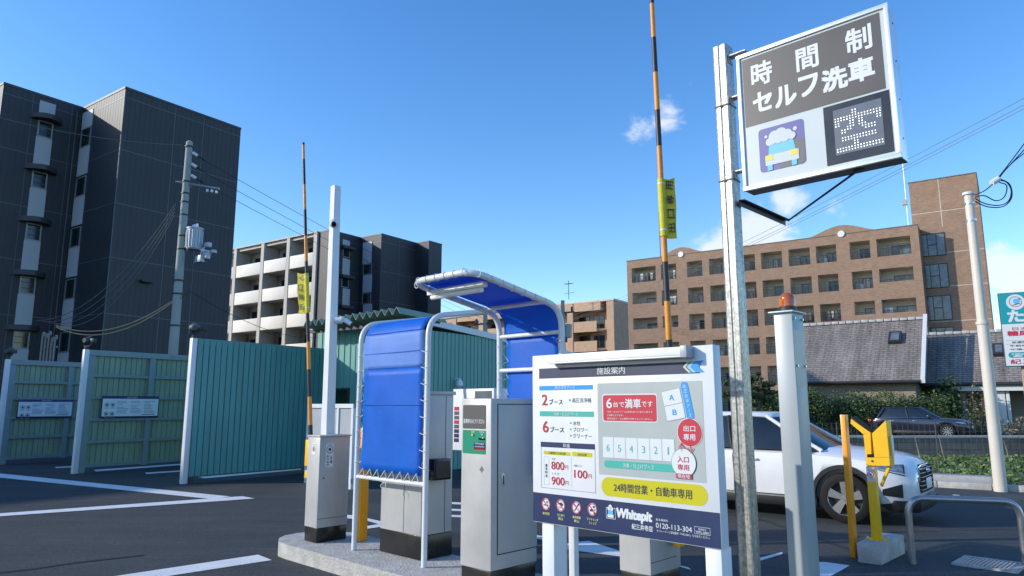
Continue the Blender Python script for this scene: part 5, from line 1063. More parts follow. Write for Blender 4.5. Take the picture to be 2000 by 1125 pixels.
def RQ(c0, c1, mt, k=1):
    a, b = cq(*c0), cq(*c1); g_.xz([(a[0], b[1]), (b[0], b[1]), (b[0], a[1]), (a[0], a[1])], LY(k), mt); return a[0], b[0], b[1], a[1]
def TQ(s, L_, R_, h, mt, bold=0.0, k=2, **kw):
    a, b = cq(*L_), cq(*R_); zc = (a[1]+b[1])/2; hh = cq(L_[0], L_[1]-h/2)[1]-cq(L_[0], L_[1]+h/2)[1]
    g_.text(s, a[0], b[0], zc-hh/2, zc+hh/2, LY(k), mt, bold, **kw)
RQ((57, 124), (834, 146), 'navy_title')                       # title band
g_.m[-1] = 'navy_title'
TQ('施設案内', (336, 134), (472, 131), 34, 'ink_white', 0.004)
for k, (x, mt, w_) in enumerate(((752, 'chev_pale', 12), (770, 'chev_light', 20), (793, 'sign_blue', 34))):
    a = cq(x, 112); b = cq(x+w_, 112); top = cq(x+26, 80); bot = cq(x+26, 146); w1 = b[0]-a[0]; d_ = cq(x+26, 112)[0]-a[0]; zt2 = cq(820, 82)[1]-0.004; zb2 = cq(820, 144)[1]+0.003; zc = (zt2+zb2)/2
    g_.xz([(a[0], zc), (a[0]+d_, zb2), (a[0]+d_+w1, zb2), (a[0]+w1, zc)], LY(2), mt); g_.xz([(a[0], zc), (a[0]+w1, zc), (a[0]+d_+w1, zt2), (a[0]+d_, zt2)], LY(2), mt)
RQ((58, 208), (317, 224), 'sign_blue'); TQ('高圧洗浄ブース', (134, 215), (230, 213), 16, 'ink_white', 0.006)
TQ('2', (72, 275), (97, 274), 50, 'sign_red', 0.02); TQ('ブース', (106, 285), (171, 282), 26, 'ink', 0.012); RQ((201, 271), (210, 281), 'sign_blue'); TQ('高圧洗浄機', (217, 277), (309, 275), 23, 'ink', 0.002)
RQ((60, 329), (322, 357), 'sign_green'); TQ('洗車・仕上げブース', (128, 343), (246, 343), 16, 'ink_white', 0.004)
TQ('6', (76, 404), (102, 404), 54, 'sign_red', 0.02); TQ('ブース', (111, 417), (177, 418), 26, 'ink', 0.012)
for cy, s_, w_ in ((387, '水栓', 256), (417, 'ブロワー', 293), (448, 'クリーナー', 311)): RQ((206, cy-5), (214, cy+4), 'sign_green'); TQ(s_, (221, cy), (w_, cy+1), 21, 'ink', 0.002)
x0_, x1_, z0_, z1_ = RQ((65, 476), (327, 515), 'navy'); TQ('料金', (174, 494), (207, 496), 18, 'ink_white', 0.01)
# price table outline
zo0 = cq(68, 697)[1]; xL = x0_+0.003; xR = cq(330, 600)[0]-0.002
for a in ((xL, xL+0.002, zo0, z0_), (xR-0.002, xR, zo0, z0_), (xL, xR, zo0, zo0+0.002)): g_.xz([(a[0], a[2]), (a[1], a[2]), (a[1], a[3]), (a[0], a[3])], LY(1), 'ink')
RQ((79, 520), (208, 545), 'sign_yellow'); TQ('入庫後から30分毎', (102, 531), (186, 533), 13, 'ink', 0.003); RQ((217, 525), (313, 552), 'sign_yellow'); TQ('30分以降', (244, 539), (287, 540), 13, 'ink', 0.003)
a = cq(80, 549); b = cq(105, 684)
for q_ in ((a[0], a[0]+0.0015, b[1], a[1]), (b[0], b[0]+0.0015, b[1], a[1]), (a[0], b[0], a[1], a[1]+0.0015), (a[0], b[0], b[1], b[1]+0.0015)): g_.xz([(q_[0], q_[2]), (q_[1], q_[2]), (q_[1], q_[3]), (q_[0], q_[3])], LY(1), 'soft_ink')
for s_, cy in (('基', 590), ('本', 606), ('料', 623), ('金', 640)): TQ(s_, (87, cy), (98, cy), 14, 'ink', 0.012)
TQ('平日', (118, 560), (134, 560), 10, 'ink'); TQ('800', (117, 591), (178, 594), 38, 'sign_red', 0.012); TQ('円', (182, 600), (197, 601), 20, 'sign_red')
TQ('土・日・祝', (119, 630), (153, 631), 10, 'ink'); TQ('900', (118, 665), (180, 668), 38, 'sign_red', 0.012); TQ('円', (184, 676), (199, 677), 20, 'sign_red')
TQ('1時間ごとに', (226, 592), (265, 594), 11, 'ink'); TQ('100', (227, 632), (290, 635), 38, 'sign_red', 0.012); TQ('円', (295, 643), (311, 644), 20, 'sign_red')
RQ((213, 548), (214.3, 700), 'soft_ink')
# map panel
RQ((338, 195), (865, 676), 'map_grey', 1); g_.m[-1] = 'map_grey'
def RR(c0, c1, rad, mt, k):
    a, b = cq(*c0), cq(*c1); g_.rrect(a[0], b[0], b[1], a[1], rad, LY(k), mt)
RR((362, 247), (632, 385), 0.018, 'ink_white', 2); RR((366, 252), (627, 380), 0.015, 'sign_red', 3)
TQ('6', (384, 291), (410, 290), 46, 'ink_white', 0.02, 4); TQ('台で', (417, 297), (470, 296), 26, 'ink_white', 0.012, 4); TQ('満車', (474, 292), (549, 292), 44, 'ink_white', 0.02, 4); TQ('です', (554, 294), (607, 295), 27, 'ink_white', 0.012, 4)
TQ('洗車・仕上げブース(6車室)全てに車が入庫する', (388, 332), (606, 334), 10, 'ink_white', 0.004, 4); TQ('と満車になります。', (388, 348), (466, 349), 10, 'ink_white', 0.004, 4); TQ('高圧洗浄ブースは満車の対象ではございません。', (388, 364), (606, 368), 10, 'ink_white', 0.004, 4)
def PQ(pts, mt, k): g_.xz([cq(*p) for p in pts], LY(k), mt)
PQ([(647, 236), (737, 214), (766, 362), (675, 380)], 'soft_ink', 2); PQ([(649, 238), (735, 217), (750, 286), (663, 305)], 'board_white', 3); PQ([(664, 308), (751, 289), (764, 360), (677, 377)], 'board_white', 3)
TQ('A', (687, 264), (709, 262), 26, 'sign_blue', 0.015, 4); TQ('B', (703, 334), (723, 334), 26, 'sign_blue', 0.015, 4)
# blue lozenge with vertical writing
P0, P1 = Vector(cq(759, 206)), Vector(cq(789, 352)); dd_ = (P1-P0).normalized(); pn_ = Vector((-dd_.y, dd_.x)); rr = 0.024; pts = []
for c0, a0_ in ((P0, 0), (P1, 180)):
    for i in range(9): a = R(a0_+180*i/8); pts.append(tuple(c0-dd_*math.sin(a)*rr*(1)+pn_*math.cos(a)*rr))
g_.xz(pts, LY(3), 'sign_blue')
for i, ch in enumerate('高圧洗浄ブース'):
    c0 = P0.lerp(P1, 0.02+i*0.162); s_ = 0.0105
    if ch == 'ー': g_.xz([(c0.x-0.0012, c0.y-s_), (c0.x+0.0012, c0.y-s_), (c0.x+0.0012, c0.y+s_), (c0.x-0.0012, c0.y+s_)], LY(4), 'ink_white')
    else: g_.text(ch, c0.x-s_, c0.x+s_, c0.y-s_, c0.y+s_, LY(4), 'ink_white', 0.006)
# bays 6..1
xs = [365, 418, 475, 533, 592, 651, 713]; za1 = (cq(365, 453)[1]+cq(713, 462)[1])/2; zb1 = (cq(370, 555)[1]+cq(713, 580)[1])/2+0.004
for i in range(6):
    a, b = cq(xs[i], 500)[0], cq(xs[i+1], 510)[0]; g_.xz([(a, zb1), (b, zb1), (b, za1), (a, za1)], LY(2), 'soft_ink'); e = 0.0018; g_.xz([(a+e, zb1+e), (b-e*0.3, zb1+e), (b-e*0.3, za1-e), (a+e, za1-e)], LY(3), 'board_white')
    cx_ = (a+b)/2; cz = (za1+zb1)/2-0.003; g_.text(str(6-i), cx_-0.012 if i < 5 else cx_-0.005, cx_+0.012 if i < 5 else cx_+0.004, cz-0.022, cz+0.022, LY(4), 'sign_green', 0.0)
a, b = cq(372, 585), cq(722, 605); zc = (cq(372, 583)[1]+cq(713, 606)[1])/2; g_.rrect(a[0], b[0], zc-0.023, zc+0.023, 0.0229, LY(2), 'sign_green'); TQ('洗車・仕上げブース', (463, 592), (613, 598), 22, 'ink_white', 0.006, 3)
c0 = cq(785, 432); g_.disc(c0[0], c0[1], 0.083, LY(3), 'ink_white', 40); g_.disc(c0[0], c0[1], 0.079, LY(4), 'sign_red', 40); TQ('出口', (757, 412), (813, 413), 28, 'ink_white', 0.018, 5); TQ('専用', (757, 453), (813, 455), 30, 'ink_white', 0.018, 5)
c0 = cq(757, 578); g_.disc(c0[0], c0[1], 0.082, LY(5), 'charcoal', 40); g_.disc(c0[0], c0[1], 0.0795, LY(6), 'board_white', 40); TQ('入口', (728, 561), (782, 563), 28, 'clinic_red', 0.016, 7); TQ('専用', (729, 599), (784, 601), 28, 'clinic_red', 0.016, 7)
RQ((721, 628), (798, 658), 'sign_red', 7); TQ('現在地', (730, 641), (789, 645), 20, 'ink_white', 0.012, 8)
def arrow(c0, c1, up):
    a, b = cq(*c0), cq(*c1); x = (a[0]+b[0])/2; w_ = 0.0022
    g_.xz([(x-w_, b[1]), (x+w_, b[1]), (x+w_, a[1]), (x-w_, a[1])], LY(6), 'sign_red'); tz = a[1] if up else b[1]; s_ = -1 if up else 1
    for q in (-1, 1): g_.xz([(x, tz), (x+q*0.022, tz+s_*0.03), (x+q*0.022, tz+s_*0.037), (x, tz+s_*0.009)], LY(6), 'sign_red')
arrow((748, 480), (748, 524), True); arrow((789, 492), (791, 536), False)
a, b = cq(358, 690), cq(872, 740); zc = (cq(358, 692)[1]+cq(872, 737)[1])/2; g_.rrect(a[0], b[0], zc-0.058, zc+0.058, 0.0575, LY(1), 'sign_yellow'); TQ('24時間営業・自動車専用', (419, 700), (795, 727), 42, 'ink', 0.012)
# lower navy band
zc1 = (cq(37, 722)[1]+cq(925, 818)[1])/2; g_.xz([(-0.010, BZ0+0.004), (BW+0.008, BZ0+0.004), (BW+0.008, zc1), (-0.010, zc1)], LY(1), 'navy')
for i, (cx, cy, l1, l2) in enumerate(((91, 777, '場内禁煙', None), (162, 784, 'ゴミ捨て', '禁止'), (238, 794, '車両整備', '禁止'), (315, 803, 'アイドリング', 'ストップ'))):
    c0 = cq(cx, cy); x, z = c0; r_ = 0.040
    g_.disc(x, z, r_, LY(2), 'ink_white', 32); g_.ring(x, z, r_, 0.002, LY(3), 'sign_red', 32); g_.ring(x, z, r_-0.0045, 0.0035, LY(4), 'sign_red', 32)
    y_ = LY(3)
    if i == 0: g_.xz([(x-.022, z-.010), (x+.012, z-.010), (x+.012, z-.003), (x-.022, z-.003)], y_, 'ink'); g_.xz([(x+.014, z-.010), (x+.022, z-.010), (x+.022, z-.003), (x+.014, z-.003)], y_, 'ink'); [g_.ring(x+.008+.006*k, z+.012, 0.007, 0.0018, y_, 'ink', 10) for k in (0, 1)]
    if i == 1: g_.xz([(x-.022, z+.016), (x+.006, z+.020), (x+.024, z+.008), (x+.014, z-.004), (x-.002, z+.002), (x-.02, z+.006)], y_, 'ink'); g_.ring(x-.012, z-.014, 0.009, 0.002, y_, 'ink', 8); g_.disc(x+.004, z-.012, .005, y_, 'soft_ink', 7)
    if i == 2: g_.xz([(x-.019, z-.022), (x-.014, z-.024), (x+.018, z+.016), (x+.012, z+.020)], y_, 'ink'); g_.disc(x+.017, z+.02, .007, y_, 'ink', 7); g_.xz([(x-.02, z+.018), (x-.015, z+.022), (x+.004, z+.002), (x-.002, z-.001)], y_, 'ink')
    if i == 3: g_.disc(x+.012, z+.016, .008, y_, 'ink', 10); g_.disc(x+.02, z-.002, .005, y_, 'ink', 8); g_.xz([(x-.022, z-.008), (x-.014, z+.002), (x+.006, z+.001), (x+.016, z-.012), (x-.02, z-.014)], y_, 'ink'); g_.disc(x+.014, z-.022, .006, y_, 'ink', 8)
    w_ = 0.0018; g_.xz([(x-.026-w_, z+.026-w_), (x-.026+w_, z+.026+w_), (x+.026+w_, z-.026+w_), (x+.026-w_, z-.026-w_)], LY(4), 'sign_red')
    zz = z-0.062; hw_ = 0.030 if i == 0 else (0.033 if i < 3 else 0.046)
    mt = 'ink_yellow'; g_.text(l1, x-hw_, x+hw_, zz-0.009, zz+0.008, LY(2), mt, 0.008)
    if l2: h2_ = 0.022 if i < 3 else 0.03; g_.text(l2, x-h2_, x+h2_, zz-0.032, zz-0.015, LY(2), mt, 0.008)
RQ((381, 792), (427, 852), 'ink_white', 2); a = cq(381, 792); b = cq(427, 852); e = 0.0035; g_.xz([(a[0]+e, b[1]+e), (b[0]-e, b[1]+e), (b[0]-e, a[1]-e), (a[0]+e, a[1]-e)], LY(3), 'navy')
xm = (a[0]+b[0])/2; g_.xz([(xm-.021, b[1]+.012), (xm+.021, b[1]+.012), (xm+.018, b[1]+.055), (xm-.018, b[1]+.055)], LY(4), 'sky_ink'); [g_.disc(xm+dx_, b[1]+.062+dz_, r_, LY(5), 'ink_white', 12) for dx_, dz_, r_ in ((-.012, 0, .011), (.010, 0, .012), (0, .012, .013))]; g_.xz([(xm-.023, b[1]+.008), (xm+.023, b[1]+.008), (xm+.023, b[1]+.026), (xm-.023, b[1]+.026)], LY(5), 'ink_white')
TQ('Whitepit', (433, 828), (602, 845), 56, 'ink_white', 0.035, 2, shear=0.12)
TQ('紀三井寺店', (506, 888), (606, 895), 27, 'ink_white', 0.016); TQ('緊急連絡先', (622, 853), (680, 857), 11, 'ink_white', 0.0); TQ('0120-113-304', (622, 884), (795, 897), 25, 'ink_white', 0.006)
TQ('オペレーターに管理番号「WPL-0001」をお伝えください。', (626, 909), (884, 938), 12, 'ink_white', 0.0)
a = cq(807, 885); b = cq(884, 930); za2 = (a[1]+cq(884, 894)[1])/2; zb2 = (cq(807, 920)[1]+b[1])/2
for q_ in ((a[0], a[0]+.0016, zb2, za2), (b[0], b[0]+.0016, zb2, za2), (a[0], b[0], za2-.0016, za2), (a[0], b[0], zb2, zb2+.0016)): g_.xz([(q_[0], q_[2]), (q_[1], q_[2]), (q_[1], q_[3]), (q_[0], q_[3])], LY(2), 'ink_white')
TQ('管理番号', (826, 899), (864, 903), 9, 'ink_white'); TQ('WPL-0001', (814, 913), (878, 917), 12, 'ink_white', 0.008)
# keep title band and map strictly rectangular
g_.build('printed_sheet', t, smooth=False)
# ============================================================ HANGING TIME SIGN ON ITS POLE
PP = Fr(PY(1461, 900, 5.75), LANE)          # corner between the two visible faces
pwid = 0.125; ptop = PY(1428, 84, 5.75)[2]
t = thing('sign_pole', 'tall galvanised steel post that carries the grey hanging sign', 'post', PP)
m_ = MB(); pts = [(-pwid, 0), (-pwid+.012, -0.006), (-pwid*0.62, -0.006), (-pwid*0.56, 0.004), (-pwid*0.44, 0.004), (-pwid*0.38, -0.006), (-.012, -0.006), (0, 0), (0, pwid*0.96), (-pwid, pwid*0.96)]
m_.prism(pts, 0, ptop, 'galvanised'); m_.build('shaft', t, smooth=False)
hp = MB()
SF = Fr(PP.wor(PP.onY(1450, 250, -0.045)[0], -0.045), LANE)
so_ = PP.loc(SF.wor(0, 0)); sx0 = so_[0]; sy0 = so_[1]
for py_ in (196, 346): z = PP.onY(1445, py_)[1]; hp.box(-pwid-.004, .004, -0.012, pwid+.004, z-.006, z+.006, 'dark_metal'); 
hp.build('strap', t, smooth=False)
m_ = MB()
for py_ in (98, 182, 330): z = PP.onY(1445, py_)[1]; m_.box(0.001, sx0+0.03, 0.02, 0.10, z-.006, z+.004, 'galvanised'); m_.box(0.001, 0.007, 0.02, 0.10, z-.06, z-.0062, 'galvanised'); m_.cyl((0.007, 0.06, z-.035), (0.018, 0.06, z-.035), 0.012, 'steel', 6)
m_.build('bracket', t)
zbar = PP.onY(1452, 385)[1]; e1_ = PP.onY(1538, 428, 0.06); m_ = MB(); m_.add([], [], 'dark_metal')
yb_e = PP.onX(1538, 428, 0.04)[0]; m_.box(0.015, 0.065, 0.05, yb_e, zbar-.006, zbar, 'dark_metal'); m_.box(0.015, 0.021, 0.05, yb_e, zbar-.05, zbar-.0062, 'dark_metal'); m_.build('stay_arm', t, smooth=False)
ZS0, ZS1 = 3.42, 4.615; SW = 1.20
ZS0 = SF.onY(1458, 370)[1]; ZS1 = SF.onY(1444.5, 113)[1]; SW = SF.onY(1743, 150)[0]
t = thing('hanging_sign', 'grey and white box sign for timed self car wash with a lit dot display', 'sign', SF)
m_ = MB(); TH = 0.17
m_.box(-0.012, SW+0.012, 0.012, TH, ZS0-0.012, ZS1+0.012, 'frame_alu', 0.003); m_.box(-0.006, SW+0.006, 0.02, TH-0.01, ZS0-0.0145, ZS0-0.0125, 'box_under'); m_.build('casing', t)
m_ = MB()
for a in ((-0.016, SW+0.016, ZS0-0.016, ZS0+0.018), (-0.016, SW+0.016, ZS1-0.016, ZS1+0.016), (-0.016, 0.014, ZS0+0.018, ZS1-0.016), (SW-0.014, SW+0.016, ZS0+0.018, ZS1-0.016)): m_.box(a[0], a[1], -0.016, 0.0115, a[2], a[3], 'frame_alu', 0.002)
for i in range(4): m_.cyl((SW+0.012, TH/2, ZS0+0.15+i*0.3), (SW+0.016, TH/2, ZS0+0.15+i*0.3), 0.006, 'dark_metal', 8)
m_.build('rim', t)
m_ = MB(); m_.box(0.0145, SW-0.0145, 0.0, 0.011, ZS0+0.0185, ZS1-0.0165, 'sign_face'); m_.build('face_panel', t, smooth=False)
sq = lambda cx, cy: SF.onY(1380+cx/2.557, cy/2.557)
g_ = MB()
gz0 = sq(204, 638)[1]; gz0b = (sq(204, 638)[1]+sq(575, 532)[1])/2; gx0, gx1 = 0.03, sq(893, 400)[0]
g_.xz([(gx0, gz0b), (gx1, gz0b), (gx1, ZS1-0.035), (gx0, ZS1-0.035)], -0.0015, 'sign_grey')
def sT(s, L_, R_, h, mt='sign_face', bold=0.03, k=2):
    a, b = sq(*L_), sq(*R_); zc = (a[1]+b[1])/2; hh = sq(L_[0], L_[1]-h/2)[1]-sq(L_[0], L_[1]+h/2)[1]; g_.text(s, a[0], b[0], zc-hh/2, zc+hh/2, -0.0015*k, mt, bold)
sT('時', (226, 378), (325, 352), 112, 'ink_white', 0.024); sT('間', (450, 303), (556, 275), 108, 'ink_white', 0.024); sT('制', (697, 214), (822, 178), 118, 'ink_white', 0.024)
for s_, l_, r_, h_ in (('セ', (236, 516), (325, 496), 92), ('ル', (345, 492), (446, 462), 96), ('フ', (465, 440), (556, 412), 96), ('洗', (580, 412), (700, 376), 106), ('車', (712, 366), (834, 330), 108)): sT(s_, l_, r_, h_, 'ink_white', 0.028)
g_.build('lettering', t, smooth=False)
# emblem: rounded square with a foam covered car pictogram
g_ = MB(); a = sq(258, 655); b = sq(500, 810); ex0, ex1 = a[0], b[0]; ez1 = (sq(258, 650)[1]+sq(490, 590)[1])/2; ez0 = (sq(270, 866)[1]+sq(502, 812)[1])/2
g_.rrect(ex0, ex1, ez0, ez1, 0.03, -0.0015, 'purple'); ew = ex1-ex0; eh = ez1-ez0; ux = lambda u: ex0+ew*u; uz_ = lambda w: ez0+eh*w
g_.xz([(ux(.42), uz_(.005)), (ux(.88), uz_(.005)), (ux(.97), uz_(.03)), (ux(.995), uz_(.12)), (ux(.995), uz_(.52)), (ux(.8), uz_(.62))], -0.003, 'charcoal')
g_.disc(ux(.17), uz_(.80), ew*.035, -0.0045, 'sign_face', 16); g_.disc(ux(.81), uz_(.82), ew*.045, -0.0045, 'sign_face', 16)
g_.xz([(ux(.2), uz_(.34)), (ux(.8), uz_(.34)), (ux(.74), uz_(.68)), (ux(.24), uz_(.68))], -0.0045, 'sky_ink')
g_.xz([(ux(.13), uz_(.13)), (ux(.86), uz_(.13)), (ux(.86), uz_(.36)), (ux(.13), uz_(.36))], -0.006, 'sign_face')
for q0_, q1_ in ((.14, .30), (.68, .84)): g_.xz([(ux(q0_), uz_(.24)), (ux(q1_), uz_(.24)), (ux(q1_), uz_(.36)), (ux(q0_), uz_(.36))], -0.0075, 'ink_gold')
for q0_, q1_ in ((.17, .28), (.70, .81)): g_.xz([(ux(q0_), uz_(.01)), (ux(q1_), uz_(.01)), (ux(q1_), uz_(.129)), (ux(q0_), uz_(.129))], -0.0075, 'sky_ink')
for u_, w_, r_ in ((.25, .66, .09), (.36, .76, .13), (.5, .78, .14), (.64, .74, .11), (.74, .68, .08), (.44, .68, .1), (.58, .68, .1), (.32, .66, .07)): g_.disc(ux(u_), uz_(w_), ew*r_, -0.006-0.0002*u_*10, 'sign_face', 18)
g_.build('emblem', t, smooth=False)
# LED display module
g_ = MB(); a = sq(582, 540); b = sq(945, 755); dx0_, dx1_ = a[0], sq(925, 600)[0]; dz1_ = (sq(582, 540)[1]+sq(912, 447)[1])/2; dz0_ = (sq(605, 832)[1]+sq(945, 752)[1])/2
g_.rrect(dx0_, dx1_, dz0_, dz1_, 0.015, -0.004, 'screen_black'); di = g_; 
m_ = MB(); m_.box(dx0_, dx1_, -0.0035, -0.0005, dz0_, dz1_, 'screen_black'); e = 0.05*(1)
do = m_.build('display', t, smooth=False)
m_ = MB(); w_ = dx1_-dx0_; h_ = dz1_-dz0_; m_.xz([(dx0_+w_*.15, dz0_+h_*.14), (dx1_-w_*.12, dz0_+h_*.14), (dx1_-w_*.12, dz1_-h_*.10), (dx0_+w_*.15, dz1_-h_*.10)], -0.005, 'screen_grey'); m_.build('dot_matrix', do, smooth=False)
rowsP = ["......XX........", "......XX........", "XXXXXXXXXXXXXXXX", "XXXXXXXXXXXXXXXX", "XX...XX.XX....XX", "XX...XX.XX....XX", "....XXX.XXX.....", "..XXXX...XXXXX..", "..XX......XXXX..", "................", "..XXXXXXXXXXXX..", "..XXXXXXXXXXXX..", "......XX........", "......XX........", "XXXXXXXXXXXXXXXX", "XXXXXXXXXXXXXXXX"]
m_ = MB(); bx0, bx1, bz0, bz1 = dx0_+w_*.18, dx1_-w_*.15, dz0_+h_*.19, dz1_-h_*.17
for j, row in enumerate(rowsP):
    for i, c_ in enumerate(row):
        if c_ == 'X': m_.disc(bx0+(bx1-bx0)*i/15, bz1-(bz1-bz0)*j/15, 0.0043, -0.0065, 'led', 8)
m_.build('lit_dots', do, smooth=False)
# strut from sign bottom to stay arm
m_ = MB(); q0 = SF.onY(1677, 331, 0.08); q1 = SF.loc(PP.wor(0.05, yb_e-0.01))
m_.tube([(q0[0], 0.08, ZS0-0.015), (q1[0], q1[1], zbar-0.01)], 0.009, 'dark_metal', 8); m_.box(q0[0]-.03, q0[0]+.03, 0.05, 0.11, ZS0-0.03, ZS0-0.0146, 'dark_metal', 0.002); m_.build('strut', t)
# ============================================================ WARNING LAMP COLUMN
WF = Fr(PY(1565, 900, 5.25), LANE)
wx0 = WF.onY(1528, 900)[0]; wyd = WF.onX(1587, 900)[0]; wz = WF.onY(1515, 612)[1]
t = thing('lamp_column', 'grey square column topped by an amber warning lamp', 'column', WF)
MB().box(wx0, 0, 0, wyd, 0, wz, 'grey_column', 0.004).build('shaft', t)
m_ = MB(); m_.box(wx0-0.03, 0.02, -0.03, wyd+0.02, wz+0.001, wz+0.012, 'white_paint', 0.003); m_.box(0.0005, 0.0025, 0.005, wyd-0.005, wz-0.55, wz-0.13, 'grey_column')
for z in (wz-0.40, wz-0.045):
    for y in (0.03, wyd-0.03): m_.cyl((0, y, z), (0.014, y, z), 0.009, 'steel', 8)
m_.build('top_plate', t)
cx_, cy_ = wx0/2, wyd/2; m_ = MB(); m_.lathe([(0, 0), (0, 0.066), (0.03, 0.066), (0.035, 0.06), (0.045, 0.06), (0.045, 0)], (cx_, cy_, wz+0.012), 'dark_metal', 'z', 24); m_.build('lamp_base', t)
m_ = MB(); prof_ = [(0.045, 0.057), (0.10, 0.057)]+[(0.10+0.055*math.sin(a), 0.057*math.cos(a)) for a in [i*math.pi/16 for i in range(1, 9)]]; m_.lathe(prof_, (cx_, cy_, wz+0.012), 'amber_lens', 'z', 28); dm = m_.build('amber_dome', t)
m_ = MB(); m_.lathe([(0.045, 0.0), (0.045, 0.026), (0.12, 0.024), (0.125, 0.0)], (cx_, cy_, wz+0.012), 'amber_core', 'z', 16); m_.build('reflector', dm)
# ============================================================ EXIT SIDE FURNITURE
YP = Fr(G(1722, 1085, 0), LANE)
ycor = G(1722, 1105); YP = Fr(ycor, LANE)
bx_l = YP.onY(1675, 1093)[0]; by_r = YP.onX(1770, 1097)[0]; bzt = YP.onY(1722, 1065)[1]
t = thing('arm_rest_post', 'yellow forked post for catching the barrier arm, bolted to a concrete block', 'arm rest post', YP)
MB().box(bx_l, 0, 0, by_r, 0, bzt, 'concrete_light', 0.012).build('concrete_block', t)
pc = YP.onY(1716, 1060, by_r*0.35); pxc = pc[0]-0.0; yy0 = by_r*0.3; pw_ = YP.onY(1722, 980, yy0)[0]-YP.onY(1704, 980, yy0)[0]
xL_ = YP.onY(1699, 1000, yy0)[0]; xL_ = YP.onY(1703, 1060, yy0)[0]; zneck = YP.onY(1705, 912, yy0)[1]
MB().box(xL_, xL_+pw_*0.95, yy0, yy0+pw_*0.9, bzt+0.012, zneck, 'yellow', 0.003).build('shaft', t)
m_ = MB(); m_.box(xL_-0.05, xL_+pw_+0.05, yy0-0.04, yy0+pw_+0.04, bzt+0.001, bzt+0.012, 'yellow', 0.002)
for a, b in ((-.035, -.02), (pw_+.035, -.02), (-.035, pw_+.02), (pw_+.035, pw_+.02)): m_.cyl((xL_+a, yy0+b, bzt+.012), (xL_+a, yy0+b, bzt+.035), 0.012, 'steel', 6)
m_.build('base_plate', t)
yq = lambda x, y: YP.onY(x, y, yy0-0.02)
m_ = MB(); hd = [yq(*p) for p in ((1734, 838), (1762, 820), (1764, 909), (1708, 905), (1704, 858), (1685, 825), (1687, 818), (1712, 845), (1713, 890), (1728, 890), (1726, 850))]
# head: right plate box + left fork, as one solid outline
def solid(mb, pts, y0, y1, mt):
    n = len(pts); mb.add([(x, y0, z) for x, z in pts]+[(x, y1, z) for x, z in pts], [tuple(range(n)), tuple(range(n, 2*n))[::-1]]+[(i, (i+1) % n, n+(i+1) % n, n+i) for i in range(n)], mt)
solid(m_, [yq(*p) for p in ((1686, 847), (1700, 845), (1702, 893), (1691, 893))], yy0-0.02, yy0+0.11, 'yellow')
solid(m_, [yq(*p) for p in ((1661, 827), (1662, 818), (1700, 845), (1686, 848))], yy0-0.02, yy0+0.11, 'yellow')
solid(m_, [yq(*p) for p in ((1692, 909), (1691, 893.5), (1737, 893.5), (1738, 910))], yy0-0.02, yy0+0.14, 'yellow')
solid(m_, [yq(*p) for p in ((1703, 847), (1730, 821), (1737, 893), (1708, 893))], yy0-0.022, yy0+0.14, 'yellow')
m_.build('fork', t, smooth=False)
m_ = MB(); solid(m_, [yq(*p) for p in ((1664, 817), (1668, 812), (1703, 841), (1700, 845))], yy0-0.005, yy0+0.06, 'rubber'); solid(m_, [yq(*p) for p in ((1694, 887), (1707, 887), (1707, 893), (1694, 893))], yy0-0.024, yy0-0.020, 'rubber'); m_.build('rubber_pad', t, smooth=False)
m_ = MB(); solid(m_, [yq(*p) for p in ((1716, 948), (1731, 910), (1737, 910), (1720, 952))], yy0+0.02, yy0+0.06, 'yellow'); m_.build('gusset', t, smooth=False)
m_ = MB(); m_.box(yq(1738, 860)[0]+.001, yq(1738, 860)[0]+.003, yy0+0.03, yy0+0.09, yq(1740, 890)[1], yq(1738, 850)[1], 'sticker'); m_.build('side_sticker', t, smooth=False)
m_ = MB(); a = yq(1696, 918); b = yq(1711, 938); xs_ = xL_+0.004; m_.xz([(xs_, YP.onY(1705, 940, yy0)[1]), (xs_+0.075, YP.onY(1705, 940, yy0)[1]), (xs_+0.075, YP.onY(1705, 914, yy0)[1]), (xs_, YP.onY(1705, 914, yy0)[1])], yy0-0.002, 'ink_white'); zc = YP.onY(1705, 927, yy0)[1]; m_.ring(xs_+.0375, zc, 0.032, 0.006, yy0-0.003, 'sign_red', 24); m_.disc(xs_+.0375, zc, 0.014, yy0-0.003, 'charcoal', 6); m_.xz([(xs_+.017, zc+.022), (xs_+.021, zc+.026), (xs_+.058, zc-.018), (xs_+.054, zc-.022)], yy0-0.004, 'sign_red'); m_.text('あぶない', xs_+.01, xs_+.065, zc+.036, zc+.05, yy0-0.003, 'ink'); m_.text('さわらないで', xs_+.01, xs_+.065, zc-.052, zc-.04, yy0-0.003, 'ink')
m_.box(yq(1702, 900)[0], yq(1706, 900)[0], yy0-0.0225, yy0-0.0205, yq(1710, 903)[1], yq(1710, 899)[1], 'dark_metal'); m_.build('warning_sticker', t, smooth=False)
# amber post
APc = G(1671, 1090); AP = Fr(APc, LANE); aw_ = AP.onY(1661, 1085)[0]; ad = AP.onX(1680, 1087)[0]; az_ = AP.onY(1655, 810)[1]
aw_ = AP.onY(1662, 1085)[0]
t2 = MB().box(aw_*1.15, 0, 0, 0.10, 0, az_, 'amber_post', 0.003).build('bollard', loc=(*AP.O, 0)); tag(rot(t2, LANE), 'tall amber square post beside the yellow forked post', 'bollard')
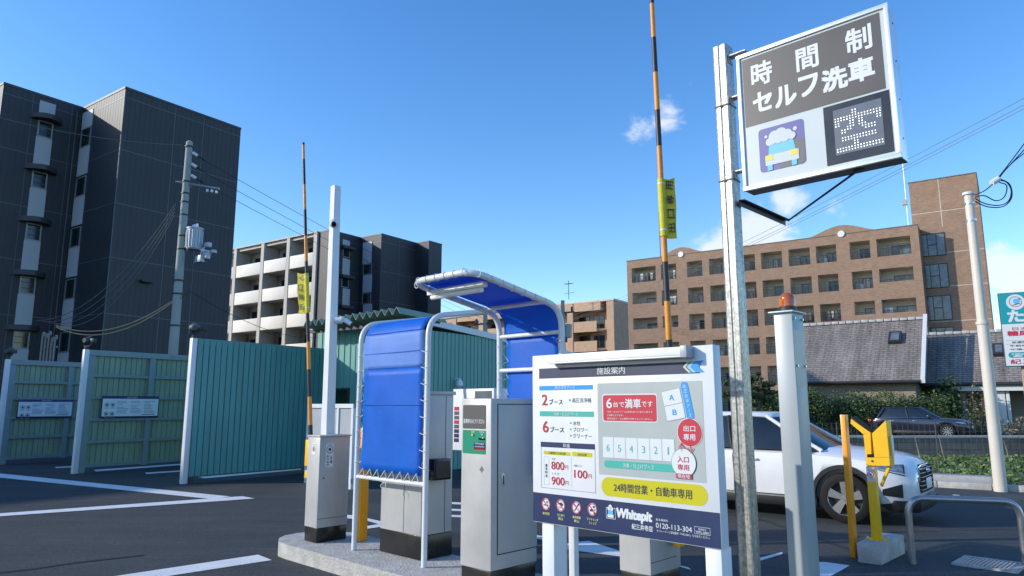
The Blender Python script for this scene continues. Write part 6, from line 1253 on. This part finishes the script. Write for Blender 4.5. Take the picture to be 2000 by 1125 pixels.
# hoop guard
HF = Fr(G(1783, 1101), -8); hz = HF.onY(1870, 974)[1]; hx = HF.onY(2006, 1120)[0]
m_ = MB(); hoop = bez([(0, 0, 0), (0, 0, hz), (hx, 0.0, hz-0.02), (hx, 0.0, 0)], 12, 0.17); m_.tube(hoop, 0.034, 'tube_steel', 18); 
t = thing('hoop_barrier', 'bare steel hoop barrier at the bottom right corner', 'hoop barrier', HF); m_.build('hoop', t)
m_ = MB(); m_.cyl((hx*0.42, 0, hz+0.035), (hx*0.42+0.06, 0, hz+0.034), 0.004, 'sticker', 6); m_.build('label_plate', t)
# drain grate
gq = [Vector(G(x, y)) for x, y in ((1858, 1103), (1886, 1088), (2010, 1103), (1988, 1121))]
GFr = Fr(gq[0], math.degrees(math.atan2((gq[3]-gq[0]).y, (gq[3]-gq[0]).x))); gw = (gq[3]-gq[0]).length; gd = GFr.loc(gq[1])[1]
t = thing('drain_grate', 'pale steel drain grate set in the asphalt beside the hoop barrier', 'drain grate', GFr)
m_ = MB()
for a in ((0, gw, 0, 0.06), (0, gw, gd-0.06, gd), (0, 0.06, 0.0601, gd-0.0601), (gw-0.06, gw, 0.0601, gd-0.0601)): m_.box(a[0], a[1], a[2], a[3], -0.02, 0.02, 'concrete_light')
m_.build('frame', t, smooth=False); m_ = MB(); m_.box(0.06, gw-0.06, 0.06, gd-0.06, -0.03, 0.009, 'dark_metal')
n = int((gw-0.12)/0.035)
for i in range(n): x = 0.07+i*0.035; m_.box(x, x+0.014, 0.061, gd-0.061, 0.009, 0.018, 'steel')
for k in range(1, 6): y = 0.06+(gd-0.12)*k/6; m_.box(0.061, gw-0.061, y-0.006, y+0.006, 0.0091, 0.0185, 'steel')
m_.build('grille', t, smooth=False)
# ============================================================ CLINIC SIGN
CS = Fr(PY(1948, 573, 22), -30); cz1 = CS.O and PY(1948, 573, 22)[2]; cz0 = CS.onY(1965, 716)[1]; cwid = CS.onY(2150, 600)[0]
t = thing('clinic_sign', 'teal and white clinic signboard cut by the right photo edge', 'signboard', CS)
MB().box(0, cwid, 0, 0.12, cz0, cz1, 'charcoal', 0.004).build('panel', t)
g_ = MB(); h_ = cz1-cz0; cx2 = lambda px: CS.onY(px, 640)[0]; ch_ = lambda f_: cz0+h_*f_
def cT(s, x0_, x1_, f0, f1, mt, bold=0.02, y=-0.009): g_.text(s, x0_, x1_, ch_(f0), ch_(f1), y, mt, bold)
S_ = cwid; px = h_/143.0*1.0
g_.xz([(0.02, ch_(.57)), (S_-.02, ch_(.57)), (S_-.02, cz1-.02), (0.02, cz1-.02)], -0.003, 'clinic_teal'); g_.xz([(0.02, cz0+.02), (S_-.02, cz0+.02), (S_-.02, ch_(.57)), (0.02, ch_(.57))], -0.003, 'clinic_white')
k_ = h_*0.0072
g_.disc(h_*.19, ch_(.865), h_*.105, -0.006, 'clinic_white', 28); g_.ring(h_*.19, ch_(.87), h_*.075, h_*.012, -0.009, 'soft_ink', 14); g_.disc(h_*.2, ch_(.875), h_*.04, -0.0095, 'sky_ink', 8); g_.disc(h_*.235, ch_(.905), h_*.012, -0.0105, 'clinic_red', 8); g_.xz([(h_*.13, ch_(.815)), (h_*.2, ch_(.845)), (h_*.26, ch_(.85)), (h_*.2, ch_(.83))], -0.011, 'charcoal')
cT('内科', h_*.33, h_*.55, .93, .985, 'clinic_white', .015); cT('外科', h_*.33, h_*.55, .87, .92, 'clinic_white', .015); cT('小児科', h_*.33, h_*.62, .80, .86, 'clinic_white', .015)
cT('たま', h_*.09, h_*.47, .60, .75, 'clinic_white', .035)
cT('日本糖尿病', h_*.12, h_*.60, .485, .525, 'clinic_red', .01); cT('糖尿病', h_*.06, h_*.44, .41, .475, 'clinic_red', .03)
cT('診療時間', h_*.1, h_*.32, .31, .335, 'ink', .01); cT('午前9:00-12:00', h_*.07, h_*.48, .262, .288, 'ink', .01); cT('午後4:00-7:00', h_*.07, h_*.48, .215, .24, 'ink', .01)
g_.box(h_*.03, h_*.6, -0.005, -0.004, ch_(.345), ch_(.349), 'soft_ink'); g_.box(h_*.03, h_*.6, -0.005, -0.004, ch_(.298), ch_(.302), 'soft_ink')
g_.rrect(h_*.045, h_*.8, ch_(.115), ch_(.19), h_*.036, -0.006, 'clinic_teal'); cT('☎073-', h_*.08, h_*.42, .128, .178, 'clinic_white', .015); cT('紀三井', h_*.06, h_*.43, .03, .095, 'clinic_red', .02)
g_.build('printed_sheet', t, smooth=False)
for a in (CS.onY(1996, 730, 0.2)[0], cwid-0.5): MB().box(a, a+0.16, 0.13, 0.29, 0, cz1-0.3, 'wood_post', 0.01).build('post', t)
# ============================================================ CARS
def cr(P, t_, n):       # Catmull-Rom resample rows of arrays
    P = np.array(P, float); out = []
    for i in range(len(P)-1):
        p0, p1, p2, p3 = P[max(i-1, 0)], P[i], P[i+1], P[min(i+2, len(P)-1)]
        for j in range(n): t = j/n; out.append(0.5*((2*p1)+(-p0+p2)*t+(2*p0-5*p1+4*p2-p3)*t*t+(-p0+3*p1-3*p2+p3)*t**3))
    out.append(P[-1]); return out
def car(label, group, O, deg, paint, SC=1.0, spokes=5, front=True, Lx=4.20):
    """local +x is forward, y left, origin under the rear bumper"""
    fr = Fr(O, deg); t = thing('parked_car', label, 'car', fr, group); k = Lx/4.20
    FA, RA, WR, HWID = 3.36*k, 0.76*k, 0.335, 0.90
    # stations: x, half width, sill z, mid z, shoulder z, top z
    st = [(0.0, .60, .42, .60, .76, .88), (0.06, .72, .36, .60, .82, .95), (0.25, .83, .27, .60, .92, .985), (0.76, .895, .25, .60, .955, .99), (1.6, .895, .22, .60, .945, .985), (2.5, .895, .22, .60, .935, .98), (3.0, .895, .24, .60, .925, 1.0), (3.36, .895, .25, .60, .905, .985), (3.75, .875, .25, .60, .855, .945), (3.98, .80, .25, .58, .79, .90), (4.12, .70, .27, .56, .735, .835), (4.19, .62, .32, .54, .68, .76)]
    st = [(a*k, b, c, d, e, f) for a, b, c, d, e, f in st]; rows = []
    for (x, w, zs, zm, zh, zt) in cr(st, 0, 4):
        prof = [(0, zs), (w*.86, zs), (w*.965, zs+.07), (w*.99, zm-.14), (w, zm), (w*.985, zh-.12), (w*.955, zh-.03), (w*.88, zh+.005), (w*.5, zt-.012), (0, zt)]
        rows.append([(x, y, z) for y, z in prof[::-1]]+[(x, -y, z) for y, z in prof[1:]][::1] if False else [(x, y, z) for y, z in prof]+[(x, -y, z) for y, z in prof[-2:0:-1]])
    m_ = MB(); n = len(rows[0]); vs = [v for r_ in rows for v in r_]
    fs = [(i*n+j, (i+1)*n+j, (i+1)*n+(j+1) % n, i*n+(j+1) % n) for i in range(len(rows)-1) for j in range(n)]
    fs += [tuple(range(n)), tuple(range((len(rows)-1)*n, len(rows)*n))[::-1]]; m_.add(vs, fs, paint)
    body = m_.build('body', t, angle=0.75)
    cut = MB()
    for xx in (FA, RA):
        for s in (-1, 1): cut.cyl((xx, s*0.62, WR+0.015), (xx, s*1.05, WR+0.015), WR+0.062, 'car_black', 40)
    co_ = cut.build('cutter'); bo = body.modifiers.new('w', 'BOOLEAN'); bo.operation = 'DIFFERENCE'; bo.object = co_; bo.solver = 'EXACT'
    co_.matrix_world = Matrix.Translation((fr.O[0], fr.O[1], 0)) @ Matrix.Rotation(R(deg), 4, 'Z')
    bpy.context.view_layer.update(); dg = bpy.context.evaluated_depsgraph_get(); nm = bpy.data.meshes.new_from_object(body.evaluated_get(dg)); body.modifiers.clear(); body.data = nm; bpy.data.objects.remove(co_)
    # greenhouse
    bot = [(3.16, .30), (3.10, .56), (2.98, .765), (2.6, .80), (1.6, .815), (.75, .80), (.33, .70), (.22, .3)]; topo = [(2.36, .26), (2.33, .46), (2.22, .585), (1.95, .615), (1.4, .62), (.80, .60), (.60, .50), (.55, .24)]
    B_ = [(x*k, y, .955-.0*x) for x, y in bot]; B_ += [(x, -y, z) for x, y, z in B_[::-1]]; T_ = [(x*k, y, 1.425+.02*(1 if .7 < x < 2 else 0)) for x, y in topo]; T_ += [(x, -y, z) for x, y, z in T_[::-1]]
    n = len(B_); m_ = MB(); mid = [tuple((a*0.5+b*0.5)+(0.025*(1 if ii == 1 and b > 0 else -1 if ii == 1 else 0)) for ii, (a, b) in enumerate(zip(p, q))) for p, q in zip(B_, T_)]
    m_.add(B_+mid+T_, [(i, (i+1) % n, n+(i+1) % n, n+i) for i in range(n)]+[(n+i, n+(i+1) % n, 2*n+(i+1) % n, 2*n+i) for i in range(n)], 'car_glass'); m_.build('glazing', t, angle=0.5)
    m_ = MB(); r1 = [(x, y*1.03, z) for x, y, z in T_]; r2 = [(1.45*k+(x-1.45*k)*.97, y*.96, z+.045) for x, y, z in T_]; r3 = [(1.45*k+(x-1.45*k)*.80, y*.7, 1.495) for x, y, z in T_]
    rb = [(x, y*1.0, z-.03) for x, y, z in T_]
    m_.add(rb+r1+r2+r3, [(l*n+i, l*n+(i+1) % n, (l+1)*n+(i+1) % n, (l+1)*n+i) for l in range(3) for i in range(n)]+[tuple(range(3*n, 4*n))], paint); m_.build('roof', t, angle=0.9)
    # pillars
    for s in (1, -1):
        m_ = MB(); m_.tube([(3.06*k, s*.745, .955), (2.62*k, s*.69, 1.20), (2.24*k, s*.60, 1.435)], 0.028, paint, 8); m_.tube([(.42*k, s*.745, .95), (.58*k, s*.69, 1.2), (.72*k, s*.60, 1.43)], 0.085, paint, 8); m_.build('pillar', t)
        m_ = MB(); m_.tube([(1.78*k, s*.825, .95), (1.72*k, s*.765, 1.2), (1.66*k, s*.63, 1.43)], 0.03, 'car_black', 8); m_.build('pillar', t)
        m_ = MB(); m_.tube([(.5*k, s*.815, .957), (1.6*k, s*.838, .963), (2.6*k, s*.825, .958), (3.0*k, s*.79, .955)], 0.010, 'chrome' if spokes > 5 else 'car_black', 6); m_.build('belt_trim', t)
        # wing mirror
        m_ = MB(); m_.box(2.60*k, 2.74*k, s*.90, s*1.06, .97, 1.10, paint, 0.035); m_.box(2.64*k, 2.72*k, s*.80, s*.92, .965, .99, 'car_black', 0.005); m_.build('wing_mirror', t)
        # sill and arch cladding
        m_ = MB(); m_.box(RA+.36, FA-.36, s*.80, s*.905, .175, .33, 'car_black', 0.02); m_.box(RA+.4, FA-.4, s*.895, s*.912, .30, .315, 'chrome' if spokes > 5 else 'steel'); m_.build('sill', t)
        for xx in (FA, RA):
            m_ = MB(); pts = []; w_ = .055
            for i in range(25):
                a = math.radians(-8+196*i/24); pts.append((math.cos(a), math.sin(a)))
            r_in, r_out = WR+.045, WR+.045+w_; vs = []
            for c_, s__ in pts:
                for rr, yy in ((r_in, .84), (r_in, .917), (r_out, .917), (r_out, .84)): vs.append((xx+rr*c_, s*yy, WR+.015+rr*s__))
            m_.add(vs, [(4*i+j, 4*i+(j+1) % 4, 4*i+4+(j+1) % 4, 4*i+4+j) for i in range(24) for j in range(4)], 'car_black' if spokes == 5 else paint); m_.build('wheel_arch', t)
        # doors: shut lines and handles
        m_ = MB()
        for xx in (2.92, 1.80, .98):
            xx *= k; m_.tube([(xx, s*.893, .33), (xx+.01, s*.904, .6), (xx-.01, s*.885, .83), (xx-.02, s*.835, .945)], 0.0045, 'car_black', 5)
        m_.build('door_seam', t)
        for xx in (1.98, 1.02): m_ = MB(); m_.box(xx*k, xx*k+.2, s*.885, s*.925, .80, .825, 'chrome' if spokes > 5 else paint, 0.008); m_.build('door_handle', t)
        # wheels
        for xx in (FA, RA):
            y0, y1 = s*.68, s*.885; w = MB(); hwid = .1
            cy = s*.785; tp = [(-hwid, WR*.68), (-hwid-.006, WR*.85), (-hwid+.015, WR*.985), (-hwid*.5, WR), (hwid*.5, WR), (hwid-.015, WR*.985), (hwid+.006, WR*.85), (hwid, WR*.68)]
            e_ = bpy.data.objects.new('wheel', None); C.objects.link(e_); e_.parent = t
            w.lathe(tp, (xx, cy, WR), 'rubber', 'y', 40); w.build('tyre', e_)
            rm = MB(); o_ = s*hwid
            rm.lathe([(o_*.95, WR*.70), (o_*.8, WR*.665), (o_*.2, WR*.62), (-o_*.8, WR*.64)], (xx, cy, WR), 'rim', 'y', 40); rm.lathe([(o_*.1, 0.001), (o_*.1, WR*.62)], (xx, cy, WR), 'car_black', 'y', 24); rm.lathe([(o_*.92, 0.001), (o_*.92, .03), (o_*.8, .045), (o_*.1, .05)], (xx, cy, WR), 'rim', 'y', 20)
            for q in range(spokes):
                a = 2*math.pi*q/spokes+.3; ca, sa = math.cos(a), math.sin(a)
                def S3(r_, d_, h_): return (xx+r_*ca-d_*sa, cy+h_, WR+r_*sa+d_*ca)
                wi, wo = (.034, .062) if spokes == 5 else (.014, .02); ro = WR*.685
                rm.add([S3(.03, -wi, o_*.86), S3(.03, wi, o_*.86), S3(ro, wo, o_*.9), S3(ro, -wo, o_*.9), S3(.03, -wi, o_*.4), S3(.03, wi, o_*.4), S3(ro, wo, o_*.5), S3(ro, -wo, o_*.5)], [(0, 1, 2, 3), (0, 4, 5, 1), (1, 5, 6, 2), (3, 2, 6, 7), (0, 3, 7, 4)], 'rim')
            rm.build('rim', e_, angle=0.4)
    # lower black bumper bands
    for x0, x1 in ((3.98*k, 4.20*k), (0.0, .2*k)):
        m_ = MB(); f_ = x0 > 1; zz = [(.20, .93), (.34, 1.005)]
        P = [(x0-(.25 if f_ else -.12), .80), (x0, .79 if f_ else .70), (x0+.13 if f_ else x0-.0, .69), (x1+.03 if f_ else x0-.02, .60), (x1+.05 if f_ else x0-.03, 0)] if f_ else [(.35, .84), (.12, .80), (.0, .66), (-.04, .5), (-.05, 0)]
        ring_ = P+[(x, -y) for x, y in P[-2::-1]]; N_ = len(ring_)
        m_.add([(x-(.03 if f_ else -.03), y*.97, .19) for x, y in ring_]+[(x, y, .24) for x, y in ring_]+[(x, y, .345) for x, y in ring_]+[(x-(.04 if f_ else -.04), y*.93, .37) for x, y in ring_], [(l*N_+i, l*N_+i+1, (l+1)*N_+i+1, (l+1)*N_+i) for l in range(3) for i in range(N_-1)], 'car_black')
        m_.build('lower_bumper', t)
    if front:
        # grille (shield with chrome surround), headlamps, intakes, plate, emblem
        xg = 4.215*k
        def gsh(sc_, x_): return [(x_-.035*(abs(y)/.45)**2-(.02 if z > .7 else 0), y*sc_, .58+(z-.58)*(1+(sc_-1)*.8)) for y, z in ((-.44, .735), (-.25, .79), (.25, .79), (.44, .735), (.46, .64), (.36, .42), (-.36, .42), (-.46, .64))]
        m_ = MB(); a_ = gsh(1.0, xg+.012); b_ = gsh(.94, xg+.018); nn = 8; m_.add(a_+b_, [(i, (i+1) % nn, nn+(i+1) % nn, nn+i) for i in range(nn)], 'chrome'); m_.add(gsh(.95, xg+.008), [tuple(range(8))], 'car_black')
        c0 = gsh(1.0, xg-.08); m_.add(a_+c0, [(i, (i+1) % nn, nn+(i+1) % nn, nn+i) for i in range(nn)], 'car_black')
        for q in range(6): z = .46+q*.055; m_.box(xg-.012, xg+.014, -.37, .37, z, z+.011, 'steel', 0)
        for q in range(-6, 7): m_.box(xg-.012, xg+.0125, q*.06-.005, q*.06+.005, .44, .76, 'car_black')
        gg = m_.build('grille', t, smooth=False)
        m_ = MB()
        for q in range(4): m_.lathe([(0.0, .030), (.008, .036), (0.0, .042)], (xg+.02, -.075+q*.05, .715), 'chrome', 'x', 20)
        m_.build('emblem', gg)
        m_ = MB(); m_.box(xg+.018, xg+.028, -.165, .165, .47, .61, 'sticker', 0.003); m_.build('number_plate', t)
        from mathutils.bvhtree import BVHTree
        bv_ = BVHTree.FromPolygons([v.co[:] for v in nm.vertices], [tuple(p.vertices) for p in nm.polygons])
        def patch(mb, s, xs, lo, hi, off, mt, n=5):
            P = []; rows_ = []
            for x in xs:
                for j in range(n+1):
                    z = lo(x)+(hi(x)-lo(x))*j/n; o_ = Vector((x*k, s*1.6, z)); dr_ = Vector((-.25, -s*1.0, 0)).normalized(); o_ -= dr_*0.3
                    h = bv_.ray_cast(o_, dr_); p_ = (h[0]+h[1]*off*(1 if h[1].dot(dr_) < 0 else -1)) if h[0] is not None else Vector((x*k, s*.6, z)); P.append(tuple(p_))
            mb.add(P, [(a*(n+1)+j, a*(n+1)+j+1, (a+1)*(n+1)+j+1, (a+1)*(n+1)+j) for a in range(len(xs)-1) for j in range(n)], mt); return P
        lin = lambda a, b, c, d: (lambda x: b+(d-b)*(x-a)/(c-a))
        for s in (1, -1):
            xs = [3.86+i*.045 for i in range(11)]; m_ = MB(); patch(m_, s, xs, lin(3.86, .765, 4.31, .665), lin(3.86, .805, 4.31, .80), .008, 'car_black'); 
            xs2 = [3.92+i*.037 for i in range(11)]; patch(m_, s, xs2, lin(3.92, .77, 4.29, .685), lin(3.92, .797, 4.29, .79), .013, 'headlamp')
            P = patch(m_, s, xs, lin(3.86, .768, 4.31, .678), lin(3.86, .774, 4.31, .688), .015, 'ink_white', 1); patch(m_, s, xs2[2:9], lin(3.92, .745, 4.29, .73), lin(3.92, .752, 4.29, .742), .018, 'chrome', 1); m_.build('headlight', t)
            xs = [4.0+i*.035 for i in range(9)]; m_ = MB(); patch(m_, s, xs, lin(4.0, .40, 4.28, .37), lin(4.0, .50, 4.28, .58), .007, paint); patch(m_, s, [4.02+i*.031 for i in range(9)], lin(4.02, .415, 4.27, .385), lin(4.02, .49, 4.27, .565), .014, 'car_black'); m_.build('air_intake', t)
    for s in (1, -1): m_ = MB(); m_.box(-.01, .16, s*.62, s*.835, .74, .88, 'tail_red', 0.03); m_.build('tail_light', t)
    return t
fw_ = Vector((G(1657, 1022)[0], G(1657, 1022)[1])); HD_ = -40.0       # heading of the white car (degrees from +x)
hx_, hy_ = math.cos(R(HD_)), math.sin(R(HD_)); lx_, ly_ = -hy_, hx_
# near (right) front tyre contact -> rear bumper origin on the car's centre line
oc = (fw_.x-hx_*3.36+lx_*.80, fw_.y-hy_*3.36+ly_*.80)
car('white compact crossover leaving past the yellow forked post', None, oc, HD_, 'car_white')
b0 = PY(1697, 851, 37.5); b1 = PY(1893, 851, 34.5); bdir = math.degrees(math.atan2(b1[1]-b0[1], b1[0]-b0[0])); bl = math.dist(b0[:2], b1[:2])
b0 = (b0[0], b0[1]); car('black estate crossover parked behind the block wall in front of the hedge', None, (b0[0]-math.sin(R(bdir))*.9, b0[1]+math.cos(R(bdir))*.9), bdir, 'car_navy', 1.0, 11, True, min(bl, 4.75))
# ============================================================ PLANTS
def leaves(mb, c, rad, n, size, mts, shell=0.35, seed=0):
    rnd = random.Random(seed)
    for _ in range(n):
        while True:
            p = Vector((rnd.uniform(-1, 1), rnd.uniform(-1, 1), rnd.uniform(-1, 1)))
            if shell < p.length < 1: break
        q = Vector((c[0]+p.x*rad[0], c[1]+p.y*rad[1], c[2]+p.z*rad[2])); s_ = size*rnd.uniform(.6, 1.3)
        u = Vector((rnd.gauss(0, 1), rnd.gauss(0, 1), rnd.gauss(0, .6))).normalized(); v = u.cross(Vector((rnd.gauss(0, 1), rnd.gauss(0, 1), rnd.gauss(0, 1)))).normalized()
        mb.add([q-u*s_, q-v*s_*.45, q+u*s_, q+v*s_*.45], [(0, 1, 2, 3)], rnd.choice(mts))
GREEN = ['leaf_dark', 'leaf_dark', 'leaf_mid', 'leaf_mid', 'leaf_light']
HF_ = Fr(PY(1560, 830, 37.9), SITE)
def shrub(i, px, py0, py1, Y, wpx, label, mts=GREEN, dens=1500, size=.11, name='shrub', cat='shrub', grp=None, depth=.8):
    q = PY(px, py1, Y); top = PY(px, py0, Y)[2]; rx = wpx/2/FPX*Y; fr = Fr(q, 0); t = thing(name, label, cat, fr, grp)
    m_ = MB(); h = top; nb = 12; rnd = random.Random(i*13+1)
    per = int(dens/nb)
    for k in range(nb):
        a = rnd.uniform(0, 6.28); rr = rnd.uniform(.1, .62); c_ = (rx*rr*math.cos(a), depth*rr*math.sin(a), h*rnd.uniform(.18, .74)); f_ = rnd.uniform(.38, .55)
        leaves(m_, c_, (rx*f_*1.1, depth*f_*1.2, h*f_*.62), per, size, mts, .3, i*100+k)
    m_.build('foliage', t, smooth=False); m_ = MB()
    for k in range(4): a = rnd.uniform(0, 6.28); m_.tube([(.06*math.cos(a), .06*math.sin(a), 0), (rx*.3*math.cos(a), .3*math.sin(a), h*.4), (rx*.45*math.cos(a), .4*math.sin(a), h*.75)], [.035, .022, .01], 'bark', 6)
    m_.build('stem', t)
for i, (px_, y0, w_) in enumerate(((1500, 758, 60), (1545, 752, 62), (1590, 757, 64), (1637, 760, 66), (1684, 756, 66), (1730, 760, 62), (1775, 765, 60), (1812, 764, 52))):
    shrub(i, px_, y0, 850, 38.8, w_*1.35, ['clump of the hedge behind the galvanised pole foot of the house', 'hedge clump directly right of the lamp column', 'hedge clump second right of the lamp column', 'hedge clump over the amber post', 'hedge clump above the yellow fork', 'hedge clump above the black car tail', 'hedge clump above the black car roof', 'hedge clump at the white verge end of the slate roof'][i], grp='clumps of the hedge below the slate roof', dens=7000, size=.06, depth=1.3)
shrub(21, 1850, 730, 842, 40.5, 70, 'tall dark shrub before the porch of the second house', dens=1600, size=.12)
shrub(22, 1915, 738, 846, 39.5, 56, 'sparse olive coloured bush left of the cream pole', ['leaf_mid', 'leaf_dry', 'leaf_mid'], dens=520, size=.09)
shrub(23, 1985, 812, 850, 37.5, 60, 'low dry brown planting beside the white column', ['leaf_dry', 'soil', 'leaf_mid'], dens=400, size=.08)
shrub(24, 1880, 836, 851, 37.0, 50, 'low reddish groundcover plants beside the black car nose', ['leaf_dry', 'soil', 'leaf_dark'], dens=300, size=.07)
# cloud pruned pine
PN = Fr(PY(1487, 800, 30), 0); t = thing('pine_tree', 'cloud pruned pine with flat tiers, between pole and lamp column', 'pine tree', PN)
zq = lambda py: PY(1487, py, 30)[2]; sx_ = lambda px: (px-1487)/FPX*30
MB().tube([(0, 0, 0), (.12, 0, .7), (-.1, .05, 1.4), (.08, 0, 2.1), (0, 0, zq(738))], [.11, .09, .075, .06, .03], 'bark', 10).build('trunk', t)
br = MB(); cr_ = MB()
for i, (px_, py_, w_, h_) in enumerate(((1482, 738, 16, 5), (1466, 746, 15, 5), (1502, 750, 20, 5), (1425, 748, 14, 6), (1488, 758, 24, 5), (1430, 768, 10, 5), (1508, 766, 20, 5), (1470, 771, 16, 5), (1496, 777, 22, 6), (1432, 780, 12, 5), (1478, 788, 22, 6), (1506, 788, 16, 5))):
    c_ = (sx_(px_), random.uniform(-.4, .4), zq(py_)); br.tube([(0, 0, c_[2]-.18), (c_[0]*.5, c_[1]*.5, c_[2]-.14), (c_[0], c_[1], c_[2]-.04)], [.04, .03, .015], 'bark', 6)
    leaves(cr_, c_, (w_/FPX*30, w_/FPX*30*.8, h_/FPX*30), 420, .07, ['leaf_dark', 'leaf_mid', 'leaf_light', 'leaf_mid'], 0.0, 500+i)
br.build('branch', t); cr_.build('crown', t, smooth=False)
# stray stems in the field
for i, (px_, py_, h_) in enumerate(((1848, 912, 30), (1800, 900, 24), (1974, 905, 20))):
    q = PY(px_, py_, 20); m_ = MB(); m_.tube([(q[0], q[1], .02), (q[0]-.06, q[1], .3), (q[0]-.12, q[1], .3+h_/60)], [.02, .015, .006], 'leaf_dry', 6); tag(m_.build('stake'), ('pale thin stake in the green plot right of the white car', 'pale thin stake in the plot above the white car bonnet', 'pale thin stake in the plot right of the cream pole')[i], 'stake')
